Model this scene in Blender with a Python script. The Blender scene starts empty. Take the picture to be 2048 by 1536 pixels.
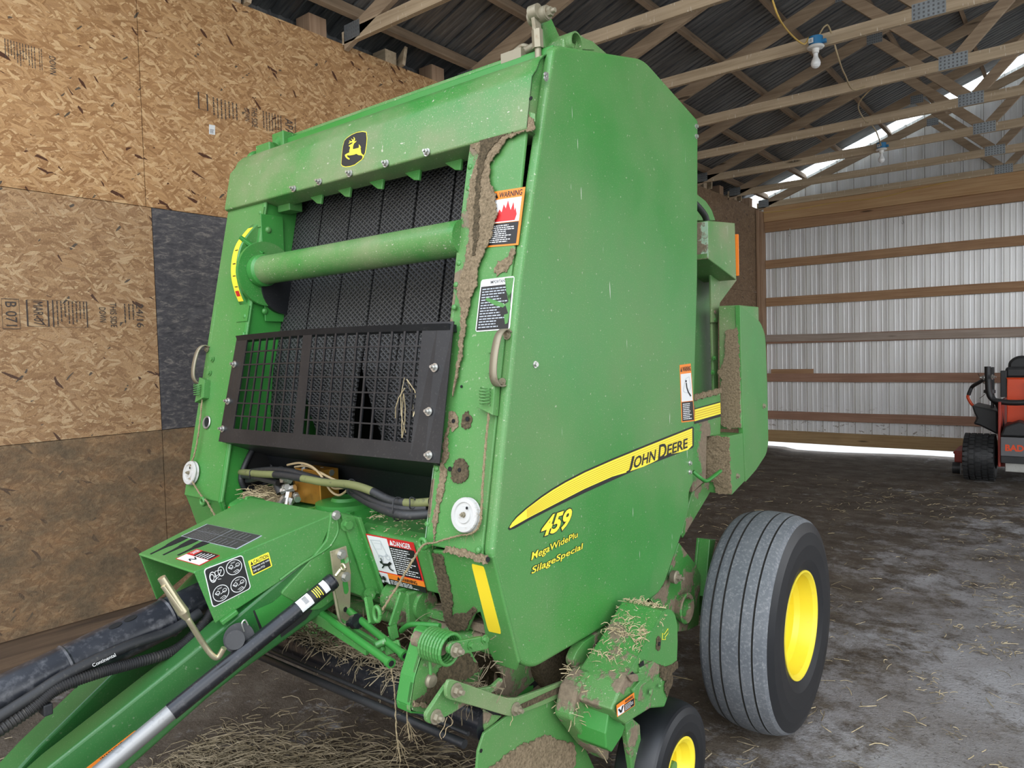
import bpy, math, random
from mathutils import Vector, Matrix
random.seed(7)
PI = math.pi
sc = bpy.context.scene
COL = sc.collection

# ---------------------------------------------------------------- camera, sky, exposure
cam = bpy.data.cameras.new('camera')
cam.sensor_width = 36.0
cam.lens = 1438.8 / 2048 * 36.0
cam.clip_start = 0.02
camo = bpy.data.objects.new('camera', cam)
COL.objects.link(camo)
_r = [(0.783473,-0.005747,0.621399),(0.620855,0.050052,-0.782326),(-0.026606,0.998730,0.042782)]
camo.matrix_world = Matrix.Translation((0, 0, 1.62)) @ Matrix(_r).to_4x4()
sc.camera = camo
w = bpy.data.worlds.new('overcast_sky'); sc.world = w; w.use_nodes = True
nt = w.node_tree; bg = nt.nodes['Background']
tc = nt.nodes.new('ShaderNodeTexCoord'); sep = nt.nodes.new('ShaderNodeSeparateXYZ')
rp = nt.nodes.new('ShaderNodeValToRGB')
nt.links.new(tc.outputs['Generated'], sep.inputs[0]); nt.links.new(sep.outputs['Z'], rp.inputs[0])
rp.color_ramp.elements[0].position = 0.0; rp.color_ramp.elements[0].color = (0.98, 0.99, 1.0, 1)
rp.color_ramp.elements[1].position = 0.8; rp.color_ramp.elements[1].color = (0.74, 0.84, 1.0, 1)
nt.links.new(rp.outputs[0], bg.inputs[0]); bg.inputs[1].default_value = 2.1
sc.view_settings.view_transform = 'Standard'
sc.view_settings.look = 'None'
sc.view_settings.gamma = 1
sc.view_settings.use_curve_mapping = False
sc.view_settings.exposure = 0.66
sun = bpy.data.lights.new('hazy_sun', 'SUN'); sun.energy = 0.6; sun.angle = 0.6; sun.color = (1, 0.96, 0.9)
suno = bpy.data.objects.new('hazy_sun', sun); COL.objects.link(suno)
suno.rotation_euler = (math.radians(55), 0, math.radians(35))

# ---------------------------------------------------------------- materials
def mat(name, col, rough=0.6, metal=0.0, spec=None, coat=0.0):
    m = bpy.data.materials.new(name); m.use_nodes = True
    b = m.node_tree.nodes['Principled BSDF']
    b.inputs['Base Color'].default_value = (*col, 1); b.inputs['Roughness'].default_value = rough
    b.inputs['Metallic'].default_value = metal
    if spec is not None: b.inputs['Specular IOR Level'].default_value = spec
    if coat: b.inputs['Coat Weight'].default_value = coat; b.inputs['Coat Roughness'].default_value = 0.15
    return m
class NT:
    def __init__(s, m): s.nt = m.node_tree; s.b = s.nt.nodes['Principled BSDF']
    def n(s, t, **k):
        x = s.nt.nodes.new(t)
        for a, v in k.items():
            if a.startswith('i_'): x.inputs[a[2:].replace('_', ' ')].default_value = v
            else: setattr(x, a, v)
        return x
    def l(s, a, b): s.nt.links.new(a, b)
    def coord(s, scale=(1, 1, 1), rot=(0, 0, 0), src=None):
        if src is None: src = s.n('ShaderNodeNewGeometry').outputs['Position']
        mp = s.n('ShaderNodeMapping'); mp.inputs['Scale'].default_value = scale; mp.inputs['Rotation'].default_value = rot
        s.l(src, mp.inputs[0]); return mp.outputs[0]
    def noise(s, co, scale, detail=4, rough=0.55, dist=0):
        x = s.n('ShaderNodeTexNoise'); x.inputs['Scale'].default_value = scale; x.inputs['Detail'].default_value = detail
        x.inputs['Roughness'].default_value = rough; x.inputs['Distortion'].default_value = dist
        s.l(co, x.inputs['Vector']); return x.outputs[0]
    def ramp(s, fac, pts):
        x = s.n('ShaderNodeValToRGB'); e = x.color_ramp.elements
        while len(e) < len(pts): e.new(0.5)
        for k, (p, c) in enumerate(pts):
            e[k].position = p; e[k].color = (*c, 1) if len(c) == 3 else c
        s.l(fac, x.inputs[0]); return x.outputs[0]
    def gray(s, fac, a, b): return s.ramp(fac, [(a, (0, 0, 0)), (b, (1, 1, 1))])
    def mix(s, f, a, b, mode='MIX'):
        x = s.n('ShaderNodeMix', data_type='RGBA', blend_type=mode)
        for v, i in ((f, 0), (a, 6), (b, 7)):
            if isinstance(v, (int, float)): x.inputs[i].default_value = v
            elif isinstance(v, tuple): x.inputs[i].default_value = (*v, 1)
            else: s.l(v, x.inputs[i])
        return x.outputs[2]
    def math(s, op, a, b=0.0):
        x = s.n('ShaderNodeMath', operation=op)
        for k, v in enumerate((a, b)):
            if isinstance(v, (int, float)): x.inputs[k].default_value = v
            else: s.l(v, x.inputs[k])
        return x.outputs[0]
    def bump(s, h, strength=0.4, dist=0.01):
        x = s.n('ShaderNodeBump'); x.inputs['Strength'].default_value = strength; x.inputs['Distance'].default_value = dist
        s.l(h, x.inputs['Height']); s.l(x.outputs[0], s.b.inputs['Normal'])
    def color(s, c): s.l(c, s.b.inputs['Base Color'])
    def rough(s, c): s.l(c, s.b.inputs['Roughness'])

def paint(name, base=(0.040, 0.215, 0.040), dust=0.25, dustcol=(0.30, 0.26, 0.17), speck=0.5, streak=0.0, patch=0.0, rough=0.36, offs=0.0):
    m = mat(name, base, rough); g = NT(m); co = g.coord()
    big = g.noise(co, 1.7 + offs, 5, 0.6)
    c = g.mix(g.math('MULTIPLY', g.gray(big, 0.35, 0.75), dust), base, dustcol)
    c = g.mix(g.math('MULTIPLY', g.gray(g.noise(co, 5.5, 3), 0.4, 0.7), 0.25), c, tuple(x * 1.25 for x in base))
    fine = g.noise(co, 260, 2, 0.7)
    c = g.mix(g.math('MULTIPLY', g.gray(fine, 0.60, 0.72), speck), c, (0.42, 0.38, 0.27))
    sp = g.noise(co, 75, 2, 0.5)
    c = g.mix(g.math('MULTIPLY', g.gray(sp, 0.70, 0.74), speck), c, (0.55, 0.52, 0.42))
    if streak:
        st = g.noise(g.coord((75, 75, 7)), 1.0, 2, 0.4)
        c = g.mix(g.math('MULTIPLY', g.gray(st, 0.745, 0.775), streak), c, (0.62, 0.62, 0.55))
    if patch:
        pm = g.gray(g.noise(co, 7, 6, 0.65), 0.56 - patch * 0.16, 0.60 - patch * 0.16)
        dirt = g.mix(g.noise(co, 90, 3), (0.10, 0.075, 0.05), (0.27, 0.21, 0.14))
        c = g.mix(pm, c, dirt)
        g.rough(g.mix(pm, (rough,) * 3, (0.95,) * 3))
        g.bump(g.math('ADD', g.math('MULTIPLY', pm, 0.8), g.math('MULTIPLY', g.noise(co, 160, 3), pm)), 0.5, 0.003)
    else:
        rr = g.ramp(big, [(0.3, (rough - 0.06,) * 3), (0.8, (rough + 0.25,) * 3)]); g.rough(rr)
        g.bump(g.noise(co, 3.0, 1), 0.12, 0.02)
    g.color(c)
    return m
M = {}
M['green'] = paint('green_paint', dust=0.30, speck=0.35)
M['panel'] = paint('green_panel_paint', dust=0.32, speck=0.5, streak=0.9)
M['hood'] = paint('green_dusty_paint', dust=0.78, speck=0.75, streak=0.35, offs=0.8)
M['fresh'] = paint('green_clean_paint', base=(0.030, 0.21, 0.033), dust=0.06, speck=0.1)
M['dirty'] = paint('green_paint_with_caked_dirt', dust=0.45, speck=0.7, patch=0.28)
M['filthy'] = paint('green_paint_mostly_caked', dust=0.5, speck=0.6, patch=1.35)
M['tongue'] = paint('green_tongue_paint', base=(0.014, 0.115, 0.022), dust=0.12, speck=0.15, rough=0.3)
M['oldpaint'] = paint('faded_chipped_paint', base=(0.32, 0.48, 0.34), dust=0.3, speck=0.9, patch=0.25)
def dirtmat(name, a, b, sc_=120):
    m = mat(name, a, 0.97, spec=0.1); g = NT(m); co = g.coord()
    n = g.noise(co, sc_, 5, 0.7); g.color(g.mix(g.gray(n, 0.3, 0.7), a, b)); g.bump(n, 0.9, 0.008); return m
M['dirt'] = dirtmat('caked_chaff', (0.12, 0.09, 0.055), (0.36, 0.28, 0.18))
M['dirt_dark'] = dirtmat('oily_dirt', (0.04, 0.034, 0.022), (0.17, 0.13, 0.08))
M['yellow'] = mat('decal_yellow', (0.88, 0.76, 0.05), 0.4)
M['yellow2'] = mat('decal_pinstripe_yellow', (0.66, 0.44, 0.02), 0.45)
M['black'] = mat('decal_black', (0.012, 0.012, 0.012), 0.45)
M['white'] = mat('decal_white', (0.72, 0.73, 0.72), 0.5)
M['palegrey'] = mat('decal_grey_lines', (0.42, 0.46, 0.5), 0.5)
M['orange'] = mat('decal_orange', (0.80, 0.22, 0.02), 0.45)
M['red'] = mat('decal_red', (0.55, 0.02, 0.02), 0.45)
M['reflect'] = mat('reflective_yellow', (0.82, 0.62, 0.03), 0.35)
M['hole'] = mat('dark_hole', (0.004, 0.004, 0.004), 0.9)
def grit(name, col, hi, sc_=180, amt=0.5, rough=0.5, metal=0, lo=0.58, hi_t=0.72):
    m = mat(name, col, rough, metal); g = NT(m); co = g.coord()
    n = g.noise(co, sc_, 3, 0.7); k = g.noise(co, 4, 4)
    c = g.mix(g.math('MULTIPLY', g.gray(n, lo, hi_t), amt), col, hi)
    c = g.mix(g.math('MULTIPLY', g.gray(k, 0.45, 0.8), 0.5 * amt), c, hi); g.color(c); return m
M['plastic'] = grit('black_painted_guard', (0.009, 0.010, 0.012), (0.13, 0.12, 0.11), 140, 0.22, 0.42)
M['gloss'] = grit('gloss_black_tube', (0.010, 0.011, 0.014), (0.16, 0.15, 0.15), 60, 0.22, 0.27)
M['scuffed'] = grit('scuffed_black_plastic', (0.014, 0.016, 0.021), (0.20, 0.20, 0.21), 38, 0.45, 0.33, lo=0.5, hi_t=0.8)
M['hose'] = grit('black_rubber_hose', (0.014, 0.015, 0.017), (0.13, 0.12, 0.10), 90, 0.3, 0.55)
M['corr'] = grit('corrugated_loom', (0.012, 0.012, 0.013), (0.14, 0.12, 0.09), 90, 0.4, 0.6)
M['olive'] = grit('olive_hose_sleeve', (0.16, 0.17, 0.06), (0.05, 0.055, 0.03), 45, 0.8, 0.7)
M['sidewall'] = grit('tyre_sidewall', (0.007, 0.008, 0.010), (0.06, 0.06, 0.065), 300, 0.16, 0.42)
M['tread'] = grit('worn_tyre_tread', (0.105, 0.115, 0.128), (0.27, 0.275, 0.28), 90, 0.8, 0.85, lo=0.5, hi_t=0.75)
M['groove'] = mat('tread_groove', (0.035, 0.034, 0.03), 0.95)
M['rim'] = grit('yellow_wheel_rim', (0.84, 0.68, 0.035), (0.55, 0.42, 0.10), 30, 0.18, 0.4)
M['zinc'] = grit('zinc_steel', (0.55, 0.55, 0.52), (0.24, 0.22, 0.17), 60, 0.5, 0.35, 0.85)
M['brassy'] = grit('yellow_zinc_steel', (0.62, 0.55, 0.38), (0.26, 0.22, 0.14), 50, 0.4, 0.33, 0.8)
M['rusty'] = grit('dull_plated_strap', (0.27, 0.24, 0.17), (0.20, 0.14, 0.08), 40, 0.6, 0.5, 0.35)
M['silver'] = grit('cylinder_silver_paint', (0.27, 0.27, 0.265), (0.12, 0.115, 0.105), 30, 0.6, 0.42, 0.5)
M['gold'] = grit('anodised_manifold', (0.50, 0.24, 0.035), (0.22, 0.11, 0.03), 18, 0.4, 0.35, 0.6)
M['pulley'] = grit('white_pulley_plastic', (0.50, 0.495, 0.47), (0.30, 0.26, 0.20), 40, 0.5, 0.5)
M['twine'] = dirtmat('sisal_twine', (0.26, 0.19, 0.10), (0.55, 0.45, 0.28), 400)
M['wire'] = mat('tan_wire', (0.42, 0.32, 0.18), 0.6)
M['straw'] = dirtmat('dry_straw', (0.30, 0.24, 0.13), (0.58, 0.48, 0.30), 30)
M['hay'] = dirtmat('greyed_hay', (0.15, 0.12, 0.075), (0.36, 0.30, 0.20), 30)
M['straw_dark'] = dirtmat('weathered_straw', (0.10, 0.08, 0.05), (0.26, 0.21, 0.13), 30)
M['yellowcable'] = mat('yellow_cable', (0.62, 0.40, 0.09), 0.5)
M['blue'] = mat('blue_junction_box', (0.015, 0.17, 0.36), 0.5)
M['porcelain'] = mat('white_lampholder', (0.78, 0.77, 0.72), 0.3)
M['bulb'] = mat('frosted_bulb', (0.82, 0.82, 0.80), 0.18)
M['mower_orange'] = mat('mower_orange_paint', (0.78, 0.08, 0.015), 0.35)
M['mower_red'] = grit('mower_deck_paint', (0.34, 0.035, 0.02), (0.15, 0.06, 0.04), 60, 0.5, 0.5)
M['mower_black'] = grit('mower_black_plastic', (0.018, 0.019, 0.02), (0.09, 0.085, 0.08), 120, 0.4, 0.5)
M['mower_grey'] = mat('mower_grey_plate', (0.13, 0.13, 0.135), 0.5)

# belts: black rubber with a diamond tread
m = mat('diamond_belt_rubber', (0.016, 0.016, 0.017), 0.55); g = NT(m)
hs = []
for a in (0.62, -0.62):
    wv = g.n('ShaderNodeTexWave', wave_type='BANDS', bands_direction='Z'); wv.inputs['Scale'].default_value = 21; wv.inputs['Distortion'].default_value = 0
    g.l(g.coord((1, 1, 1), (0, a, 0)), wv.inputs['Vector']); hs.append(wv.outputs[0 if 'Color' not in wv.outputs else 'Color'])
hh = g.math('MAXIMUM', hs[0], hs[1]); g.bump(hh, 1.0, 0.004)
g.color(g.mix(g.gray(hh, 0.6, 1.0), g.mix(g.math('MULTIPLY', g.gray(g.noise(g.coord(), 130, 2), 0.66, 0.72), 0.7), (0.010, 0.010, 0.011), (0.25, 0.24, 0.21)), (0.05, 0.05, 0.05)))
M['belt'] = m

def osb(name, tint=(1, 1, 1), dark=0.0, grimy=0.0):
    """Oriented strand board: flattened chips at several angles, laid over each other."""
    m = mat(name, (0.4, 0.25, 0.12), 0.72, spec=0.3); g = NT(m)
    src = g.n('ShaderNodeNewGeometry').outputs['Position']
    warp = g.n('ShaderNodeTexNoise'); warp.inputs['Scale'].default_value = 9; g.l(src, warp.inputs['Vector'])
    va = g.n('ShaderNodeVectorMath', operation='MULTIPLY_ADD'); g.l(warp.outputs[1], va.inputs[0]); va.inputs[1].default_value = (0.02, 0.02, 0.02); g.l(src, va.inputs[2])
    cols = [(0.30, 0.17, 0.08), (0.40, 0.245, 0.12), (0.50, 0.33, 0.175), (0.33, 0.19, 0.09), (0.58, 0.41, 0.24)]
    cur = None
    hcur = None
    for k, (ang, sx, sy) in enumerate(((0.15, 34, 150), (-0.35, 30, 125), (0.6, 28, 110), (-0.8, 30, 130), (0.32, 22, 95), (-0.2, 24, 90), (0.9, 30, 110))):
        mp = g.n('ShaderNodeMapping'); mp.vector_type = 'POINT'
        rot = g.n('ShaderNodeVectorRotate'); rot.rotation_type = 'X_AXIS'; rot.inputs['Angle'].default_value = ang
        g.l(va.outputs[0], rot.inputs['Vector']); g.l(rot.outputs[0], mp.inputs[0])
        mp.inputs['Scale'].default_value = (1, sx, sy); mp.inputs['Location'].default_value = (k * 3.7, k * 11.3, k * 5.1)
        v = g.n('ShaderNodeTexVoronoi', feature='F1'); v.inputs['Scale'].default_value = 0.7; v.inputs['Randomness'].default_value = 1
        g.l(mp.outputs[0], v.inputs['Vector'])
        s2 = g.n('ShaderNodeSeparateColor'); g.l(v.outputs['Color'], s2.inputs[0])
        chip = g.ramp(s2.outputs[0], [(i / 5 + 0.1, cols[i]) for i in range(5)])
        grain = g.noise(g.coord((1, 6, 260), (0, 0, 0), rot.outputs[0]), 1, 3)
        chip = g.mix(0.5, chip, g.mix(grain, (0.15, 0.12, 0.1), (1.0, 0.95, 0.85)), 'OVERLAY')
        if cur is None: cur = chip; hcur = s2.outputs[1]
        else:
            mask = g.math('GREATER_THAN', s2.outputs[2], (0.50, 0.55, 0.6, 0.6, 0.72, 0.80, 0.88)[k])
            cur = g.mix(mask, cur, chip); hcur = g.mix(mask, hcur, s2.outputs[1])
        if k in (1, 3, 4, 6):
            red = g.math('GREATER_THAN', s2.outputs[1], 0.994)
            cur = g.mix(red, cur, (0.085, 0.035, 0.018) if k != 3 else (0.10, 0.08, 0.06))
    cur = g.mix(1.0, cur, tint, 'MULTIPLY')
    if dark: cur = g.mix(dark, cur, g.mix(g.noise(g.coord(), 6, 6, 0.65), (0.07, 0.055, 0.045), (0.20, 0.165, 0.13)))
    if grimy:
        gr = g.gray(g.noise(g.coord((1, 1, 1.6), (0.4, 0, 0)), 3.2, 9, 0.75), 0.33, 0.60)
        cur = g.mix(g.math('MULTIPLY', gr, grimy), cur, g.mix(g.noise(g.coord(), 45, 5, 0.7), (0.035, 0.025, 0.017), (0.24, 0.17, 0.10)))
    g.color(cur); g.bump(g.math('ADD', g.math('MULTIPLY', hcur, 0.7), g.noise(g.coord(), 120, 4)), 0.5, 0.004)
    return m
M['osb_new'] = osb('strand_board_upper', (0.95, 0.90, 0.84))
M['osb_mid'] = osb('strand_board_middle', (0.95, 0.93, 0.92), 0.22)
M['osb_grimy'] = osb('strand_board_lower_grimy', (0.72, 0.66, 0.60), 0.25, 1.0)
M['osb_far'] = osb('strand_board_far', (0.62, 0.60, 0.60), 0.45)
m = mat('strand_board_polished_black', (0.05, 0.05, 0.055), 0.42); g = NT(m)
c1 = g.noise(g.coord((1, 3, 8), (0.45, 0, 0)), 6, 9, 0.78, 0.6); c2 = g.noise(g.coord(), 2.2, 4)
c = g.ramp(c1, [(0.3, (0.028, 0.028, 0.034)), (0.52, (0.085, 0.08, 0.085)), (0.68, (0.26, 0.23, 0.20))])
c = g.mix(g.gray(c2, 0.55, 0.75), c, (0.21, 0.20, 0.21)); g.color(c); g.bump(c1, 0.4, 0.006); M['osb_black'] = m

def wood(name, a, b, dirty=0.0, axis='X', marks=0.0):
    m = mat(name, a, 0.75, spec=0.3); g = NT(m)
    s = {'X': (0.8, 22, 22), 'Y': (22, 0.8, 22), 'Z': (22, 22, 0.8)}[axis]
    n = g.noise(g.coord(s), 1.6, 6, 0.6, 0.5)
    c = g.mix(g.gray(n, 0.3, 0.7), a, b)
    kn = g.n('ShaderNodeTexVoronoi', feature='F1'); kn.inputs['Scale'].default_value = 1.0
    g.l(g.coord({'X': (1.1, 3, 7), 'Y': (3, 1.1, 7), 'Z': (4, 4, 1.1)}[axis]), kn.inputs['Vector'])
    c = g.mix(g.ramp(kn.outputs['Distance'], [(0.06, (1, 1, 1)), (0.12, (0, 0, 0))]), c, tuple(x * 0.35 for x in a))
    if dirty: c = g.mix(g.math('MULTIPLY', g.gray(g.noise(g.coord(), 3, 5), 0.4, 0.75), dirty), c, (0.07, 0.05, 0.035))
    if marks:
        st = g.noise(g.coord((70, 70, 12)), 1.0, 2, 0.4)
        c = g.mix(g.math('MULTIPLY', g.gray(st, 0.665, 0.70), marks), c, (0.72, 0.66, 0.55))
    g.color(c); g.bump(n, 0.2, 0.003); return m
M['truss'] = wood('truss_lumber', (0.40, 0.30, 0.19), (0.60, 0.47, 0.32), 0.15, 'X', 0.8)
M['rafter'] = wood('truss_web_lumber', (0.30, 0.21, 0.135), (0.48, 0.36, 0.24), 0.3, 'X')
M['purlin'] = wood('purlin_lumber', (0.20, 0.135, 0.085), (0.36, 0.26, 0.17), 0.4, 'Y')
M['girt'] = wood('girt_lumber', (0.30, 0.165, 0.085), (0.46, 0.285, 0.16), 0.15, 'X')
M['girt_red'] = wood('girt_lumber_reddish', (0.27, 0.145, 0.095), (0.40, 0.24, 0.165), 0.2, 'X')
M['header'] = wood('header_lumber', (0.42, 0.24, 0.11), (0.58, 0.38, 0.20), 0.05, 'X')
M['splash'] = wood('splash_board', (0.30, 0.19, 0.085), (0.42, 0.29, 0.15), 0.25, 'X')
M['greyplank'] = wood('grey_weathered_plank', (0.28, 0.22, 0.18), (0.44, 0.36, 0.30), 0.15, 'X')
M['post'] = wood('post_lumber', (0.27, 0.165, 0.10), (0.42, 0.28, 0.18), 0.15, 'Z')
M['kick'] = wood('dark_kick_board', (0.06, 0.04, 0.027), (0.16, 0.105, 0.065), 0.5, 'Y')
m = mat('roof_steel_underside', (0.10, 0.105, 0.11), 0.36, 0.5); g = NT(m)
g.color(g.mix(g.gray(g.noise(g.coord((3, 30, 3)), 1.5, 4), 0.4, 0.7), (0.12, 0.125, 0.13), (0.23, 0.23, 0.22)))
M['roof'] = m
m = mat('white_wall_steel', (0.60, 0.61, 0.60), 0.3, 0.15); g = NT(m); co = g.coord()
c = g.mix(g.gray(g.noise(g.coord((8, 8, 0.7)), 1.2, 4), 0.4, 0.8), (0.84, 0.85, 0.85), (0.70, 0.70, 0.67))
zz = g.n('ShaderNodeSeparateXYZ'); g.l(co, zz.inputs[0])
low = g.math('MULTIPLY', g.ramp(zz.outputs[2], [(0.15, (1, 1, 1)), (0.75, (0, 0, 0))]), g.gray(g.noise(g.coord((9, 9, 14)), 1.6, 3), 0.61, 0.66))
g.color(g.mix(low, c, (0.16, 0.11, 0.06))); M['whitesteel'] = m
M['ink'] = mat('faded_black_ink', (0.055, 0.045, 0.04), 0.8)
M['label_dark'] = mat('dark_grey_sticker', (0.045, 0.047, 0.045), 0.5)
M['rib_side'] = mat('darker_rib_edge', (0.30, 0.27, 0.23), 0.6)  # darker brown tone for the side faces of the major wall ribs
M['plate'] = grit('galvanised_gusset', (0.33, 0.36, 0.37), (0.10, 0.11, 0.12), 90, 0.9, 0.4, 0.7)
m = mat('clear_roof_sheet', (0.9, 0.95, 0.9), 0.25); m.node_tree.nodes['Principled BSDF'].inputs['Transmission Weight'].default_value = 0.92
m.node_tree.nodes['Principled BSDF'].inputs['IOR'].default_value = 1.1; M['clear'] = m
# packed dirt floor
m = mat('packed_dirt_and_concrete', (0.15, 0.12, 0.1), 0.9, spec=0.25); g = NT(m); co = g.coord()
a = g.noise(co, 1.1, 7, 0.65); b = g.noise(g.coord((1.0, 1.3, 1)), 3.5, 10, 0.74); d_ = g.noise(co, 60, 4, 0.7)
xyz = g.n('ShaderNodeSeparateXYZ'); g.l(co, xyz.inputs[0])
conc = g.mix(g.gray(g.noise(g.coord((1, 1, 1)), 0.9, 5, 0.6), 0.35, 0.7), (0.19, 0.17, 0.155), (0.43, 0.43, 0.44))
conc = g.mix(g.math('MULTIPLY', g.gray(g.noise(g.coord((5, 60, 1), (0, 0, 0.5)), 3.0, 3), 0.5, 0.7), 0.25), conc, (0.16, 0.145, 0.13))
dirt = g.ramp(b, [(0.30, (0.045, 0.034, 0.024)), (0.5, (0.10, 0.08, 0.06)), (0.7, (0.17, 0.145, 0.115))])
clean = g.ramp(g.math('MULTIPLY', g.math('ADD', xyz.outputs[0], 1.9), 0.4), [(0.05, (0, 0, 0)), (0.75, (1, 1, 1))])
near = g.ramp(g.math('MULTIPLY', xyz.outputs[1], 0.1), [(0.12, (0.5,) * 3), (0.30, (1, 1, 1)), (0.62, (1, 1, 1)), (0.85, (0.35,) * 3), (1.0, (0.5,) * 3)])
cl = g.math('MULTIPLY', clean, near)
thr = g.math('ADD', g.noise(co, 3.2, 12, 0.8), g.math('MULTIPLY', cl, 0.26))
c = g.mix(g.gray(thr, 0.56, 0.70), dirt, conc)
c = g.mix(g.math('MULTIPLY', g.gray(g.noise(co, 38, 6, 0.8), 0.57, 0.63), 0.75), c, (0.055, 0.042, 0.03))
c = g.mix(g.math('MULTIPLY', g.gray(d_, 0.63, 0.70), 0.5), c, (0.34, 0.28, 0.2))
g.color(c); g.bump(g.math('ADD', b, g.math('MULTIPLY', d_, 0.6)), 0.7, 0.022); M['floor'] = m
M['grassout'] = dirtmat('outside_pale_gravel', (0.42, 0.41, 0.38), (0.62, 0.61, 0.57), 20)

# ---------------------------------------------------------------- mesh helpers
class MB:
    """Collects shapes; build() links them as ONE mesh object."""
    def __init__(s): s.v = []; s.f = []; s.m = []; s.s = []
    def add(s, vs, fs, m=0, smooth=False):
        o = len(s.v); s.v += [tuple(p) for p in vs]
        for f in fs: s.f.append([i + o for i in f]); s.m.append(m); s.s.append(smooth)
        return s
    def box(s, x0, x1, y0, y1, z0, z1, m=0):
        return s.add([(x, y, z) for z in (z0, z1) for y in (y0, y1) for x in (x0, x1)],
                     [(0, 2, 3, 1), (4, 5, 7, 6), (0, 1, 5, 4), (2, 6, 7, 3), (0, 4, 6, 2), (1, 3, 7, 5)], m)
    def obox(s, c, u, v, w, m=0):
        c, u, v, w = map(Vector, (c, u, v, w))
        return s.add([c + a * u + b * v + d * w for d in (-1, 1) for b in (-1, 1) for a in (-1, 1)],
                     [(0, 2, 3, 1), (4, 5, 7, 6), (0, 1, 5, 4), (2, 6, 7, 3), (0, 4, 6, 2), (1, 3, 7, 5)], m)
    def beam(s, a, b, wdt, hgt, side=(1, 0, 0), m=0):
        a, b = Vector(a), Vector(b); d = b - a; sd = Vector(side); d_ = d.normalized()
        sd = (sd - d_ * sd.dot(d_)).normalized(); up = d_.cross(sd)
        return s.obox((a + b) / 2, d / 2, sd * wdt / 2, up * hgt / 2, m)
    def prism(s, pts, vec, m=0, m2=None):
        n = len(pts); vec = Vector(vec); p = [Vector(q) for q in pts]
        s.add(p + [q + vec for q in p], [tuple(range(n)), tuple(range(2 * n - 1, n - 1, -1))], m)
        s.add(p + [q + vec for q in p], [(i, i + n, (i + 1) % n + n, (i + 1) % n) for i in range(n)], m if m2 is None else m2)
        return s
    def solid(s, pts, vec, m=0):
        n = len(pts); vec = Vector(vec); p = [Vector(q) for q in pts]
        return s.add(p + [q + vec for q in p], [tuple(range(n)), tuple(range(2 * n - 1, n - 1, -1))] + [(i, i + n, (i + 1) % n + n, (i + 1) % n) for i in range(n)], m)
    def ring(s, c, n_, r, k, ref=None):
        n_ = Vector(n_).normalized(); ref = Vector(ref) if ref else (Vector((0, 0, 1)) if abs(n_.z) < 0.9 else Vector((1, 0, 0)))
        u = n_.cross(ref).normalized(); v = n_.cross(u)
        return [Vector(c) + u * (r * math.cos(2 * PI * i / k)) + v * (r * math.sin(2 * PI * i / k)) for i in range(k)]
    def cyl(s, a, b, r0, r1=None, k=24, m=0, caps=True, mc=None):
        r1 = r0 if r1 is None else r1; a, b = Vector(a), Vector(b); n_ = b - a
        A_, B_ = s.ring(a, n_, r0, k), s.ring(b, n_, r1, k)
        s.add(A_ + B_, [(i, (i + 1) % k, (i + 1) % k + k, i + k) for i in range(k)], m, k > 8)
        if caps:
            mc = m if mc is None else mc
            s.add(A_, [tuple(range(k - 1, -1, -1))], mc); s.add(B_, [tuple(range(k))], mc)
        return s
    def lathe(s, prof, c, ax, k=48, mats=None, closed=False):
        """prof = [(offset along axis, radius)]; mats per segment."""
        ax = Vector(ax).normalized(); c = Vector(c)
        rings = [s.ring(c + ax * h, ax, max(r, 1e-5), k) for h, r in prof]
        nseg = len(prof) - (0 if closed else 1)
        for j in range(nseg):
            A_, B_ = rings[j], rings[(j + 1) % len(prof)]
            s.add(A_ + B_, [(i, (i + 1) % k, (i + 1) % k + k, i + k) for i in range(k)], mats[min(j, len(mats) - 1)] if mats else 0, True)
        return s
    def tube(s, path, r, k=8, m=0, cap=True, mfun=None):
        P = [Vector(p) for p in path]; n = len(P); rs = r if isinstance(r, (list, tuple)) else [r] * n
        t0 = (P[1] - P[0]).normalized(); ref = Vector((0, 0, 1)) if abs(t0.z) < 0.9 else Vector((1, 0, 0))
        u = t0.cross(ref).normalized(); rings = []
        for i in range(n):
            t = (P[min(i + 1, n - 1)] - P[max(i - 1, 0)]).normalized()
            u = (u - t * u.dot(t)).normalized(); v = t.cross(u)
            rings.append([P[i] + (u * math.cos(2 * PI * j / k) + v * math.sin(2 * PI * j / k)) * rs[i] for j in range(k)])
        for i in range(n - 1):
            s.add(rings[i] + rings[i + 1], [(j, (j + 1) % k, (j + 1) % k + k, j + k) for j in range(k)], mfun(i) if mfun else m, True)
        if cap: s.add(rings[0], [tuple(range(k))], m); s.add(rings[-1], [tuple(range(k))], m)
        return s
    def bolt(s, p, n_, r=0.009, m=0, stud=True, washer=True):
        p = Vector(p); n_ = Vector(n_).normalized()
        if washer: s.cyl(p, p + n_ * r * 0.3, r * 1.45, k=16, m=m)
        s.cyl(p + n_ * r * 0.3, p + n_ * r * 1.2, r, k=6, m=m)
        if stud: s.cyl(p + n_ * r * 1.2, p + n_ * r * 2.1, r * 0.5, k=10, m=m)
        return s
    def rivet(s, p, n_, r=0.008, m=0):
        p = Vector(p); n_ = Vector(n_).normalized()
        return s.lathe([(0, r), (r * 0.35, r * 0.9), (r * 0.65, r * 0.5), (r * 0.75, 0)], p, n_, 14, [m] * 3)
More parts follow.
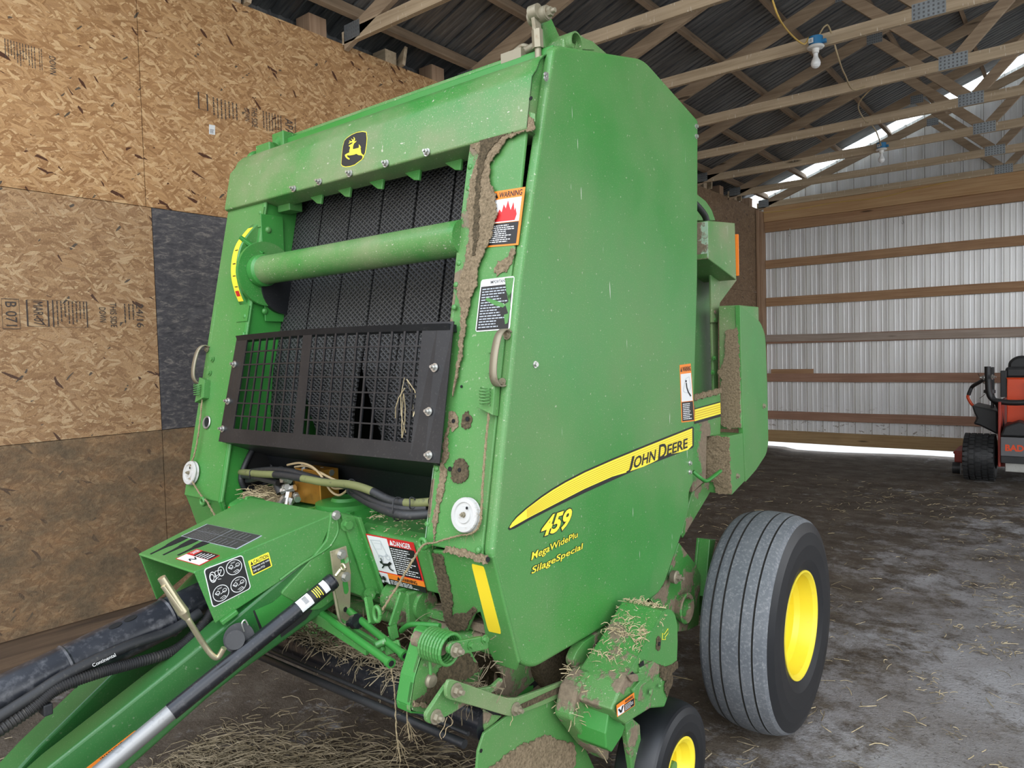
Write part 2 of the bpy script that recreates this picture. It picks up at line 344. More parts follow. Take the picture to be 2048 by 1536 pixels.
    def build(s, name, mats, parent=None, bevel=0.0, seg=2):
        me = bpy.data.meshes.new(name)
        wl = WLOC.get(parent.name, Vector()) if parent else Vector()
        xs = [p[0] for p in s.v]; ys = [p[1] for p in s.v]; zs = [p[2] for p in s.v]
        c = Vector(((min(xs) + max(xs)) / 2, (min(ys) + max(ys)) / 2, min(zs)))
        me.from_pydata([(p[0] - c.x, p[1] - c.y, p[2] - c.z) for p in s.v], [], s.f)
        me.polygons.foreach_set('material_index', s.m); me.polygons.foreach_set('use_smooth', s.s)
        if not isinstance(mats, (list, tuple)): mats = [mats]
        for q in mats: me.materials.append(M[q])
        me.validate(); me.update()
        o = bpy.data.objects.new(name, me); COL.objects.link(o)
        o.location = c - wl
        if parent: o.parent = parent
        WLOC[o.name] = c
        if bevel:
            b = o.modifiers.new('edge', 'BEVEL'); b.width = bevel; b.segments = seg; b.limit_method = 'ANGLE'; b.angle_limit = math.radians(35)
        return o
WLOC = {}
def empty(name, loc, label=None, cat=None, group=None, kind=None, parent=None):
    o = bpy.data.objects.new(name, None); COL.objects.link(o); o.empty_display_size = 0.1
    wl = WLOC.get(parent.name, Vector()) if parent else Vector()
    o.location = Vector(loc) - wl; WLOC[o.name] = Vector(loc)
    if parent: o.parent = parent
    tag(o, label, cat, group, kind); return o
def tag(o, label=None, cat=None, group=None, kind=None):
    if label: o['label'] = label
    if cat: o['category'] = cat
    if group: o['group'] = group
    if kind: o['kind'] = kind
    return o
def copy_tree(o, parent=None):
    c = o.copy(); COL.objects.link(c)
    if parent: c.parent = parent
    WLOC[c.name] = WLOC.get(o.name, Vector())
    for ch in [x for x in bpy.data.objects if x.parent == o]: copy_tree(ch, c)
    return c
def arc(c, u, v, r, a0, a1, n):
    c, u, v = Vector(c), Vector(u), Vector(v)
    return [c + u * (r * math.cos(a0 + (a1 - a0) * i / n)) + v * (r * math.sin(a0 + (a1 - a0) * i / n)) for i in range(n + 1)]
def smooth_path(pts, n=6):
    P = [Vector(p) for p in pts]; out = []
    for i in range(len(P) - 1):
        p0, p1, p2, p3 = P[max(i - 1, 0)], P[i], P[i + 1], P[min(i + 2, len(P) - 1)]
        for k in range(n):
            t = k / n
            out.append(0.5 * ((2 * p1) + (p2 - p0) * t + (2 * p0 - 5 * p1 + 4 * p2 - p3) * t * t + (3 * p1 - p0 - 3 * p2 + p3) * t ** 3))
    out.append(P[-1]); return out
def rounded(pts, r, n=4):
    """round the corners of a planar polygon"""
    P = [Vector(p) for p in pts]; out = []; L = len(P)
    for i in range(L):
        a, b, c = P[i - 1], P[i], P[(i + 1) % L]
        ri = r[i] if isinstance(r, (list, tuple)) else r
        d1, d2 = (a - b), (c - b); q = min(ri, d1.length * 0.45, d2.length * 0.45)
        if q < 1e-5: out.append(b); continue
        p1, p2 = b + d1.normalized() * q, b + d2.normalized() * q
        for k in range(n + 1):
            t = k / n; out.append(p1 * (1 - t) ** 2 + b * 2 * t * (1 - t) + p2 * t * t)
    return out
_tc = {}
def text_mesh(txt, offset=0.0, shear=0.0):
    key = (txt, offset, shear)
    if key in _tc: return _tc[key]
    cu = bpy.data.curves.new('t', 'FONT'); cu.body = txt; cu.offset = offset; cu.shear = shear; cu.resolution_u = 3
    ob = bpy.data.objects.new('t', cu); COL.objects.link(ob)
    me = bpy.data.meshes.new_from_object(ob.evaluated_get(bpy.context.evaluated_depsgraph_get()))
    v = [(p.co.x, p.co.y) for p in me.vertices]; f = [tuple(p.vertices) for p in me.polygons]
    bpy.data.objects.remove(ob); bpy.data.curves.remove(cu); bpy.data.meshes.remove(me)
    _tc[key] = (v, f); return v, f
class Label:
    """A flat sticker: corners given bottom-left, bottom-right, top-right, top-left; contents laid out in 0..1 coordinates."""
    def __init__(s, c, lift=0.0008):
        s.c = [Vector(p) for p in c]; s.n = ((s.c[1] - s.c[0]).cross(s.c[3] - s.c[0])).normalized(); s.mb = MB(); s.lift = lift; s.lv = 0; s.mats = []
    def P(s, x, y, h=0):
        a, b, c, d = s.c; return a * (1 - x) * (1 - y) + b * x * (1 - y) + c * x * y + d * (1 - x) * y + s.n * h
    def mi(s, name):
        if name not in s.mats: s.mats.append(name)
        return s.mats.index(name)
    def _h(s): s.lv += 1; return s.lift + s.lv * 0.00022
    def poly(s, pts, m):
        h = s._h(); s.mb.solid([s.P(x, y, 0) for x, y in pts], s.n * h, s.mi(m)); return s
    def rect(s, x0, y0, x1, y1, m): return s.poly([(x0, y0), (x1, y0), (x1, y1), (x0, y1)], m)
    def rrect(s, x0, y0, x1, y1, r, m, asp=1.0):
        pts = []
        for cx, cy, a in ((x1 - r, y1 - r * asp, 0), (x0 + r, y1 - r * asp, 1), (x0 + r, y0 + r * asp, 2), (x1 - r, y0 + r * asp, 3)):
            for k in range(5):
                t = (a + k / 4) * PI / 2; pts.append((cx + r * math.cos(t), cy + r * asp * math.sin(t)))
        return s.poly(pts, m)
    def circle(s, cx, cy, rx, ry, m, w=0.0, n=28):
        h = s._h(); P_ = [s.P(cx + rx * math.cos(2 * PI * k / n), cy + ry * math.sin(2 * PI * k / n), h) for k in range(n)]
        if w:
            Q = [s.P(cx + (rx - w) * math.cos(2 * PI * k / n), cy + (ry - w * ry / rx) * math.sin(2 * PI * k / n), h) for k in range(n)]
            s.mb.add(P_ + Q, [(k, (k + 1) % n, (k + 1) % n + n, k + n) for k in range(n)], s.mi(m))
        else: s.mb.add(P_, [tuple(range(n))], s.mi(m))
        return s
    def line(s, pts, w, m, asp=1.0):
        h = s._h()
        for (x0, y0), (x1, y1) in zip(pts, pts[1:]):
            dx, dy = x1 - x0, (y1 - y0) / asp; L = math.hypot(dx, dy) or 1; nx, ny = -dy / L * w / 2, dx / L * w / 2 * asp
            s.mb.add([s.P(x0 + nx, y0 + ny, h), s.P(x1 + nx, y1 + ny, h), s.P(x1 - nx, y1 - ny, h), s.P(x0 - nx, y0 - ny, h)], [(0, 1, 2, 3)], s.mi(m))
        return s
    def text(s, txt, x0, y0, x1, y1, m, bold=0.0, shear=0.0, lift=None, keep=None):
        v, f = text_mesh(txt, bold, shear); kv, _ = text_mesh(txt, 0.0, shear) if bold else (v, f)
        ax, bx = min(p[0] for p in kv), max(p[0] for p in kv); ay, by = min(p[1] for p in kv), max(p[1] for p in kv)
        h = s._h()
        s.mb.add([s.P(x0 + (p[0] - ax) / (bx - ax) * (x1 - x0), y0 + (p[1] - ay) / (by - ay) * (y1 - y0), h) for p in v], f, s.mi(m)); return s
    def lines(s, x0, y0, x1, y1, n, m, fill=0.5, seed=1):
        """rows of unreadably small print"""
        R = random.Random(seed); h = s._h(); st = (y1 - y0) / n
        for i in range(n):
            y = y1 - (i + 0.5) * st; x = x0; xe = x0 + (x1 - x0) * R.uniform(0.6, 1.0)
            while x < xe:
                wd = (x1 - x0) * R.uniform(0.05, 0.16); e = min(x + wd, xe)
                s.mb.add([s.P(x, y - st * fill / 2, h), s.P(e, y - st * fill / 2, h), s.P(e, y + st * fill / 2, h), s.P(x, y + st * fill / 2, h)], [(0, 1, 2, 3)], s.mi(m))
                x = e + (x1 - x0) * 0.025
        return s
    def build(s, name, parent, label=None):
        o = s.mb.build(name, s.mats, parent)
        if label: o['label'] = label
        return o
def blotch(pts, n_, t=0.002, seed=1, amp=0.18, sub=5):
    """irregular crust of dirt stuck to a surface: closed outline roughened, thin slab"""
    R = random.Random(seed); P = [Vector(p) for p in pts]; c = sum(P, Vector()) / len(P); n_ = Vector(n_).normalized(); out = []
    size = sum((p - c).length for p in P) / len(P); ph = [R.uniform(0, 6.3) for _ in range(6)]; s_ = 0.0; A_ = min(0.004, size * 0.16)
    for i in range(len(P)):
        a, b = P[i], P[(i + 1) % len(P)]; e = (b - a); nn = n_.cross(e).normalized(); tt = e.normalized()
        k = max(2, min(90, int(e.length / 0.004)))
        for j in range(k):
            f_ = sum(math.sin(s_ * w + ph[q]) * w_ for q, (w, w_) in enumerate(((90, 0.5), (210, 0.4), (430, 0.35), (900, 0.25)))) + R.uniform(-0.25, 0.25)
            out.append(a + e * (j / k) + nn * f_ * A_); s_ += e.length / k
    return out, n_ * t

# ---------------------------------------------------------------- the barn
XW, YB = -4.05, 11.55            # left wall face, back wall steel
ZE = 3.79                        # underside of the trusses
SL = 0.36; XR = 0.8              # roof slope, ridge line
def zroof(x): return 4.00 + SL * (x - XW) if x <= XR else 4.00 + SL * (2 * XR - x - XW)
def under(x): return zroof(x) - 0.045 - 0.09 * 1.06     # top edge of the rafters

# floor
f = MB(); nx, ny = 60, 80
for j in range(ny + 1):
    for i in range(nx + 1):
        x = -4.3 + 11.3 * i / nx; y = -2.5 + 14.2 * j / ny
        f.v.append((x, y, 0.010 * math.sin(x * 2.3 + y) + 0.008 * math.sin(y * 3.1 - x * 1.7) - 0.018 + (0.03 if x < -3.6 else 0)))
for j in range(ny):
    for i in range(nx):
        a = j * (nx + 1) + i; f.f.append([a, a + 1, a + nx + 2, a + nx + 1]); f.m.append(0); f.s.append(True)
tag(f.build('floor', 'floor'), kind='structure')
g2 = MB().box(-40, 40, 11.75, 60, -0.12, -0.06).box(-40, 40, -40, -2.5, -0.12, -0.06).box(7, 40, -2.5, 11.75, -0.12, -0.06).box(-40, -4.35, -2.5, 11.75, -0.12, -0.06)
tag(g2.build('ground_outside', 'grassout'), kind='structure')

# left wall: strand board sheets, posts behind, kick board below
wl_ = empty('wall_left', (XW, 5, 0), 'tall strand board wall with stamped sheets beside the green baler', kind='structure')
YJ = 1.93
rows = [(0.30, 1.24, 'osb_grimy', 0.0), (1.243, 2.478, 'osb_mid', 0.0), (2.481, 3.80, 'osb_new', -0.03)]
for z0, z1, mt, dy in rows:
    for k in range(-2, 4):
        y0 = YJ + dy + k * 2.44; y1 = min(y0 + 2.436, YB - 0.05)
        q = mt
        if mt == 'osb_mid' and k == 0: q = 'osb_black'
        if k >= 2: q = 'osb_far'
        MB().box(XW - 0.012, XW + (0.0012 if mt == 'osb_new' else 0) + 0.0006 * (k % 2), y0, y1, z0, z1).build('strand_board_sheet', q, wl_)
MB().box(XW - 0.045, XW - 0.014, -3, YB, 0.0, 0.33).build('kick_board', 'kick', wl_)
MB().box(XW - 0.20, XW - 0.19, -3, YB + 0.1, -0.05, 4.0).build('outer_siding', 'roof', wl_)
for k in range(8):
    y = 3.30 + 1.157 * k - 0.19
    MB().box(XW - 0.155, XW - 0.013, y - 0.07, y + 0.07, 0, 3.80 + 0.13).build('wall_post', 'post', wl_)
for y in (2.55, 3.83, 5.0, 9.55, 10.65):
    b = MB().box(XW - 0.15, XW - 0.013, y - 0.12, y - 0.01, 3.55, 3.90)
    b.solid([(XW - 0.15, y - 0.01, 3.78), (XW - 0.15, y + 0.04, 3.80), (XW - 0.02, y + 0.05, 3.93), (XW + 0.04, y + 0.03, 3.95), (XW + 0.05, y - 0.01, 3.80)], (0, 0.03, 0))
    b.build('wall_block', 'truss', wl_)
def stamp(c, rows_, seed):
    L = Label(c, 0.0004)
    for r in rows_:
        if r[0] == 'b': L.line([(r[1], r[2]), (r[3], r[2]), (r[3], r[4]), (r[1], r[4]), (r[1], r[2])], r[5], 'ink', r[6])
        elif r[0] == 't': L.text(r[1], r[2], r[3], r[4], r[5], 'ink', 0.0)
        else: L.lines(r[1], r[2], r[3], r[4], r[5], 'ink', 0.28, seed)
    return L.build('ink_stamp', wl_, 'black ink grading stamp')
# stamps read downwards: first axis runs down the wall, second runs towards the camera
def down(y_hi, y_lo, z_hi, z_lo): return [(XW + 0.002, y_hi, z_hi), (XW + 0.002, y_hi, z_lo), (XW + 0.002, y_lo, z_lo), (XW + 0.002, y_lo, z_hi)][::1]
def stampq(y0, y1, z0, z1, rows_, seed):
    # local x = down, local y = +Y (away from the camera)
    stamp([(XW + 0.002, y0, z1), (XW + 0.002, y0, z0), (XW + 0.002, y1, z0), (XW + 0.002, y1, z1)], rows_, seed)
a1 = [(-4.05,1.3142,1.9436),(-4.05,1.8545,1.9522),(-4.05,1.848,1.815),(-4.05,1.3077,1.8089)]
stampq(a1[0][1], a1[1][1], a1[2][2], a1[0][2], [('t', 'MAR-07', 0.05, 0.02, 0.95, 0.10), ('b', 0, -0.03, 1, 0.14, 0.012, 1), ('l', 0.0, 0.20, 1, 0.46, 8), ('b', -0.02, 0.18, 1.02, 0.47, 0.01, 1), ('t', 'DOWN', 0.2, 0.58, 0.8, 0.64), ('t', 'THIS SIDE', 0.0, 0.68, 1.0, 0.74), ('l', 0.02, 0.80, 0.98, 0.92, 3), ('t', '24/16', 0.0, 0.93, 1.0, 1.0)], 3)
a1 = [(-4.05,1.193,1.9387),(-4.05,1.2652,1.8084)]
stampq(a1[0][1], a1[1][1], a1[1][2], a1[0][2], [('t', 'B 071', 0.05, 0.2, 0.95, 0.85), ('b', -0.05, 0, 1.05, 1, 0.02, 1)], 4)
a1 = [(-4.05,2.2297,3.1894),(-4.05,2.2237,3.0616),(-4.05,2.8971,3.1844)]
z1, z0 = a1[0][2], a1[1][2]
stampq(a1[0][1], a1[2][1], z0, z1, [('b', 0, 0.0, 0.75, 0.08, 0.012, 1), ('l', 0.05, 0.12, 1, 0.38, 7), ('t', 'DOWN', 0.15, 0.44, 0.75, 0.49), ('t', 'THIS SIDE', 0.0, 0.51, 0.95, 0.57), ('l', 0.05, 0.62, 1, 0.84, 7), ('t', 'APA', 0.1, 0.87, 0.9, 0.96), ('l', 0.0, 0.97, 1, 1.0, 1)], 5)
a1 = [(-4.05,1.2494,3.1868),(-4.05,1.4884,3.1895),(-4.05,1.2436,3.0681)]
stampq(a1[0][1], a1[1][1], a1[2][2], a1[0][2], [('l', 0.0, 0.05, 1, 0.62, 11), ('l', 0, 0.66, 1, 0.74, 2), ('t', 'DOWN', 0.2, 0.86, 0.95, 0.98)], 6)
L = Label([(-4.049,2.2858,2.9599),(-4.049,2.3235,2.9623),(-4.049,2.3261,3.0186),(-4.049,2.2885,3.0158)]); L.rect(0, 0, 1, 1, 'white'); L.lines(0.15, 0.1, 0.85, 0.55, 4, 'mower_grey', 0.6, 2)
L.build('barcode_sticker', wl_, 'small white barcode sticker')

# back wall: ribbed white steel up to the roof line, lumber over it
def ribbed(u0, u1, pitch, h=0.019, minor=0.005):
    pts = []; u = u0
    while u < u1:
        pts += [(u, 0), (u + 0.005, h), (u + 0.027, h), (u + 0.032, 0)]
        for k in (1, 2): c_ = u + 0.04 + (pitch - 0.04) * k / 3; pts += [(c_ - 0.012, 0), (c_ - 0.006, minor), (c_ + 0.006, minor), (c_ + 0.012, 0)]
        u += pitch
    return [p for p in pts if p[0] <= u1] + [(u1, 0)]
bw = MB(); pr = ribbed(-4.06, 5.6, 0.229, 0.024, 0.0035)
vs = []
for u, h in pr: vs += [(u, YB + 0.02 - h * 1.0, 0.22), (u, YB + 0.02 - h, zroof(u) - 0.06)]
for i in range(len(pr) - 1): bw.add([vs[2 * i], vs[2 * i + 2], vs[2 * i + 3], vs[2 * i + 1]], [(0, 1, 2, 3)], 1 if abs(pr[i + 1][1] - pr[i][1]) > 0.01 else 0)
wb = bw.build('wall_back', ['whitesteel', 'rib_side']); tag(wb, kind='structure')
def girt(name, z0, z1, mt, x0=-3.95, x1=5.5, y0=YB - 0.045, y1=YB - 0.005, sag=0.0):
    b = MB(); n = 14
    for i in range(n):
        xa, xb = x0 + (x1 - x0) * i / n, x0 + (x1 - x0) * (i + 1) / n
    s_ = lambda x: sag * math.sin(PI * (x - x0) / (x1 - x0)) + 0.003 * math.sin(x * 3)
    V = []
    for i in range(n + 1):
        x = x0 + (x1 - x0) * i / n; V += [(x, y0, z0 + s_(x)), (x, y0, z1 + s_(x)), (x, y1, z1 + s_(x)), (x, y1, z0 + s_(x))]
    b.add(V, [(4 * i + a, 4 * i + 4 + a, 4 * i + 4 + (a + 1) % 4, 4 * i + (a + 1) % 4) for i in range(n) for a in range(4)] + [(0, 1, 2, 3), (4 * n + 3, 4 * n + 2, 4 * n + 1, 4 * n)])
    o = b.build(name, mt, bevel=0.002); return o
gl = 'horizontal wall girts nailed across the white steel back wall'
for k, (z0, z1, mt, wh) in enumerate(((2.845, 2.976, 'girt', 'highest brown girt on the white steel back wall, below the header'), (2.250, 2.385, 'girt', 'knotty brown girt, second from the top on the back wall'),
        (1.657, 1.79, 'girt_red', 'brown girt partly covered by the weathered grey plank on the back wall'), (1.056, 1.187, 'girt_red', 'reddish girt carrying the short loose board on the back wall'),
        (0.462, 0.590, 'girt_red', 'reddish lowest girt on the back wall, above the splash board'))):
    tag(girt('wall_girt', z0, z1, mt), wh, 'girt', gl, 'structure')
tag(girt('splash_board', 0.10, 0.285, 'splash', y0=YB - 0.05), 'wide yellowish splash board along the foot of the back wall', 'board', kind='structure')
tag(girt('header_board', 3.57, ZE, 'header', y0=YB - 0.10, y1=YB - 0.05), 'wide upper header plank with dark knots over the back wall', 'header', kind='structure')
tag(girt('header_board', 3.415, 3.57, 'girt', y0=YB - 0.06, y1=YB - 0.005), 'narrow lower header plank along the top of the back wall', 'header', kind='structure')
tag(girt('weathered_plank', 1.69, 1.80, 'greyplank', -3.95, 3.5, YB - 0.075, YB - 0.05, -0.03), 'long grey weathered plank resting over the middle girt', 'plank')
tag(MB().box(-3.88, -3.24, YB - 0.045, YB - 0.008, 1.187, 1.255).build('loose_board', 'girt', bevel=0.002), 'short loose board lying on top of a reddish girt', 'board')
p_ = MB().box(-4.05, -3.955, YB - 0.16, YB + 0.0, 0, 3.74).box(-4.04, -4.0, YB - 0.20, YB - 0.161, 1.9, 3.76)
tag(p_.build('corner_post', 'post', bevel=0.004), 'squared brown corner post where strand board meets the back wall', 'post', kind='structure')
for px, n_ in (((-3.56, YB - 0.05, 3.36), 'small steel hook hanging under the header near the corner post'), ((-2.0, YB - 0.05, 3.34), 'small steel hook hanging under the header nearer the mower')):
    h = MB().tube([Vector(px) + Vector((0, -0.01, 0.07)), Vector(px) + Vector((0, -0.012, 0.0)), Vector(px) + Vector((0.012, -0.02, -0.03)), Vector(px) + Vector((0.0, -0.03, -0.05)), Vector(px) + Vector((-0.012, -0.03, -0.03))], 0.006, 8)
    tag(h.build('wall_hook', 'zinc'), n_, 'hook', 'hooks under the back wall header')

# roof: ribbed dark steel on both slopes, a clear sheet beside the gable
rf = MB()
Y0r, Y1r = 0.55, 11.0
pr = ribbed(Y0r, Y1r, 0.229, 0.019, 0.006)
for xa, xb in ((-4.55, XR), (XR, 5.6)):
    vs = []
    for u, h in pr: vs += [(xa, u, zroof(xa) - 0.006 + h), (xb, u, zroof(xb) - 0.006 + h)]
    rf.add(vs, [(2 * i, 2 * i + 1, 2 * i + 3, 2 * i + 2) for i in range(len(pr) - 1)])
tag(rf.build('ceiling', 'roof'), kind='structure')
rs = MB()
for k in range(12):
    y = 11.015 + 0.031 * k
    w2 = 0.022 if k < 8 else 0.014
    for xa, xb in ((-4.55, XR), (XR, 5.6)):
        rs.add([(xa, y, zroof(xa)), (xb, y, zroof(xb)), (xb, y + w2, zroof(xb)), (xa, y + w2, zroof(xa)), (xa, y, zroof(xa) + 0.02), (xb, y, zroof(xb) + 0.02), (xb, y + w2, zroof(xb) + 0.02), (xa, y + w2, zroof(xa) + 0.02)],
               [(0, 1, 2, 3), (4, 7, 6, 5), (0, 4, 5, 1), (3, 2, 6, 7)])
tag(rs.build('trim_1', 'roof'), kind='structure', label='dark ribs of the translucent roof strip beside the gable')
cs = MB()
for xa, xb in ((-4.55, XR), (XR, 5.6)):
    cs.add([(xa, 10.98, zroof(xa) + 0.022), (xb, 10.98, zroof(xb) + 0.022), (xb, 11.62, zroof(xb) + 0.022), (xa, 11.62, zroof(xa) + 0.022), (xa, 10.98, zroof(xa) + 0.024), (xb, 10.98, zroof(xb) + 0.024), (xb, 11.62, zroof(xb) + 0.024), (xa, 11.62, zroof(xa) + 0.024)],
           [(0, 1, 2, 3), (4, 7, 6, 5), (0, 4, 5, 1), (3, 2, 6, 7), (0, 3, 7, 4), (1, 5, 6, 2)])
tag(cs.build('window_1', 'clear'), kind='structure', label='clear ribbed roof sheet letting daylight in beside the gable')

# purlins run the length of the barn on top of the rafters
pg = 'purlins under the roof steel'
xs_ = [-3.95 + 0.585 * k for k in range(9)] + [2 * XR - (-3.95 + 0.585 * k) for k in range(5, 9)]
nm = ['lowest, just above the strand board wall', 'second up from the eave', 'third up from the eave', 'fourth up from the eave', 'fifth up from the eave', 'sixth up from the eave', 'seventh up from the eave', 'eighth up, next below the ridge', 'ninth up, hugging the ridge', 'first beyond the ridge', 'second beyond the ridge', 'third beyond the ridge', 'fourth beyond the ridge']
for k, x in enumerate(xs_):
    s_ = SL if x < XR else -SL; z = zroof(x) - 0.01; n_ = Vector((-s_, 0, 1)).normalized(); t_ = Vector((1, 0, s_)).normalized()
    o = MB().obox(Vector((x, (Y0r + 11.6) / 2, z)) - n_ * 0.047, (0, (11.6 - Y0r) / 2, 0), t_ * 0.019, n_ * 0.045).build('purlin', 'purlin', bevel=0.002)
    tag(o, 'dusty brown purlin, ' + nm[k], 'purlin', pg, 'structure')

# trusses
XE = 2 * XR - XW
def make_truss(y):
    t = empty('roof_truss', (XR, y, ZE))
    T = 0.038; ya, yb = y, y + T; CH = 0.089
    MB().box(XW + 0.0, XE, ya, yb, ZE, ZE + CH).build('bottom_chord', 'truss', t, bevel=0.002)
    D = 0.115
    for sx in (-1, 1):
        xa = XW + 0.02 if sx < 0 else XE; xr = XR - 0.002 if sx < 0 else XR + 0.002
        pts = [(xa, ya, under(xa) - D), (xr, ya, under(xr) - D), (xr, ya, under(xr) - 0.001), (xa, ya, under(xa) - 0.001)]
        MB().solid(pts, (0, T, 0)).build('top_chord', 'rafter', t, bevel=0.002)
    XJ = -0.82; XQ = XW + (XR - XW) * 0.5
    for mirror in (False, True):
        f_ = (lambda x: 2 * XR - x) if mirror else (lambda x: x)
        for (xa, za), (xb, zb) in (((XJ - 0.03, ZE + CH), (XQ, under(XQ) - D)), ((XJ + 0.04, ZE + CH), (XR - 0.05, under(XR) - D))):
            MB().beam((f_(xa), ya + T / 2 + 0.0005, za - 0.0), (f_(xb), ya + T / 2 + 0.0005, zb), T * 0.98, 0.089, (0, 1, 0)).build('truss_web', 'rafter', t, bevel=0.002)
        for cx, cz, wx, wz in ((XJ, ZE + 0.055, 0.10, 0.055), (XQ, under(XQ) - 0.11, 0.07, 0.05), (XW + 0.11, ZE + 0.07, 0.08, 0.055)):
            g_ = MB().box(f_(cx) - wx, f_(cx) + wx, ya - 0.003, ya - 0.0004, cz - wz, cz + wz)
            for i in range(7):
                for j in range(4):
                    px = f_(cx) - wx + (i + 0.5) * 2 * wx / 7; pz = cz - wz + (j + 0.5) * 2 * wz / 4
                    g_.box(px - 0.006, px + 0.006, ya - 0.0036, ya - 0.003, pz - 0.007, pz + 0.007, 1)
            g_.build('gusset_plate', ['plate', 'mower_grey'], t)
    return t
tn = ['nearest roof truss, its chord ending in a steel plate above the strand board', 'second roof truss from the camera, passing behind the baler top linkage', 'roof truss carrying the nearer light bulb', 'fourth roof truss, between the two light bulbs', 'fifth roof truss, one before the farther light bulb',
      'roof truss carrying the farther light bulb', 'seventh roof truss, the last before the gable', 'gable truss standing on the back wall header']
t0 = make_truss(3.30)
for k in range(8):
    t = t0 if k == 0 else copy_tree(t0)
    t.location.y = 3.30 + 1.157 * k + (0.03 if k == 7 else 0)
    tag(t, tn[k], 'roof truss', 'timber roof trusses', 'structure')

# light fixtures and their cable
def fixture(x, y, z, lab, s=1.0):
    t = empty('ceiling_light', (x, y, z + 0.1), lab, 'ceiling light', 'bare bulb lights on the trusses')
    b = MB().lathe([(0, 0.0), (0, 0.045), (0.06, 0.050), (0.062, 0.0)], (x, y, z + 0.002), (0, 0, 1), 24, [0] * 3); b.box(x + 0.03, x + 0.072, y - 0.01, y + 0.02, z + 0.012, z + 0.035)
    b.build('junction_box', 'blue', t)
    L = Label([(x - 0.034, y - 0.052, z + 0.01), (x + 0.0, y - 0.056, z + 0.01), (x + 0.0, y - 0.056, z + 0.045), (x - 0.034, y - 0.052, z + 0.045)]); L.rect(0, 0, 1, 1, 'white'); L.lines(0.2, 0.2, 0.8, 0.8, 4, 'black', 0.5, 5); L.build('box_sticker', t)
    MB().lathe([(0, 0.0), (0.0, 0.055), (-0.008, 0.060), (-0.016, 0.052), (-0.02, 0.026), (-0.05, 0.022), (-0.052, 0)], (x, y, z), (0, 0, 1), 32, [0] * 6).build('lampholder', 'porcelain', t)
    MB().lathe([(0, 0.0165), (-0.02, 0.0165), (-0.034, 0.021), (-0.050, 0.029), (-0.068, 0.034), (-0.084, 0.032), (-0.097, 0.023), (-0.104, 0.010), (-0.106, 0)], (x, y, z - 0.052), (0, 0, 1), 32, [0] * 8).build('light_bulb', 'bulb', t)
fixture(-1.524, 5.545, 3.775, 'bare white bulb in a blue junction box, the larger nearer one')
fixture(-1.784, 9.02, 3.80, 'bare white bulb in a blue junction box, the small one farther back')
cb = smooth_path([(-1.5162,4.6,3.7587), (-1.5039,4.7,3.6677), (-1.5804,5.2,3.7522), (-1.5624,5.4,3.7557), (-1.57, 5.535, 3.845)], 6)
tag(MB().tube(cb, 0.006, 8).build('power_cable', 'yellowcable'), 'yellow cable coming down from the roof to the nearer bulb', 'cable')
cb = smooth_path([(-1.50, 5.55, 3.85), (-1.46, 5.55, 3.90), (-1.44, 5.6, 3.89), (-1.4168,5.75,3.7089), (-1.4841,6.2,3.7443), (-1.5217,6.7,3.7696), (-1.33, 6.86, 3.885), (-1.5619,7,3.7503), (-1.6525,7.6,3.7674), (-1.6887,8.02,3.8294), (-1.6912,8.3,3.8177), (-1.7439,8.8,3.7886), (-1.80, 9.0, 3.87)], 6)
tag(MB().tube(cb, 0.006, 8).build('power_cable', 'wire'), 'tan cable looping truss to truss between the two bulbs', 'cable')
cb = smooth_path([(-4.0, YB - 0.12, 3.72), (-3.4, YB - 0.115, 3.70), (-2.9, YB - 0.115, 3.72), (-2.3, YB - 0.115, 3.70), (-1.9, YB - 0.115, 3.74), (-1.2, YB - 0.115, 3.80), (-0.5, YB - 0.115, 3.82)], 8)
tag(MB().tube(cb, 0.005, 6).build('power_cable', 'yellowcable'), 'thin yellow cable stapled loosely along the back wall header', 'cable')

# ---------------------------------------------------------------- the round baler
B = empty('round_baler', (-2.0, 2.4, 0), 'big dusty green round baler with a yellow stripe along its side panel', 'round baler')
XM = -2.0
FN = Vector((0, -0.979, 0.205)).normalized()
def FP(x, z, off=0.0): return Vector((x, 1.411 + (z - 1.110) * 0.2095, z)) + FN * off
def mir(pts): return [(2 * XM - p[0], p[1], p[2]) for p in pts]
XP = Vector((1, 0, 0)); YN = Vector((0, -1, 0)); ZU = Vector((0, 0, 1))
BOLTS = 0
def bolts(pts, n_, r, mt, parent=B, stud=True, name='bolt'):
    for p in pts: MB().bolt(p, n_, r, stud=stud).build(name, mt, parent)
def rivets(pts, n_, r, mt, parent=B):
    for p in pts: MB().rivet(p, n_, r).build('rivet', mt, parent)

# side panels (shields)
outline = rounded([(-1.2,1.7474,2.5073),(-1.2,2.2961,2.63),(-1.2,2.745,2.5244),(-1.2,2.7167,1.8908),(-1.2,2.6577,1.316),(-1.2,2.6443,1.0837),(-1.2,2.6066,1.0603),(-1.2,2.6043,0.9996),(-1.2,2.529,0.9016),(-1.2,2.3844,0.7565),(-1.2,2.3356,0.733),(-1.2,2.251,0.7281),(-1.2,1.5756,0.7329),(-1.2,1.5067,0.7763),(-1.2,1.4102,1.0971),(-1.2,1.5578,1.8181)],
                  [0.03, 0.05, 0.012, 0, 0, 0.02, 0.02, 0.02, 0, 0.02, 0.02, 0, 0.07, 0.03, 0.02, 0])
sp = MB().solid(outline, (-0.035, 0, 0)).build('side_panel', 'panel', B, bevel=0.014, seg=4)
sp2 = MB().solid(mir(outline), (0.035, 0, 0)).build('side_panel', 'panel', B, bevel=0.014, seg=4)
bolts([(-1.2,2.7202,2.4933),(-1.2,2.7188,2.4541),(-1.2,2.6108,1.1736),(-1.2,2.6095,1.1384),(-1.2,1.6165,1.5867)], XP, 0.007, 'zinc', sp, False)
bolts([(-1.2,1.7008,2.3966),(-1.2,1.7012,2.4065)], XP, 0.006, 'zinc', sp, False)
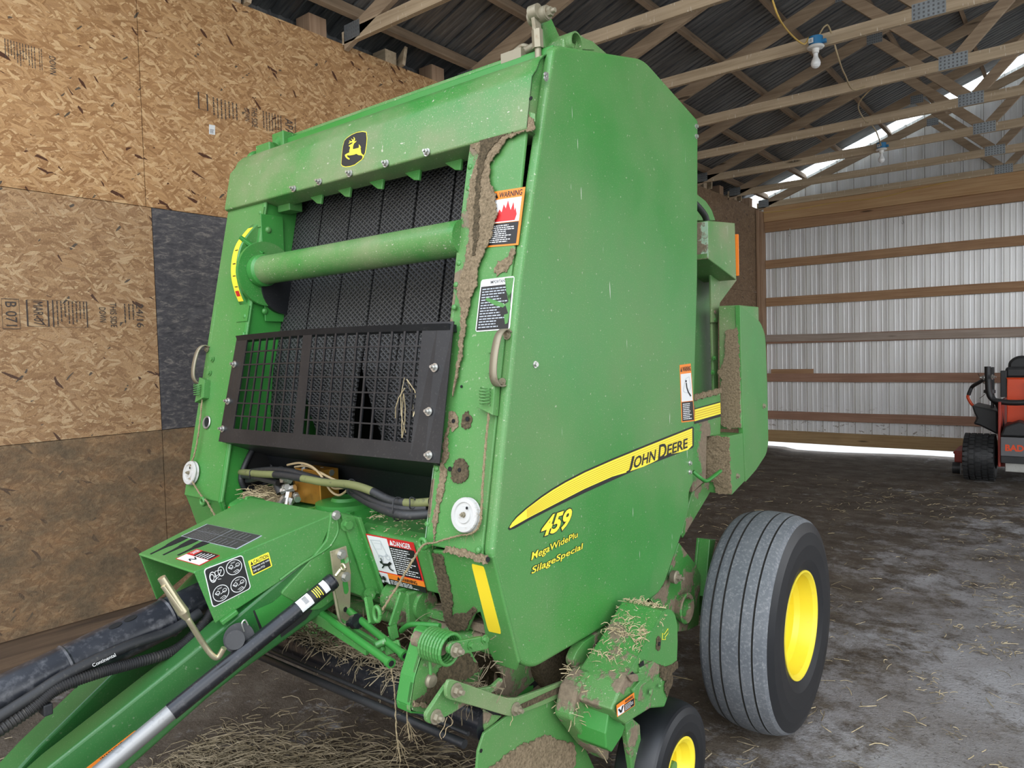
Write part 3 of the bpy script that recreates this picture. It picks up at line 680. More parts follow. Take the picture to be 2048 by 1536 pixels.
# yellow swoosh with the lettering, numbers and model lines
o_ = [(-1.2,1.4762,1.1525),(-1.2,1.4898,1.164),(-1.2,1.5128,1.178),(-1.2,1.5564,1.1934),(-1.2,1.6275,1.2138),(-1.2,1.6817,1.2258),(-1.2,1.7485,1.2381),(-1.2,1.8576,1.2528),(-1.2,2.0225,1.2683),(-1.2,2.2076,1.2828),(-1.2,2.417,1.2983),(-1.2,2.6404,1.3141),(-1.2,2.6532,1.3081),(-1.2,2.6504,1.2342),(-1.2,2.6372,1.2292),(-1.2,2.414,1.2192),(-1.2,2.2048,1.2105),(-1.2,2.0196,1.1969),(-1.2,1.8547,1.1845),(-1.2,1.7069,1.1711),(-1.2,1.5736,1.1566),(-1.2,1.5056,1.147),(-1.2,1.482,1.1472)]
i_ = [(-1.2,1.4823,1.1552),(-1.2,1.4944,1.1649),(-1.2,1.5164,1.1754),(-1.2,1.5594,1.1902),(-1.2,1.6305,1.2093),(-1.2,1.6847,1.2214),(-1.2,1.752,1.233),(-1.2,1.8605,1.2474),(-1.2,2.0258,1.2625),(-1.2,2.2113,1.2766),(-1.2,2.4212,1.2917),(-1.2,2.6378,1.3069),(-1.2,2.6362,1.2396),(-1.2,2.596,1.2274),(-1.2,2.5291,1.2262),(-1.2,2.4144,1.2308),(-1.2,2.306,1.2181),(-1.2,2.2345,1.2124),(-1.2,2.117,1.2097),(-1.2,2.0201,1.2095),(-1.2,1.8553,1.1972),(-1.2,1.7073,1.1803),(-1.2,1.5739,1.1649),(-1.2,1.5059,1.1551),(-1.2,1.4856,1.152)]
st = MB(); st.solid(o_, (0.0010, 0, 0), 0); st.solid(i_, (0.0016, 0, 0), 1)
tp = [Vector(p) for p in i_[3:12]]; 
for k in range(1, 8):
    pts = []
    for j in range(25):
        t = j / 24
        a = Vector((-1.2,1.5492,1.1945)).lerp(Vector((-1.2,2.6352,1.2117)), t)
        top = Vector((-1.2,1.5492,1.1945)); 
        seg_ = t * 8; i0 = min(int(seg_), 7); ptop = tp[i0].lerp(tp[i0 + 1], seg_ - i0)
        bl = [Vector(p) for p in [(-1.2,1.5583,1.1634),(-1.2,1.7073,1.1803),(-1.2,1.8553,1.1972),(-1.2,2.0201,1.2095),(-1.2,2.2348,1.2196),(-1.2,2.4144,1.2308),(-1.2,2.6353,1.2397)]]
        tt = t * 6; j0 = min(int(tt), 5); pbot = bl[j0].lerp(bl[j0 + 1], tt - j0)
        f_ = k / 8.0
        pts.append(ptop.lerp(pbot, f_))
    for p, q in zip(pts, pts[1:]):
        h = Vector((0, 0, 0.0011)); off = Vector((0.0019, 0, 0))
        st.add([p - h + off, q - h + off, q + h + off, p + h + off], [(0, 1, 2, 3)], 2)
swoosh = st.build('decal_stripe', ['black', 'yellow', 'yellow2'], sp); swoosh['label'] = 'long curved yellow stripe decal edged in black'
L = Label([(-1.2,2.1142,1.2091),(-1.2,2.5976,1.233),(-1.2,2.5931,1.2805),(-1.2,2.1302,1.2605)], 0.0021)
L.text('J', 0.0, -0.02, 0.085, 0.92, 'black', 0.02, 0.1); L.text('OHN', 0.095, 0.10, 0.43, 0.83, 'black', 0.02, 0.1)
L.text('D', 0.475, 0.06, 0.605, 1.06, 'black', 0.02, 0.1); L.text('EERE', 0.62, 0.10, 0.99, 0.84, 'black', 0.02, 0.1)
L.build('decal_lettering', sp, 'black brand lettering on the yellow stripe')
def outlined(c, txt, ob, yb, shear, name, lab, parent=sp):
    L = Label(c, 0.0010); L.text(txt, 0, 0, 1, 1, 'black', ob, shear); L.lv += 2; L.text(txt, 0, 0, 1, 1, 'yellow', yb, shear); L.build(name, parent, lab)
outlined([(-1.2,1.6213,1.0994),(-1.2,1.7681,1.0971),(-1.2,1.7805,1.1492),(-1.2,1.6412,1.149)], '459', 0.075, 0.036, 0.25, 'model_number', 'yellow model number outlined in black')
outlined([(-1.2,1.5736,1.0367),(-1.2,1.8109,1.0526),(-1.2,1.8082,1.074),(-1.2,1.5759,1.0638)], 'MegaWidePlu', 0.06, 0.012, 0.15, 'model_lettering', 'upper line of yellow model lettering, its end worn away')
outlined([(-1.2,1.5731,0.999),(-1.2,1.8382,1.0104),(-1.2,1.8369,1.0327),(-1.2,1.5756,1.0235)], 'SilageSpecial', 0.06, 0.012, 0.15, 'model_lettering', 'lower line of yellow model lettering')
L = Label([(-1.2,2.5455,1.3382),(-1.2,2.663,1.3333),(-1.2,2.6345,1.5612),(-1.2,2.5365,1.5582)], 0.0008)
L.rect(0, 0, 1, 1, 'orange'); L.rect(0.05, 0.36, 0.95, 0.84, 'white'); L.rect(0.05, 0.02, 0.95, 0.35, 'black'); L.text('WARNING', 0.22, 0.88, 0.95, 0.96, 'black', 0.02)
L.poly([(0.04, 0.88), (0.18, 0.88), (0.11, 0.96)], 'black'); L.line([(0.2, 0.55), (0.45, 0.75), (0.75, 0.78), (0.85, 0.6), (0.6, 0.5), (0.3, 0.52), (0.2, 0.55)], 0.02, 'palegrey', 0.3)
L.line([(0.48, 0.68), (0.5, 0.6), (0.6, 0.52), (0.8, 0.44)], 0.09, 'black', 0.3); L.circle(0.46, 0.71, 0.06, 0.02, 'black'); L.lines(0.1, 0.04, 0.9, 0.33, 9, 'white', 0.5, 8)
L.build('warning_label', sp, 'orange edged warning sticker near the rear edge of the side panel')

# front frame: posts, hood, header
post = [FP(-1.44, 1.09), FP(-1.234, 1.09), FP(-1.234, 2.40), FP(-1.44, 2.40)]
fp = MB().solid(post, -FN * 0.012); fp.solid([FP(-1.446, 1.08, -0.002), FP(-1.446, 2.3, -0.002), FP(-1.446, 2.3, -0.13), FP(-1.446, 1.08, -0.13)], (0.01, 0, 0))
rpost = fp.build('front_post', 'green', B, bevel=0.004); rpost['label'] = 'right front post with caked dirt and warning stickers'
lpts = [FP(-2.80, 1.09), FP(-2.52, 1.09), FP(-2.52, 2.30), FP(-2.80, 2.30)]
lpost = MB().solid(lpts, -FN * 0.012); lpost.solid([FP(-2.80, 1.09), FP(-2.80, 2.3), FP(-2.80, 2.3, -0.05), FP(-2.80, 1.09, -0.05)], (0.01, 0, 0))
lpost = lpost.build('front_post', 'green', B, bevel=0.005); lpost['label'] = 'left front post carrying the yellow size scale'
# inner chamber side walls
def yz(x, pts, t, mt, name, parent=B, bevel=0.003): return MB().solid([(x, a, b) for a, b in pts], (t, 0, 0)).build(name, mt, parent, bevel=bevel)
ch = [(1.66, 2.30), (1.405, 1.09), (1.50, 0.80), (2.1, 0.62), (2.7, 0.80), (2.95, 1.2), (2.95, 2.2), (2.6, 2.5), (1.75, 2.46)]
yz(-2.53, ch, -0.012, 'fresh', 'chamber_wall'); yz(-1.447, ch, 0.012, 'dirty', 'chamber_wall')
# hood: rounded top plate
prof = [(2.245, 0.012), (2.40, 0.012)]
hp = [FP(0, 2.245, 0.014), FP(0, 2.395, 0.014)]
hp += [Vector((0, 1.690 + 0.0, 2.425)), Vector((0, 1.704, 2.452)), Vector((0, 1.728, 2.474)), Vector((0, 1.76, 2.490)), Vector((0, 2.27, 2.60))]
def sweepx(pr_, x0, x1, t, mt, name, parent=B, bevel=0.0, smooth=True):
    b = MB(); n = len(pr_); V = []
    for p in pr_: V += [(x0, p[1], p[2]), (x1, p[1], p[2])]
    b.add(V, [(2 * i, 2 * i + 1, 2 * i + 3, 2 * i + 2) for i in range(n - 1)], 0, smooth)
    o = b.build(name, mt, parent); sm = o.modifiers.new('sheet', 'SOLIDIFY'); sm.thickness = t; sm.offset = -1
    return o
hood = sweepx([FP(0, 2.245, -0.07), FP(0, 2.243, 0.008), FP(0, 2.248, 0.014)] + hp[1:], -2.795, -1.222, 0.006, 'hood', 'front_hood', B)
hood.modifiers['sheet'].offset = 0
e_ = hood.modifiers.new('w', 'WEIGHTED_NORMAL')
hood['label'] = 'wide dusty hood plate with the leaping deer badge'
MB().solid([FP(-1.236, 2.245, 0.012)] + [Vector((-1.236, p[1], p[2])) for p in hp[1:]] + [Vector((-1.236, 2.25, 2.45)), FP(-1.236, 2.245, -0.25)], (0.004, 0, 0)).build('hood_end', 'hood', hood)
MB().solid([FP(-2.79, 2.245, 0.010)] + [Vector((-2.79, p[1], p[2])) for p in hp[1:]] + [Vector((-2.79, 2.25, 2.45)), FP(-2.79, 2.245, -0.25)], (0.004, 0, 0)).build('hood_end', 'hood', hood)
MB().box(-2.62, -1.24, 1.86, 1.93, 2.47, 2.575).build('top_rail', 'hood', B, bevel=0.006)
MB().box(-2.60, -1.24, 1.80, 1.86, 2.47, 2.535).build('top_rail', 'fresh', B, bevel=0.006)
bb = MB().box(-2.66, -2.58, 1.78, 1.86, 2.46, 2.56).cyl((-2.62, 1.77, 2.50), (-2.62, 1.82, 2.56), 0.02).box(-2.72, -2.62, 1.74, 1.80, 2.45, 2.515); bb.build('latch_bracket', 'green', B, bevel=0.004)
bolts([FP(x, 2.250, 0.018) for x in (-2.31, -2.155, -1.985, -1.80, -1.61)], FN, 0.009, 'zinc')
for x in (-2.25, -2.085, -1.91, -1.73, -1.545):
    p = [FP(x - 0.06, 2.245, -0.05), FP(x + 0.02, 2.245, -0.05), FP(x + 0.02, 2.205, -0.05), FP(x - 0.005, 2.21, -0.05)]
    MB().solid(p, (0, 0.012, 0)).build('belt_guide', 'green', B, bevel=0.003)
MB().box(-2.52, -2.44, 1.70, 1.76, 2.205, 2.25).build('header_block', 'green', B, bevel=0.003)
MB().cyl((-2.52, 1.80, 2.40), (-1.45, 1.80, 2.40), 0.09, k=32).build('top_roller', 'plastic', B)
# badge
bc = [(-2.0631,1.6592,2.295),(-1.9687,1.6578,2.2885),(-1.9422,1.6817,2.4024),(-2.059,1.6835,2.411)]
BS = [(-1.946,1.6648,2.3989),(-1.9252,1.6633,2.3917),(-1.9165,1.6581,2.367),(-1.9142,1.6528,2.3419),(-1.9153,1.647,2.314),(-1.9181,1.6458,2.3084),(-1.923,1.6444,2.3016),(-1.9253,1.6427,2.2933),(-1.9472,1.641,2.2852),(-1.967,1.6395,2.2784),(-1.9936,1.6394,2.2776),(-2.0212,1.6402,2.2814),(-2.0392,1.6417,2.2887),(-2.047,1.6434,2.297),(-2.0513,1.6512,2.3339),(-2.0519,1.6573,2.3631),(-2.0469,1.662,2.3857),(-2.0336,1.6637,2.3938),(-2.0078,1.6652,2.4008),(-1.9787,1.6658,2.4034)]
def inset(P_, d):
    P_ = [Vector(p) for p in P_]; c = sum(P_, Vector()) / len(P_); return [c + (p - c) * (1 - d / (p - c).length) for p in P_]
deer = [(-2.0165,1.6558,2.3665),(-2.0124,1.6566,2.3704),(-2.0051,1.6569,2.3719),(-2.0132,1.6574,2.3745),(-2.0143,1.658,2.3773),(-2.0073,1.6575,2.3747),(-1.9991,1.6568,2.3715),(-1.9968,1.6573,2.3738),(-1.999,1.6581,2.3776),(-2.0049,1.6589,2.3814),(-2.0017,1.659,2.3818),(-1.9941,1.6578,2.3762),(-1.9911,1.6575,2.3749),(-1.9892,1.6583,2.3784),(-1.9912,1.6593,2.3832),(-1.9945,1.6599,2.386),(-1.9886,1.6594,2.3837),(-1.9837,1.6582,2.378),(-1.9834,1.6573,2.3736),(-1.9848,1.6565,2.37),(-1.9826,1.6559,2.3674),(-1.979,1.656,2.3677),(-1.9743,1.6562,2.3685),(-1.9753,1.6555,2.3655),(-1.9801,1.655,2.3629),(-1.9851,1.6546,2.3611),(-1.9874,1.6537,2.3565),(-1.9886,1.6526,2.3514),(-1.9887,1.6511,2.3443),(-1.9853,1.6504,2.3407),(-1.9766,1.6502,2.34),(-1.966,1.6502,2.34),(-1.9557,1.65,2.339),(-1.9554,1.6508,2.3428),(-1.9559,1.6519,2.3479),(-1.9578,1.6528,2.3522),(-1.9529,1.652,2.3487),(-1.9469,1.6507,2.3425),(-1.9445,1.6499,2.3384),(-1.9462,1.6494,2.3363),(-1.9433,1.648,2.3297),(-1.9404,1.6461,2.3203),(-1.9344,1.6447,2.3138),(-1.9249,1.6435,2.3079),(-1.9212,1.6423,2.3022),(-1.9226,1.641,2.2962),(-1.9305,1.6405,2.2939),(-1.9276,1.6419,2.3003),(-1.9296,1.6429,2.3053),(-1.9378,1.6439,2.3097),(-1.9499,1.6444,2.3125),(-1.9587,1.6454,2.3169),(-1.9653,1.6462,2.3207),(-1.9752,1.6459,2.3194),(-1.9887,1.646,2.3201),(-2.0025,1.6464,2.3218),(-2.014,1.6471,2.3251),(-2.0163,1.6466,2.3227),(-2.0108,1.6455,2.3173),(-2.0004,1.6442,2.3113),(-1.9979,1.6433,2.3069),(-2.0021,1.6432,2.3067),(-2.0143,1.6446,2.3133),(-2.0235,1.6462,2.3209),(-2.028,1.6477,2.3279),(-2.0233,1.6482,2.3304),(-2.0127,1.6485,2.3319),(-2.0042,1.6487,2.3327),(-2.0058,1.6503,2.3406),(-2.0039,1.6518,2.3474),(-2.004,1.653,2.3531),(-2.0117,1.6536,2.3562),(-2.0118,1.6543,2.3594),(-2.0024,1.6546,2.3611),(-1.9957,1.655,2.3629),(-1.9921,1.6557,2.3661),(-1.9983,1.656,2.3678),(-2.009,1.6559,2.3671)]
b = MB(); b.solid(BS, FN * 0.0006, 0); b.solid([p + FN * 0.0007 for p in inset(BS, 0.0022)], FN * 0.0006, 1); b.solid([p + FN * 0.0014 for p in inset(BS, 0.0048)], FN * 0.0006, 0); b.solid(deer, FN * 0.0008, 1)
b.build('deer_badge', ['black', 'yellow'], hood)['label'] = 'black and yellow shield badge with a leaping deer'

# cross tube and its collar
tc_ = Vector((0, 1.60, 1.965))
MB().cyl((-2.50, 1.60, 1.965), (-1.435, 1.60, 1.965), 0.054, k=40).build('cross_tube', 'hood', B)
MB().lathe([(0, 0.0), (0, 0.062), (0.03, 0.062), (0.04, 0.054)], (-2.50, 1.60, 1.965), XP, 40, [0] * 3).build('tube_collar', 'green', B)
MB().cyl((-2.519, 1.63, 1.955), (-2.502, 1.63, 1.955), 0.125, k=40).build('bearing_plate', 'green', B, bevel=0.002)
MB().cyl((-2.519, 1.70, 1.90), (-2.495, 1.70, 1.90), 0.10, k=32).build('belt_flange', 'plastic', B)
# diamond tread belts, alternate ones stepping back at the bottom
for k in range(7):
    x0 = -2.527 + 0.178 * k; x1 = x0 + 0.168; s_ = k % 2
    P0 = [(1.86, 2.36), (1.803, 2.26), (1.688, 1.71)] + ([(1.66, 1.58), (1.69, 1.42), (1.78, 1.15)] if s_ else [(1.655, 1.58), (1.635, 1.42), (1.64, 1.30)])
    sk = (0.03 if k in (3, 5) else -0.03 if k in (2, 4) else 0)
    b = MB(); V = []
    for i, (y, z) in enumerate(P0):
        d = sk * max(0, i - 3) * 0.6; V += [(x0 + d, y, z), (x1 + d, y, z), (x1 + d, y + 0.008, z), (x0 + d, y + 0.008, z)]
    n = len(P0)
    b.add(V, [(4 * i + a, 4 * i + 4 + a, 4 * i + 4 + (a + 1) % 4, 4 * i + (a + 1) % 4) for i in range(n - 1) for a in range(4)] + [(0, 1, 2, 3), (4 * n - 1, 4 * n - 2, 4 * n - 3, 4 * n - 4)])
    b.build('baling_belt', 'belt', B)
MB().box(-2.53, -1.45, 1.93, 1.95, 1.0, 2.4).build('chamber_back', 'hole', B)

# net guard
GQ = [(-2.5502,1.4235,1.317),(-1.3952,1.4241,1.32),(-1.4022,1.5053,1.7073),(-2.5308,1.5062,1.7116)]
def GP(s_, t, h=0.0):
    a, b_, c, d = [Vector(p) for p in GQ]; p = a * (1 - s_) * (1 - t) + b_ * s_ * (1 - t) + c * s_ * t + d * (1 - s_) * t
    return p + FN * (h + 0.035 * math.sin(PI * min(max(s_, 0), 1)) * (0.3 + 0.7 * t) )
g0 = MB()
def gstrip(s0, s1, t0_, t1, n, m=0, th=0.003):
    for i in range(n):
        a, b_ = s0 + (s1 - s0) * i / n, s0 + (s1 - s0) * (i + 1) / n
        V = [GP(a, t0_), GP(b_, t0_), GP(b_, t1), GP(a, t1)]; V += [p - FN * th for p in V]
        g0.add(V, [(0, 1, 2, 3), (7, 6, 5, 4), (0, 4, 5, 1), (2, 6, 7, 3), (1, 5, 6, 2), (3, 7, 4, 0)], m, False)
gstrip(0, 0.075, 0, 1, 2); gstrip(0.90, 1.0, -0.0, 1.02, 2); gstrip(0.075, 0.90, 0, 0.13, 16)
guard = g0.build('net_guard', 'plastic', B); guard['label'] = 'black guard with a plastic lattice'
g0 = MB(); gstrip(0.415, 0.46, 0.13, 0.96, 2)
for i in range(19):
    s_ = 0.075 + 0.045 * (i + 0.0)
    if 0.40 < s_ < 0.47 or s_ > 0.9: continue
    gstrip(s_ - 0.0035, s_ + 0.0035, 0.13, 0.955, 1, 0, 0.005)
for j in range(1, 8):
    t = 0.13 + 0.83 * j / 7.0
    if j < 7: gstrip(0.07, 0.90, t - 0.006, t + 0.006, 18, 0, 0.005)
g0.build('guard_lattice', 'plastic', guard)
b = MB(); n = 24; tp_ = [GP(0.01 + 0.98 * i / n, 0.955 + (0.0 if i < 3 else -0.0) , 0.0) for i in range(n + 1)]; V = []
for p in tp_: V += [p, p + FN * 0.008 + Vector((0, 0, 0.018)), p - FN * 0.03 + Vector((0, 0, 0.022)), p - FN * 0.03]
b.add(V, [(4 * i + a, 4 * i + 4 + a, 4 * i + 4 + (a + 1) % 4, 4 * i + (a + 1) % 4) for i in range(n) for a in range(4)] + [(0, 1, 2, 3), (4 * n + 3, 4 * n + 2, 4 * n + 1, 4 * n)])
b.build('guard_top_rail', 'plastic', guard)
ga, gb = Vector(GQ[0]), Vector(GQ[1]); 
tray = MB().solid([ga + Vector((0.02, 0, 0)), gb + Vector((-0.02, 0, 0)), Vector((-1.45, 1.60, 1.235)), Vector((-2.52, 1.60, 1.245))], (0, 0.004, 0.004))
tray.solid([(-2.52, 1.60, 1.245), (-1.45, 1.60, 1.235), (-1.45, 1.66, 1.10), (-2.52, 1.66, 1.10)], (0, 0.01, 0))
tray.build('lower_tray', 'plastic', guard)
bolts([GP(s_, t, 0.001) for s_, t in ((0.02, 0.73), (0.02, 0.38), (0.015, 0.12), (0.955, 0.68), (0.95, 0.36), (0.965, 0.05))], FN, 0.009, 'zinc', guard)

# right post extras: dirty cover strip, rivets, holes, stickers
cs_ = [(-1.4427,1.6531,2.2855),(-1.4242,1.6552,2.2957),(-1.2402,1.6569,2.3036),(-1.2022,1.6533,2.2866),(-1.1991,1.6481,2.2617),(-1.2285,1.6484,2.263),(-1.3728,1.6493,2.2674),(-1.4072,1.6467,2.2549),(-1.3835,1.6122,2.0905),(-1.3841,1.5822,1.9475),(-1.3874,1.5663,1.8717),(-1.3957,1.5529,1.8077),(-1.4402,1.5538,1.8121),(-1.4433,1.5733,1.9047),(-1.4435,1.5837,1.9546),(-1.4418,1.6071,2.0661),(-1.4412,1.632,2.1848),(-1.4384,1.6438,2.2414)]
MB().solid(cs_, FN * 0.005).build('cover_strip', 'dirty', rpost, bevel=0.002)
def crust(pts, n_, mt, parent, seed, t=0.003):
    out, v = blotch(pts, n_, t, seed); return MB().solid(out, v).build('dirt_crust', mt, parent)
crust([(-1.4348,1.6456,2.274),(-1.403,1.6525,2.307),(-1.3102,1.6515,2.3024),(-1.2282,1.6492,2.2914),(-1.1991,1.6438,2.2658),(-1.1986,1.6377,2.2363),(-1.2548,1.6385,2.2405),(-1.2937,1.6363,2.2297),(-1.3178,1.631,2.2045),(-1.348,1.6241,2.1718),(-1.3453,1.6148,2.1271),(-1.3127,1.6022,2.0671),(-1.3015,1.5906,2.0116),(-1.3114,1.5796,1.9595),(-1.3264,1.5711,1.9186),(-1.3484,1.5626,1.8782),(-1.3497,1.5492,1.8144),(-1.3675,1.5395,1.768),(-1.373,1.5274,1.7101),(-1.375,1.5054,1.6053),(-1.3907,1.4879,1.522),(-1.3911,1.4836,1.5012),(-1.3896,1.5109,1.6316),(-1.3951,1.5331,1.7377),(-1.424,1.5482,1.8096),(-1.4046,1.5615,1.873),(-1.3991,1.5843,1.9815),(-1.4219,1.6012,2.0623),(-1.4167,1.6198,2.1511),(-1.3953,1.6308,2.2034),(-1.4392,1.6409,2.2519)], FN, 'dirt', rpost, 1, 0.003)
crust([(-1.3917,1.6422,2.2751),(-1.3184,1.6435,2.2813),(-1.2431,1.6422,2.275),(-1.2274,1.638,2.2551),(-1.2999,1.6363,2.2466),(-1.3512,1.6298,2.2161),(-1.3675,1.6224,2.1803),(-1.3748,1.6122,2.1317),(-1.3707,1.5959,2.0539),(-1.3594,1.5795,1.976),(-1.3634,1.5649,1.9063),(-1.3734,1.564,1.902),(-1.3859,1.5871,2.0123),(-1.3932,1.6128,2.135),(-1.3937,1.6293,2.2135)], FN, 'dirt_dark', rpost, 2, 0.002)
crust([(-1.4012,1.4758,1.425),(-1.3971,1.4607,1.3533),(-1.3869,1.4566,1.3336),(-1.4049,1.452,1.3119),(-1.3869,1.447,1.288),(-1.3977,1.4331,1.2213),(-1.4046,1.4234,1.1754),(-1.407,1.4077,1.1002),(-1.422,1.4177,1.1483),(-1.4166,1.439,1.2499),(-1.4153,1.4562,1.3317),(-1.4123,1.4713,1.4038)], FN, 'dirt', rpost, 3, 0.003)
crust([(-1.4061,1.4823,1.456),(-1.3853,1.4835,1.4617),(-1.3681,1.4793,1.4417),(-1.3712,1.4739,1.416),(-1.3869,1.471,1.4025),(-1.4039,1.4747,1.4198)], FN, 'dirt', rpost, 4, 0.002)
crust([(-1.3529,1.4826,1.4576),(-1.3366,1.4838,1.4631),(-1.3197,1.4796,1.4433),(-1.3195,1.4743,1.4182),(-1.3388,1.4726,1.4098),(-1.3555,1.4762,1.4269)], FN, 'dirt_dark', rpost, 5, 0.002)
crust([(-1.3706,1.4537,1.3196),(-1.3447,1.4567,1.3339),(-1.3158,1.4545,1.3235),(-1.308,1.4484,1.2944),(-1.3215,1.4435,1.271),(-1.3479,1.442,1.2637),(-1.3714,1.4452,1.2792)], FN, 'dirt_dark', rpost, 6, 0.003)
crust([(-1.3633,1.4064,1.0939),(-1.3367,1.4077,1.1002),(-1.2685,1.4067,1.0955),(-1.2099,1.406,1.0923),(-1.207,1.4017,1.0718),(-1.2658,1.4028,1.0769),(-1.3199,1.4036,1.0808),(-1.3679,1.4032,1.0786)], FN, 'dirt', rpost, 8, 0.003)
crust([(-1.2866,1.5707,1.878),(-1.2541,1.5722,1.8852),(-1.2376,1.5773,1.9094),(-1.2241,1.5765,1.9053),(-1.2276,1.5717,1.8824),(-1.2439,1.5666,1.8581),(-1.2488,1.5639,1.8456),(-1.2811,1.5624,1.8381),(-1.2962,1.5648,1.85)], FN, 'dirt', rpost, 9, 0.002)
for q, r_ in (((-1.2651,1.569,1.87), 0.009), ((-1.2158,1.6505,2.3315), 0.006), ((-1.3847,1.4746,1.434), 0.006), ((-1.333,1.4761,1.4414), 0.007), ((-1.3777,1.4471,1.3027), 0.007), ((-1.341,1.4461,1.303), 0.006), ((-1.2085,1.4016,1.086), 0.007), ((-1.3707,1.4968,1.53), 0.004)):
    MB().cyl(Vector(q), Vector(q) + FN * 0.0015, r_, k=14).build('bolt_hole', 'hole', rpost)
rivets([Vector(q) + FN * 0.008 for q in ((-1.4227,1.6577,2.2881), (-1.2298,1.658,2.2894), (-1.4278,1.6337,2.1738), (-1.424,1.6199,2.1076), (-1.4283,1.5732,1.8848), (-1.4306,1.5599,1.8216), (-1.2421,1.4095,1.104), (-1.4283,1.5461,1.7555))], FN, 0.009, 'green', rpost)
rivets([(-1.4329,1.4505,1.2994),(-1.4444,1.4182,1.1453),(-1.2448,1.4099,1.1058)], FN, 0.009, 'green', rpost)
L = Label([(-1.3338,1.5812,1.9231),(-1.2191,1.5799,1.917),(-1.2156,1.6141,2.0801),(-1.3321,1.6151,2.0849)], 0.0012)
L.rect(0, 0, 1, 1, 'orange'); L.rect(0.03, 0.42, 0.93, 0.84, 'white'); L.rect(0.03, 0.03, 0.93, 0.41, 'black')
L.text('WARNING', 0.22, 0.87, 0.93, 0.965, 'black', 0.02); L.poly([(0.04, 0.87), (0.19, 0.87), (0.115, 0.97)], 'black')
L.poly([(0.15, 0.44), (0.80, 0.44), (0.84, 0.54), (0.78, 0.66), (0.76, 0.60), (0.70, 0.76), (0.64, 0.62), (0.58, 0.70), (0.52, 0.80), (0.48, 0.66), (0.40, 0.74), (0.36, 0.60), (0.28, 0.66), (0.22, 0.54)], 'red'); L.lines(0.07, 0.06, 0.88, 0.38, 9, 'white', 0.45, 4)
L.build('warning_label', rpost, 'orange and white warning sticker with red flames')
L = Label([(-1.3423,1.5307,1.6824),(-1.2181,1.5311,1.6843),(-1.22,1.5619,1.831),(-1.3412,1.5617,1.8302)], 0.0012)
L.rrect(0, 0, 1, 1, 0.06, 'white'); L.rect(0.03, 0.02, 0.96, 0.86, 'black'); L.text('IMPORTANT', 0.30, 0.90, 0.78, 0.96, 'black', 0.01); L.lines(0.08, 0.05, 0.9, 0.83, 15, 'palegrey', 0.4, 6)
L.poly([(0.72, 0.98), (0.98, 0.97), (0.96, 0.70), (0.86, 0.62), (0.90, 0.52), (0.80, 0.48), (0.55, 0.56), (0.25, 0.64), (0.20, 0.60), (0.50, 0.48), (0.75, 0.42), (0.82, 0.46), (0.92, 0.30), (0.80, 0.28), (0.86, 0.10), (0.93, 0.12), (0.97, 0.40), (0.93, 0.60), (0.80, 0.72), (0.84, 0.90)], 'green')
L.build('notice_label', rpost, 'torn black and white notice sticker')
# bent light edge strips on the post seams
MB().solid([FP(-1.446, 1.09, 0.0), FP(-1.440, 1.09, 0.004), FP(-1.440, 1.30, 0.004), FP(-1.446, 1.30, 0.0)], FN * 0.002).build('edge_strip', 'oldpaint', rpost)

# strap handles with latches, twine pulleys
def handle(pts, name='strap_handle'):
    P = smooth_path(pts, 6); b = MB(); V = []
    for i, p in enumerate(P):
        t = (P[min(i + 1, len(P) - 1)] - P[max(i - 1, 0)]).normalized(); nn = t.cross(XP).normalized()
        V += [p - XP * 0.012 - nn * 0.002, p + XP * 0.012 - nn * 0.002, p + XP * 0.012 + nn * 0.002, p - XP * 0.012 + nn * 0.002]
    n = len(P) - 1
    b.add(V, [(4 * i + a, 4 * i + 4 + a, 4 * i + 4 + (a + 1) % 4, 4 * i + (a + 1) % 4) for i in range(n) for a in range(4)] + [(0, 1, 2, 3), (4 * n + 3, 4 * n + 2, 4 * n + 1, 4 * n)], 0, True)
    return b.build(name, 'rusty', B)
for sx, x in ((1, -1.222), (-1, -2.785)):
    zc = 1.592
    handle([FP(x, zc + 0.085, 0.0), FP(x, zc + 0.088, 0.022), FP(x, zc + 0.065, 0.042), FP(x, zc + 0.01, 0.050), FP(x, zc - 0.04, 0.045), FP(x, zc - 0.062, 0.025), FP(x, zc - 0.058, 0.0)])
    bolts([FP(x, zc + 0.075, 0.004), FP(x, zc - 0.050, 0.004)], FN, 0.008, 'rusty', B, False)
    lb = MB().solid([FP(x - 0.055 * sx, zc - 0.05, 0.0), FP(x - 0.01 * sx, zc - 0.04, 0.0), FP(x - 0.005 * sx, zc - 0.14, 0.0), FP(x - 0.065 * sx, zc - 0.12, 0.0)], FN * 0.025)
    hx = [FP(x - 0.03 * sx, zc - 0.115 + 0.0, 0.03) + Vector((0.014 * math.cos(t * 0.9), 0.014 * math.sin(t * 0.9), 0.0006 * t * 2)) for t in range(0, 40)]
    lb.tube(hx, 0.0022, 6); lb.build('latch_bracket', 'green', B, bevel=0.003)
    bolts([FP(x - 0.045 * sx, zc - 0.02, 0.002), FP(x - 0.05 * sx, zc + 0.035, 0.002)], FN, 0.008, 'green', B, False)
def pulley(q, name='twine_pulley'):
    q = Vector(q); o = MB().lathe([(0, 0.0), (0, 0.044), (0.004, 0.047), (0.010, 0.040), (0.016, 0.047), (0.020, 0.045), (0.021, 0.034), (0.017, 0.032), (0.017, 0.024), (0.021, 0.022), (0.021, 0.011), (0.018, 0.0)], q, FN, 48, [0] * 11).build(name, 'pulley', B)
    MB().bolt(q + FN * 0.018, FN, 0.007).build('pulley_bolt', 'rusty', o)
    q2 = q + FN * 0.0212 + Vector((0.014, 0, 0.02)); MB().cyl(q2, q2 + FN * 0.001, 0.004, k=10).build('pulley_hole', 'hole', o)
pulley((-1.2917,1.4231,1.1885)); pulley((-2.7442,1.4217,1.1816))
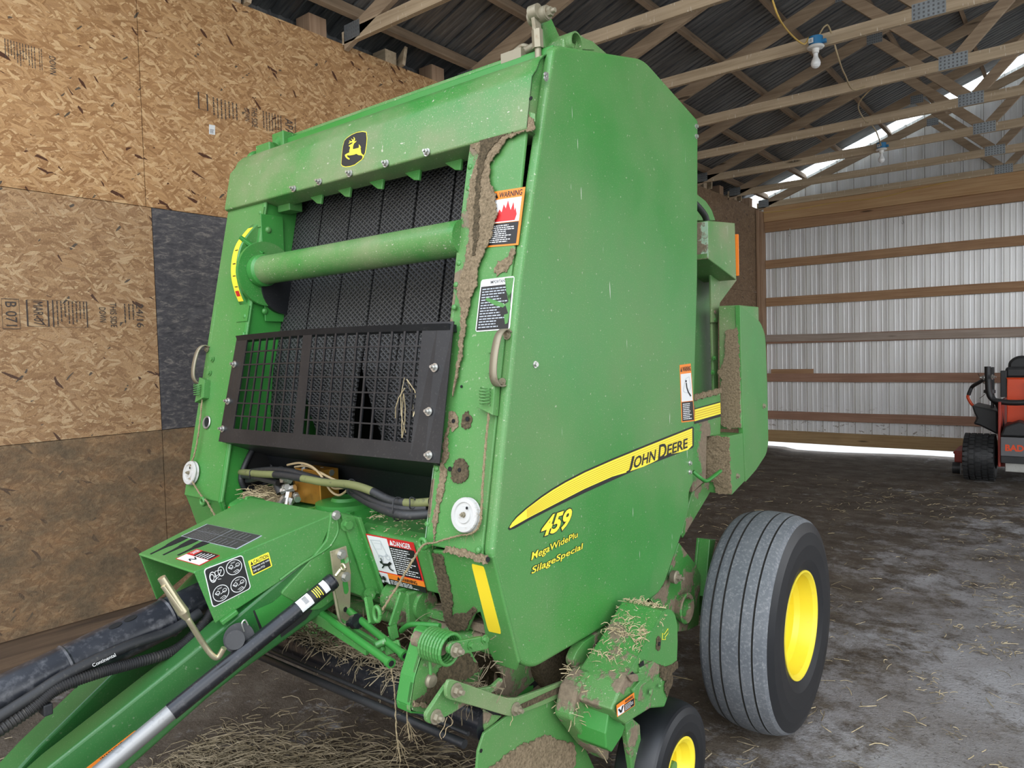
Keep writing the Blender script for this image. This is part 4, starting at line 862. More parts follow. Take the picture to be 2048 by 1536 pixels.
def twine(pts, r=0.0034, name='twine', seed=1, mt='twine', parent=B):
    R = random.Random(seed); P = [p + Vector((R.uniform(-1, 1), R.uniform(-1, 1), R.uniform(-1, 1))) * 0.0008 for p in smooth_path(pts, 14)]
    b = MB(); n = len(P)
    for k in range(2):
        b.tube([p + Vector((math.cos(i * 0.9 + k * PI), math.sin(i * 0.9 + k * PI), 0)) * r * 0.45 for i, p in enumerate(P)], r * 0.75, 6)
    for i in range(0, n, 2):
        d = Vector((R.uniform(-1, 1), R.uniform(-1, 0.2), R.uniform(-1, 1))).normalized(); L_ = R.uniform(0.006, 0.022)
        b.tube([P[i], P[i] + d * L_ * 0.6, P[i] + d * L_ + Vector((0, 0, -0.004))], 0.00035, 3, cap=False)
    return b.build(name, mt, parent)
twine([(-1.2496,1.4807,1.5022), (-1.2449,1.4574,1.4301), (-1.2424,1.4356,1.3258), (-1.2382,1.4187,1.2357), (-1.2369,1.4067,1.1784), (-1.2588,1.4005,1.1489), (-1.3157,1.4032,1.1325), (-1.3881,1.3898,1.1074), (-1.4193,1.3723,1.0971), (-1.4262,1.33,1.0536), (-1.4562,1.3,0.9877), (-1.4868,1.28,0.9325)], seed=2)
twine([(-2.7563,1.4856,1.5257), (-2.7249,1.4449,1.3702), (-2.7269,1.4226,1.2639), (-2.7418,1.4143,1.2245), (-2.7461,1.4042,1.1762), (-2.7068,1.3985,1.149), (-2.6438,1.3952,1.109), (-2.5806,1.3858,1.0887), (-2.4735,1.36,1.0498), (-2.2501,1.3,1.0204)], seed=3)
for q in ((-1.4314,1.3977,1.0966), (-2.6223,1.4005,1.0853)):
    q = Vector(q); b = MB(); R_ = [q + FN * 0.012 + Vector((0.013 * math.cos(a * 2 * PI / 20), 0, 0.013 * math.sin(a * 2 * PI / 20))) for a in range(21)]; b.tube(R_, 0.006, 10, cap=False); b.cyl(q - FN * 0.02, q + FN * 0.012 - Vector((0.0, 0, 0.013)), 0.008); b.build('twine_eye', 'green', B)
q = Vector((-2.7043,1.4671,1.3788)); b = MB(); b.lathe([(0, 0.020), (0.004, 0.027), (0.007, 0.024), (0.005, 0.019)], q, FN, 32, [0] * 3); b.build('steel_grommet', 'zinc', B); MB().cyl(q, q + FN * 0.001, 0.019, k=20).build('grommet_hole', 'hole', B)
# bale size scale on the left post
ap = smooth_path([(-2.575, 1.642, 2.165), (-2.575, 1.60, 2.125), (-2.575, 1.553, 2.06), (-2.575, 1.533, 1.975), (-2.575, 1.540, 1.905), (-2.575, 1.565, 1.84), (-2.575, 1.60, 1.80)], 5)
b = MB(); V = []
for i, p in enumerate(ap):
    t = (ap[min(i + 1, len(ap) - 1)] - ap[max(i - 1, 0)]).normalized(); nn = t.cross(XP).normalized() * 0.0025
    V += [p - XP * 0.02 - nn, p + XP * 0.028 - nn, p + XP * 0.028 + nn, p - XP * 0.02 + nn]
n = len(ap) - 1
b.add(V, [(4 * i + a, 4 * i + 4 + a, 4 * i + 4 + (a + 1) % 4, 4 * i + (a + 1) % 4) for i in range(n) for a in range(4)], 0, True)
scale = b.build('size_scale', 'green', B); scale['label'] = 'curved bracket with a yellow bale size scale'
b = MB()
def onap(t):
    f_ = t * n; i = min(int(f_), n - 1); return ap[i].lerp(ap[i + 1], f_ - i) 
def strip(b, t0_, t1, xa, xb, h, m, k=10):
    for i in range(k):
        a, c = t0_ + (t1 - t0_) * i / k, t0_ + (t1 - t0_) * (i + 1) / k; pa, pc = onap(a), onap(c); nn = (pc - pa).normalized().cross(XP).normalized(); nn = nn if nn.y < 0 else -nn
        b.add([pa + XP * xa + nn * h, pa + XP * xb + nn * h, pc + XP * xb + nn * h, pc + XP * xa + nn * h], [(0, 1, 2, 3)], m, True)
strip(b, 0.12, 0.80, -0.018, 0.018, 0.0034, 0, 24)
for t in (0.26, 0.36, 0.46, 0.56, 0.66): strip(b, t, t + 0.008, -0.006, 0.014, 0.0042, 1, 1)
strip(b, 0.70, 0.75, -0.012, 0.012, 0.0042, 2, 2)
web = ap + [Vector((-2.575, 1.66, 1.80)), Vector((-2.575, 1.70, 2.16))]
MB().solid([p + XP * 0.026 for p in ap] + [FP(-2.549, 1.80, 0.0), FP(-2.549, 2.165, 0.0)], (0.003, 0, 0)).build('scale_web', 'green', scale)
b.build('scale_strip', ['yellow', 'black', 'red'], scale)
MB().beam((-2.56,1.5542,2.0974), (-2.5,1.6128,2.031), 0.014, 0.014, (0, 1, 0)).build('scale_pointer', 'fresh', scale, bevel=0.002)
bolts([(-2.53,1.5921,2.0671), (-2.52,1.6025,2.0515)], FN, 0.006, 'green', scale, False)
rivets([FP(x, z, 0.001) for x, z in ((-2.545, 2.20), (-2.545, 1.79), (-2.535, 1.72), (-2.76, 2.27), (-2.62, 2.27))], FN, 0.010, 'green', lpost)
MB().solid([FP(-2.57, 2.14, 0.0), FP(-2.522, 2.14, 0.0), FP(-2.522, 2.22, 0.0), FP(-2.57, 2.22, 0.0)], FN * 0.004).build('scale_tab', 'green', scale)
MB().solid([FP(-2.60, 1.77, 0.0), FP(-2.522, 1.77, 0.0), FP(-2.522, 1.83, 0.0), FP(-2.60, 1.83, 0.0)], FN * 0.004).build('scale_tab', 'green', scale)
MB().box(-2.519, -2.515, 1.62, 1.72, 1.77, 2.19).build('wear_plate', 'fresh', B, bevel=0.002)
rivets([(-2.515, 1.65, 2.13), (-2.515, 1.62, 1.81)], XP, 0.013, 'green', B)

# chin below the frame
CH_N = Vector((0, -0.9606, -0.2779)).normalized()
def CP(x, z, off=0.0): return Vector((x, 1.41 + (1.097 - z) * 0.2893, z)) + CH_N * off
c_out = [(-1.4255,1.4164,1.0747),(-1.201,1.4112,1.0927),(-1.1963,1.502,0.7789),(-1.2145,1.5107,0.7489),(-1.2873,1.5103,0.7502),(-1.3047,1.4942,0.8058),(-1.295,1.4732,0.8785),(-1.2972,1.4645,0.9087),(-1.3183,1.4672,0.8993),(-1.3655,1.4859,0.8348),(-1.4286,1.4903,0.8193),(-1.445,1.4835,0.843)]
chin = MB().solid(c_out, -CH_N * 0.012).build('chin_plate', 'green', B, bevel=0.004)
MB().solid([CP(-2.80, 1.10), CP(-2.52, 1.10), CP(-2.56, 0.84), CP(-2.76, 0.80)], -CH_N * 0.012).build('chin_plate', 'green', B, bevel=0.004)
crust([(-1.427,1.4176,1.0672),(-1.3896,1.4171,1.0688),(-1.3877,1.4311,1.0206),(-1.3889,1.4534,0.9433),(-1.4101,1.473,0.8756),(-1.3659,1.4678,0.8936),(-1.3045,1.4625,0.9121),(-1.3109,1.4598,0.9214),(-1.3608,1.4812,0.8474),(-1.4291,1.4906,0.8147),(-1.4476,1.4802,0.8509),(-1.4359,1.4517,0.9493)], CH_N, 'dirt_dark', chin, 11, 0.004)
L = Label([(-1.2815,1.4799,0.8554),(-1.2345,1.4792,0.8578),(-1.2403,1.4215,1.0573),(-1.2843,1.4212,1.0582)], 0.001); L.rrect(0, 0, 1, 1, 0.08, 'reflect'); L.build('reflector_strip', chin, 'yellow reflective strip')

# wheels
def wheel(cx, cy, cz, R_, W, rimr, sg, name, grooves=True, parent=B):
    """sg: +1 when the outer face looks to +X"""
    prof = []; mt = []
    def a(h, r, m): prof.append((h * sg, r)); mt.append(m)
    hw = W / 2; s_ = R_ - rimr
    a(-hw * 0.86, rimr, 0); a(-hw * 0.97, rimr + s_ * 0.22, 0); a(-hw * 1.0, rimr + s_ * 0.48, 0); a(-hw * 0.97, rimr + s_ * 0.70, 0); a(-hw * 0.88, rimr + s_ * 0.87, 1 if grooves else 0)
    N = 26
    for i in range(N + 1):
        h = -hw * 0.80 + hw * 1.60 * i / N; r = R_ - s_ * 0.085 * (abs(h) / (hw * 0.8)) ** 2.4
        gr = grooves and i in (4, 9, 17, 22)
        if gr: a(h - hw * 0.02, r, 2); a(h - hw * 0.012, r - 0.011, 2); a(h + hw * 0.022, r - 0.011, 2); a(h + hw * 0.03, r, 1)
        else: a(h, r, 1 if grooves else 0)
    a(hw * 0.88, rimr + s_ * 0.87, 0); a(hw * 0.97, rimr + s_ * 0.70, 0); a(hw * 1.0, rimr + s_ * 0.48, 0); a(hw * 0.97, rimr + s_ * 0.22, 0); a(hw * 0.86, rimr, 0); a(hw * 0.7, rimr - 0.01, 0); a(-hw * 0.7, rimr - 0.01, 0)
    wh = empty(name, (cx, cy, cz), parent=parent)
    ty = MB().lathe(prof, (cx, cy, cz), XP, 96, mt, closed=True)
    ty.build('tyre', ['sidewall', 'tread', 'groove'], wh)
    rp_ = [(-hw * 0.84, rimr + 0.008), (-hw * 0.88, rimr + 0.002), (-hw * 0.80, rimr - 0.012), (-hw * 0.4, rimr - 0.022), (hw * 0.1, rimr - 0.034), (hw * 0.30, rimr - 0.034), (hw * 0.45, rimr - 0.022), (hw * 0.80, rimr - 0.012), (hw * 0.90, rimr + 0.0), (hw * 0.90, rimr + 0.008), (hw * 0.84, rimr + 0.010)]
    MB().lathe([(h * sg, r) for h, r in rp_], (cx, cy, cz), XP, 72, [0] * 10).build('rim', 'rim', wh)
    d = MB().lathe([(hw * 0.05 * sg, rimr - 0.03), (0.0, rimr * 0.75), (hw * 0.12 * sg, rimr * 0.5), (hw * 0.12 * sg, rimr * 0.28), (hw * 0.35 * sg, rimr * 0.25), (hw * 0.38 * sg, 0)], (cx, cy, cz), XP, 48, [0] * 5)
    for i in range(6):
        t = i * PI / 3; d.bolt((cx + sg * hw * 0.12, cy + rimr * 0.39 * math.cos(t), cz + rimr * 0.39 * math.sin(t)), XP * sg, rimr * 0.045)
    d.build('wheel_disc', 'rim', wh)
    return wh
wm_ = wheel(-1.045, 3.05, 0.455, 0.455, 0.30, 0.216, 1, 'main_wheel'); wm_['label'] = 'big ribbed tyre on a yellow rim'
wheel(-2.955, 3.05, 0.455, 0.455, 0.30, 0.216, -1, 'main_wheel')
wg = wheel(-1.065, 2.07, 0.275, 0.205, 0.155, 0.095, 1, 'gauge_wheel', False); wg['label'] = 'small smooth tyre on a yellow rim'
MB().cyl((-2.93, 3.05, 0.455), (-1.12, 3.05, 0.455), 0.05, k=24).box(-2.7, -1.3, 3.0, 3.10, 0.46, 0.60).build('axle', 'green', B)
ax_ = MB().solid([(-1.27,2.3983,0.6791),(-1.27,2.5233,0.7022),(-1.27,2.6527,0.8405),(-1.27,2.8108,0.7135),(-1.27,2.8592,0.654),(-1.27,2.8311,0.4463),(-1.27,2.7179,0.4571),(-1.27,2.5809,0.4954),(-1.27,2.4989,0.6205)], (-0.02, 0, 0)); ax_.build('axle_frame', 'dirty', B, bevel=0.004)
MB().solid([(-1.3,2.912,0.7976),(-1.3,3.0952,0.7505),(-1.3,3.0471,0.668),(-1.3,2.9779,0.573),(-1.3,2.9024,0.5385),(-1.3,2.852,0.5638),(-1.3,2.8762,0.6662)], (-0.012, 0, 0)).solid([(-1.3,2.912,0.7976),(-1.3,2.9431,0.7886),(-1.3,2.895,0.6175),(-1.3,2.852,0.5638)], (0.05, 0, 0)).build('axle_bracket', 'green', B, bevel=0.003)
q = Vector((-1.24,2.6525,0.5768)); MB().lathe([(0, 0.0), (0, 0.035), (0.01, 0.045), (0.06, 0.062), (0.065, 0.058), (0.06, 0.045), (0.02, 0.04)], q - XP * 0.06, XP, 32, [0] * 6).build('axle_hub', 'dirty', B)
b = MB().lathe([(0, 0.0), (0, 0.024), (0.02, 0.026), (0.024, 0.020), (0.024, 0)], (-1.25,2.5443,0.7337), XP, 24, [0] * 4); b.bolt(Vector((-1.25,2.5443,0.7337)) + XP * 0.02, XP, 0.014); b.build('pivot_bolt', 'rusty', B)

# rear gate: side sheets, door, dirt covered boxes, lamp box
GT = [(2.62, 2.50), (2.95, 2.30), (3.30, 2.10), (3.50, 1.70), (3.50, 1.15), (3.20, 0.85), (2.80, 0.75), (2.60, 1.2)]
b = MB().solid([(-1.50, y, z) for y, z in GT], (-1.0, 0, 0)); b.build('gate_body', 'dirty', B, bevel=0.02)
MB().solid([(-1.42,3.2027,2.0679),(-1.42,3.3833,2.0846),(-1.42,3.3773,1.756),(-1.42,3.406,1.3619),(-1.42,3.3997,1.1887),(-1.42,3.3054,0.9424),(-1.42,3.0415,0.8125),(-1.42,3.1207,1.0547)], (-0.015, 0, 0)).build('gate_sheet', 'green', B, bevel=0.003)
gs = MB().solid([(-1.34,3.1931,2.0699),(-1.34,3.2684,2.0654),(-1.34,3.2392,1.2569),(-1.34,3.198,1.2562),(-1.34,3.1813,1.7482)], (-0.012, 0, 0)).build('gate_stiffener', 'hood', B, bevel=0.003)
bolts([(-1.335,3.188,1.7849),(-1.335,3.1866,1.7481),(-1.335,3.2821,1.7923),(-1.335,3.2807,1.7546),(-1.335,3.1803,1.5731),(-1.335,3.2622,1.5736),(-1.335,3.1607,1.5069)], XP, 0.009, 'dirty', gs, False)
door = MB().solid(rounded([(-1.2,3.1615,1.8077),(-1.2,3.4267,1.7342),(-1.2,3.4866,1.6703),(-1.2,3.506,1.4082),(-1.2,3.5117,1.1511),(-1.2,3.4815,1.0984),(-1.2,3.3363,1.0413),(-1.2,3.2006,1.0059),(-1.2,3.1789,1.2685),(-1.2,3.1664,1.6069)], [0.005, 0.04, 0.03, 0, 0.03, 0.03, 0, 0.005, 0, 0]), (-0.022, 0, 0)).build('rear_door', 'green', B, bevel=0.006)
bolts([(-1.2,3.4475,1.3345)], XP, 0.009, 'rusty', door, False)
d0 = Vector((-1.2,3.1613,1.8033)); yd = d0.y
b = MB().solid([(-1.3033,3.17,1.8099),(-1.2078,3.17,1.8085),(-1.2037,3.17,1.2533),(-1.3045,3.17,1.2465)], (0, 0.25, 0)); bx_ = b.build('gate_bracket', 'hood', B, bevel=0.004)
crust([(-1.268,3.166,1.6946),(-1.2145,3.166,1.7082),(-1.2087,3.166,1.6296),(-1.2059,3.166,1.4949),(-1.2067,3.166,1.2581),(-1.2555,3.166,1.2514),(-1.2978,3.166,1.2656),(-1.3005,3.166,1.4034),(-1.29,3.166,1.4722),(-1.3085,3.166,1.5065),(-1.2746,3.166,1.5633)], YN, 'dirt', bx_, 21, 0.008)
by = Vector((-1.2,3.0135,1.2363)).y
b = MB(); b.solid([(-1.2,3.0135,1.2363),(-1.2,3.1776,1.2323),(-1.2,3.1946,1.0114),(-1.2,3.0383,0.9741)], (-0.18, 0, 0)); lb = b.build('rear_box', 'green', B, bevel=0.004)
P1 = Vector((-1.2,3.0135,1.2363)); P2 = Vector((-1.2,3.0383,0.9741))
crust([P1 + Vector((0.002, -0.002, -0.003)), P1 + Vector((-0.145, -0.002, -0.003)), P1 + Vector((-0.13, -0.002, -0.12)), P2 + Vector((-0.12, -0.002, 0.055)), P2 + Vector((-0.075, -0.002, 0.05)), P2 + Vector((-0.07, -0.002, 0.004)), P2 + Vector((0, -0.002, 0.004))], (0, -1, 0), 'dirt', lb, 22, 0.012)
bolts([(-1.2,3.0992,1.0487)], XP, 0.009, 'rusty', lb, False)
st_ = MB().solid([(-1.27,2.8068,1.4053),(-1.27,3.098,1.4261),(-1.27,3.0994,1.3069),(-1.27,3.0909,1.2289),(-1.27,2.9432,1.2381),(-1.27,2.9258,1.0515),(-1.27,2.7876,1.0206)], (-0.02, 0, 0)).build('gate_skirt', 'dirty', B, bevel=0.003)
L = Label([(-1.269,2.8156,1.3043),(-1.269,3.0915,1.3121),(-1.269,3.0882,1.3796),(-1.269,2.818,1.369)], 0.001); L.rect(0, 0, 1, 1, 'black'); L.rect(0, 0.18, 1, 0.93, 'yellow')
for k in range(1, 5): L.line([(0, 0.18 + 0.15 * k), (1, 0.18 + 0.15 * k)], 0.02, 'yellow2', 3)
L.build('decal_stripe', st_, 'short yellow stripe continuing the side panel stripe')
crust([(-1.268,2.8032,1.4265),(-1.268,3.0936,1.4398),(-1.268,3.0928,1.4174),(-1.268,2.9768,1.4113),(-1.268,2.8023,1.4036)], XP, 'dirt', st_, 23, 0.006)
MB().solid([(-1.3,2.8484,1.0073),(-1.3,3.0109,1.0312),(-1.3,3.0815,0.9974),(-1.3,2.7537,0.8324),(-1.3,2.7353,0.849)], (-0.03, 0, 0)).build('gate_lower_rail', 'dirty', B, bevel=0.003)
MB().tube(smooth_path([(-1.22,2.6856,1.1276), (-1.2,2.7066,1.102), (-1.2,2.7644,1.0788), (-1.2,2.8252,1.0839), (-1.2,2.915,1.0979)], 4), 0.008, 10).build('hook_rod', 'fresh', B)
lx = Vector((-1.25,2.9408,2.1563))
b = MB().solid([(-1.25,2.9409,2.1605),(-1.25,3.2449,2.1876),(-1.25,3.254,1.9287),(-1.25,2.935,1.9996)], (-0.16, 0, 0)); lamp = b.build('lamp_box', 'hood', B, bevel=0.004)
fy = lx.y - 0.002
MB().solid([(-1.25, fy, lx.z), (-1.41, fy, lx.z), (-1.41, fy, Vector((-1.25,2.935,1.9996)).z), (-1.25, fy, Vector((-1.25,2.935,1.9996)).z)], (0, -0.003, 0)).build('lamp_box_face', 'oldpaint', lamp)
L = Label([(-1.249, Vector((-1.25,3.2686,2.17)).y + 0.004, 1.95), (-1.249, Vector((-1.25,3.2686,2.17)).y + 0.014, 1.95), (-1.249, Vector((-1.25,3.2686,2.17)).y + 0.014, 2.14), (-1.249, Vector((-1.25,3.2686,2.17)).y + 0.004, 2.14)]); L.rect(0, 0, 1, 1, 'orange'); L.mb.box(-1.40, -1.25, Vector((-1.25,3.2686,2.17)).y + 0.001, Vector((-1.25,3.2686,2.17)).y + 0.016, 1.95, 2.14, 0); L.build('lamp_lens', lamp, 'orange rear lamp lens seen edge on')
MB().solid([(-1.33,3.1452,2.0258),(-1.33,3.4687,1.9489),(-1.33,3.2533,1.8284),(-1.33,3.2323,1.7371),(-1.33,3.1572,1.7359),(-1.33,3.1529,1.9291)], (-0.01, 0, 0)).build('lamp_bracket', 'hood', B, bevel=0.002)
b = MB().solid([(-1.38,3.1278,2.3212),(-1.38,3.2271,2.3043),(-1.38,3.2953,2.2722),(-1.38,3.3352,2.2279),(-1.38,3.1288,2.2017)], (-0.25, 0, 0)); b.build('gate_top', 'green', B, bevel=0.003)
MB().tube(smooth_path([(-1.3,2.9145,2.2398), (-1.3,2.9752,2.2208), (-1.3,3.0269,2.1976), (-1.3,3.0474,2.172)], 4), 0.014, 12).tube([(-1.34,3.1517,2.0206), (-1.34,3.0841,1.9815)], 0.014, 12).build('gate_hose', 'hose', B)

# hinge linkage on the roof of the baler
lk = MB().solid([(-1.3,1.8542,2.6748),(-1.3,1.875,2.6638),(-1.3,1.9328,2.6093),(-1.3,2.0446,2.6546),(-1.3,2.122,2.663),(-1.3,2.2191,2.6495),(-1.3,2.0121,2.5867),(-1.3,1.8439,2.5553),(-1.3,1.8332,2.612)], (-0.012, 0, 0)); lk.build('link_plate', 'hood', B, bevel=0.003)
lk = MB(); q = Vector((-1.27,1.8004,2.6319)); lk.cyl(q - XP * 0.05, q + XP * 0.012, 0.022); lk.bolt(q + XP * 0.012, XP, 0.014); lk.build('link_pin', 'rusty', B)
q2 = Vector((-1.29,1.7903,2.5875)); q3 = Vector((-1.29,1.7931,2.5338)); q1 = Vector((-1.29,1.7823,2.6362))
MB().cyl(q2, q3, 0.017, k=6).cyl(q3, q3 - ZU * 0.03, 0.010).beam(q1, q2, 0.012, 0.03).cyl(q1 - XP * 0.015, q1 + XP * 0.015, 0.022).build('turnbuckle', 'rusty', B)
q = Vector((-1.22,1.9009,2.5657)); b = MB(); b.lathe([(0, 0.028), (0, 0.033), (-0.2, 0.033), (-0.2, 0.028)], q, XP, 32, [0] * 3, closed=True); b.build('hinge_pipe', 'hood', B)
MB().solid([(-1.235,1.9369,2.6072),(-1.235,1.9947,2.6042),(-1.235,2.03,2.5869),(-1.235,1.9121,2.5537)], (-0.008, 0, 0)).build('hinge_gusset', 'hood', B, bevel=0.002)
MB().tube(smooth_path([(-1.4213,1.85,2.5786), (-1.4059,1.87,2.5977), (-1.3803,1.87,2.5859), (-1.3464,1.85,2.5625)], 5), 0.008).box(-1.44, -1.36, 1.80, 1.86, 2.53, 2.56).cyl((-1.42, 1.83, 2.55), (-1.32, 1.83, 2.565), 0.012).build('latch_rod', 'rusty', B)

# deck in the bay: valve block, gearbox, hoses
dk = MB().solid([(-1.447, y, z) for y, z in ((1.475, 0.925), (1.425, 1.065), (1.435, 1.085), (1.47, 1.098), (1.76, 1.13), (1.76, 0.93))], (-1.07, 0, 0)).build('deck_box', 'green', B, bevel=0.006)
dq = lambda x, z: Vector((x, 1.425 + (1.065 - z) * 0.357, z)) 
DN = Vector((0, -0.942, -0.336)).normalized()
L = Label([(-1.7119,1.4615,0.9188),(-1.5106,1.4605,0.9225),(-1.4999,1.4132,1.086),(-1.708,1.4139,1.0835)], 0.002)
L.c = [p + (dq(p.x, p.z) - p) + DN * 0.002 for p in L.c]
L.rect(0, 0, 1, 1, 'red'); L.rect(0.02, 0.25, 0.45, 0.98, 'white'); L.rect(0.45, 0.25, 0.975, 0.84, 'black'); L.rect(0.0, 0.0, 0.22, 0.22, 'white'); L.rect(0.22, 0.12, 1.0, 0.23, 'orange'); L.rect(0.22, 0.0, 1, 0.12, 'black')
L.text('DANGER', 0.58, 0.865, 0.93, 0.965, 'white', 0.02); L.poly([(0.49, 0.87), (0.56, 0.87), (0.525, 0.965)], 'white'); L.lines(0.48, 0.28, 0.95, 0.82, 12, 'white', 0.4, 9); L.lines(0.25, 0.015, 0.95, 0.11, 3, 'white', 0.45, 3)
L.text('WARNING', 0.52, 0.14, 0.85, 0.21, 'black', 0.02); L.poly([(0.42, 0.14), (0.50, 0.14), (0.46, 0.21)], 'black')
L.line([(0.08, 0.90), (0.30, 0.92), (0.36, 0.62), (0.16, 0.58), (0.08, 0.90)], 0.008, 'palegrey'); L.line([(0.14, 0.85), (0.30, 0.86), (0.28, 0.75), (0.15, 0.73)], 0.006, 'palegrey'); L.circle(0.20, 0.56, 0.05, 0.06, 'palegrey', 0.008); L.circle(0.36, 0.60, 0.05, 0.06, 'palegrey', 0.008)
L.circle(0.17, 0.46, 0.025, 0.030, 'black'); L.line([(0.20, 0.42), (0.33, 0.44), (0.40, 0.50)], 0.05, 'black'); L.line([(0.20, 0.42), (0.20, 0.56)], 0.02, 'black'); L.line([(0.22, 0.40), (0.16, 0.34)], 0.025, 'black'); L.line([(0.33, 0.44), (0.34, 0.36), (0.41, 0.33)], 0.03, 'black')
L.line([(0.04, 0.19), (0.08, 0.08)], 0.03, 'black'); L.circle(0.13, 0.12, 0.04, 0.05, 'black'); L.line([(0.10, 0.04), (0.20, 0.03)], 0.03, 'black')
L.build('danger_label', B, 'red edged danger sticker with a falling figure')
L = Label([(-2.4765,1.3992,1.0548),(-2.3168,1.3987,1.0524),(-2.4072,1.4056,1.0856),(-2.5158,1.4051,1.0828)], 0.001); L.c = [Vector((-2.50, 1.42, 1.02)), Vector((-2.30, 1.42, 1.02)), Vector((-2.30, 1.424, 1.075)), Vector((-2.50, 1.424, 1.075))]; L.rect(0, 0, 1, 1, 'red'); L.rect(0.03, 0, 0.97, 0.92, 'white'); L.build('danger_label', B, 'white sticker with a red edge, half hidden by the driveline shield')
crust([(-2.48, 1.47, 1.099), (-2.20, 1.49, 1.102), (-2.22, 1.56, 1.110), (-2.47, 1.57, 1.112)], ZU, 'dirt', dk, 31, 0.02)
gb = MB().lathe([(0, 0.13), (0.03, 0.13), (0.04, 0.10), (0.055, 0.10), (0.06, 0.05), (0.07, 0.045), (0.07, 0)], (-1.93, 1.52, 1.085), ZU, 28, [0] * 6)
gb.box(-2.10, -1.77, 1.40, 1.70, 0.95, 1.10); gbo = gb.build('gearbox', 'fresh', B, bevel=0.005)
bolts([(-1.93 + 0.115 * math.cos(t * PI / 4 + 0.2), 1.52 + 0.115 * math.sin(t * PI / 4 + 0.2), 1.112) for t in range(8)], ZU, 0.013, 'fresh', gbo, False)
vb = [(-2.2426,1.5,1.1828),(-2.1883,1.5,1.227),(-2.0605,1.5,1.2407),(-2.0557,1.5,1.2291),(-2.027,1.5,1.1542),(-2.166,1.5,1.1168),(-2.1895,1.5,1.1196)]
vx0, vx1 = Vector((-2.1853,1.5,1.1826)).x, Vector((-2.041,1.5,1.1958)).x
mb_ = MB().box(vx0, vx1, 1.50, 1.58, 1.115, 1.235).solid([(vx0 - 0.075, 1.54, 1.20), (vx0, 1.50, 1.20), (vx0, 1.50, 1.12), (vx0 - 0.05, 1.54, 1.12)], (0.02, 0.05, 0)); man = mb_.build('valve_manifold', 'gold', B, bevel=0.003)
fit = MB()
for (px, py, yy) in ((575, 975, 1.47), (585, 990, 1.46), (570, 990, 1.47), (578, 1000, 1.45), (590, 978, 1.47), (640, 940, 1.56), (560, 942, 1.52), (575, 940, 1.50), (652, 943, 1.56)): pass
for q, d, L_ in (((-2.1241,1.46,1.1511), (1, -0.5, -0.3), 0.03), ((-2.1822,1.455,1.139), (-0.6, -0.3, -0.8), 0.03), ((-2.1472,1.46,1.1977), (-0.3, -0.8, 0.5), 0.03), ((-2.3495,1.55,1.2106), (1, 0, -0.2), 0.05), ((-2.1024,1.56,1.2288), (0.3, -0.6, -0.6), 0.03), ((-2.1574,1.48,1.1707), (-1, -0.4, -0.3), 0.045), ((-2.1795,1.47,1.1526), (0.3, -0.5, -1), 0.045), ((-2.2084,1.47,1.1675), (1, -0.3, 0.2), 0.03), ((-2.16,1.47,1.1352), (-0.2, -0.3, -1), 0.03), ((-2.1152,1.55,1.2221), (1, 0, 0), 0.06), ((-2.3059,1.5,1.2102), (1, 0, 0), 0.06), ((-2.2404,1.5,1.2156), (0.6, -0.3, -0.5), 0.04), ((-2.2152,1.49,1.1905), (0, -1, 0.2), 0.02), ((-2.1407,1.51,1.2276), (0, 0, 1), 0.02)):
    q = Vector(q); d = Vector(d).normalized(); MB().cyl(q, q + d * L_ * 0.5, 0.012, k=6).cyl(q + d * L_ * 0.5, q + d * L_, 0.009, k=16).cyl(q + d * L_, q + d * L_ * 1.25, 0.012, k=6).build('hydraulic_fitting', 'zinc', man)
q = Vector((-2.2748,1.49,1.1706)); MB().cyl(q, q + Vector((0.02, 0, -0.03)), 0.018, k=16).build('solenoid_coil', 'hose', man)
def hose(pts, r, mt, name='hydraulic_hose', n=8, parent=B): return MB().tube(smooth_path(pts, n), r, 12).build(name, mt, parent)
def mixed(pts, r, segs, name='hydraulic_hose'):
    P = smooth_path(pts, 8); N = len(P); return MB().tube(P, r, 12, mfun=lambda i: 1 if any(a <= i / N < b_ for a, b_ in segs) else 0).build(name, ['hose', 'olive'], B)
mixed([(-2.8036,1.6,1.1314), (-2.5403,1.5,1.189), (-2.3236,1.45,1.2088), (-2.169,1.43,1.2213), (-2.0397,1.42,1.2237), (-1.8926,1.41,1.2237), (-1.7558,1.4,1.2316), (-1.6636,1.4,1.2222), (-1.5878,1.41,1.1999), (-1.5142,1.42,1.1973), (-1.4531,1.44,1.2032)], 0.0125, [(0.05, 0.26), (0.40, 0.70), (0.86, 1.01)])
hose([(-2.7485,1.6,1.1466), (-2.4706,1.5,1.1966), (-2.2906,1.47,1.2231), (-2.1685,1.46,1.2309), (-2.0962,1.46,1.2264), (-1.9594,1.46,1.2146), (-1.7938,1.43,1.2154), (-1.6544,1.41,1.1898), (-1.5462,1.41,1.1795), (-1.4639,1.44,1.1862)], 0.012, 'hose')
hose([(-1.8069,1.44,1.2029), (-1.7121,1.42,1.1849), (-1.5998,1.4,1.1709), (-1.5152,1.4,1.1662), (-1.4587,1.44,1.1681)], 0.014, 'hose')
hose([(-2.7896,1.6,1.1115), (-2.4729,1.5,1.1659), (-2.3074,1.48,1.202), (-2.214,1.48,1.2135)], 0.011, 'hose')
hose([(-2.732,1.55,1.135), (-2.5413,1.5,1.1753), (-2.3893,1.47,1.1892), (-2.244,1.47,1.1802)], 0.011, 'hose')
hose([(-2.2264,1.5,1.2419), (-2.1224,1.48,1.2596), (-2.0382,1.47,1.2536), (-1.9721,1.46,1.2252), (-1.9296,1.46,1.1843), (-1.8836,1.46,1.1758), (-1.8065,1.44,1.2109)], 0.004, 'wire', 'tan_wire')
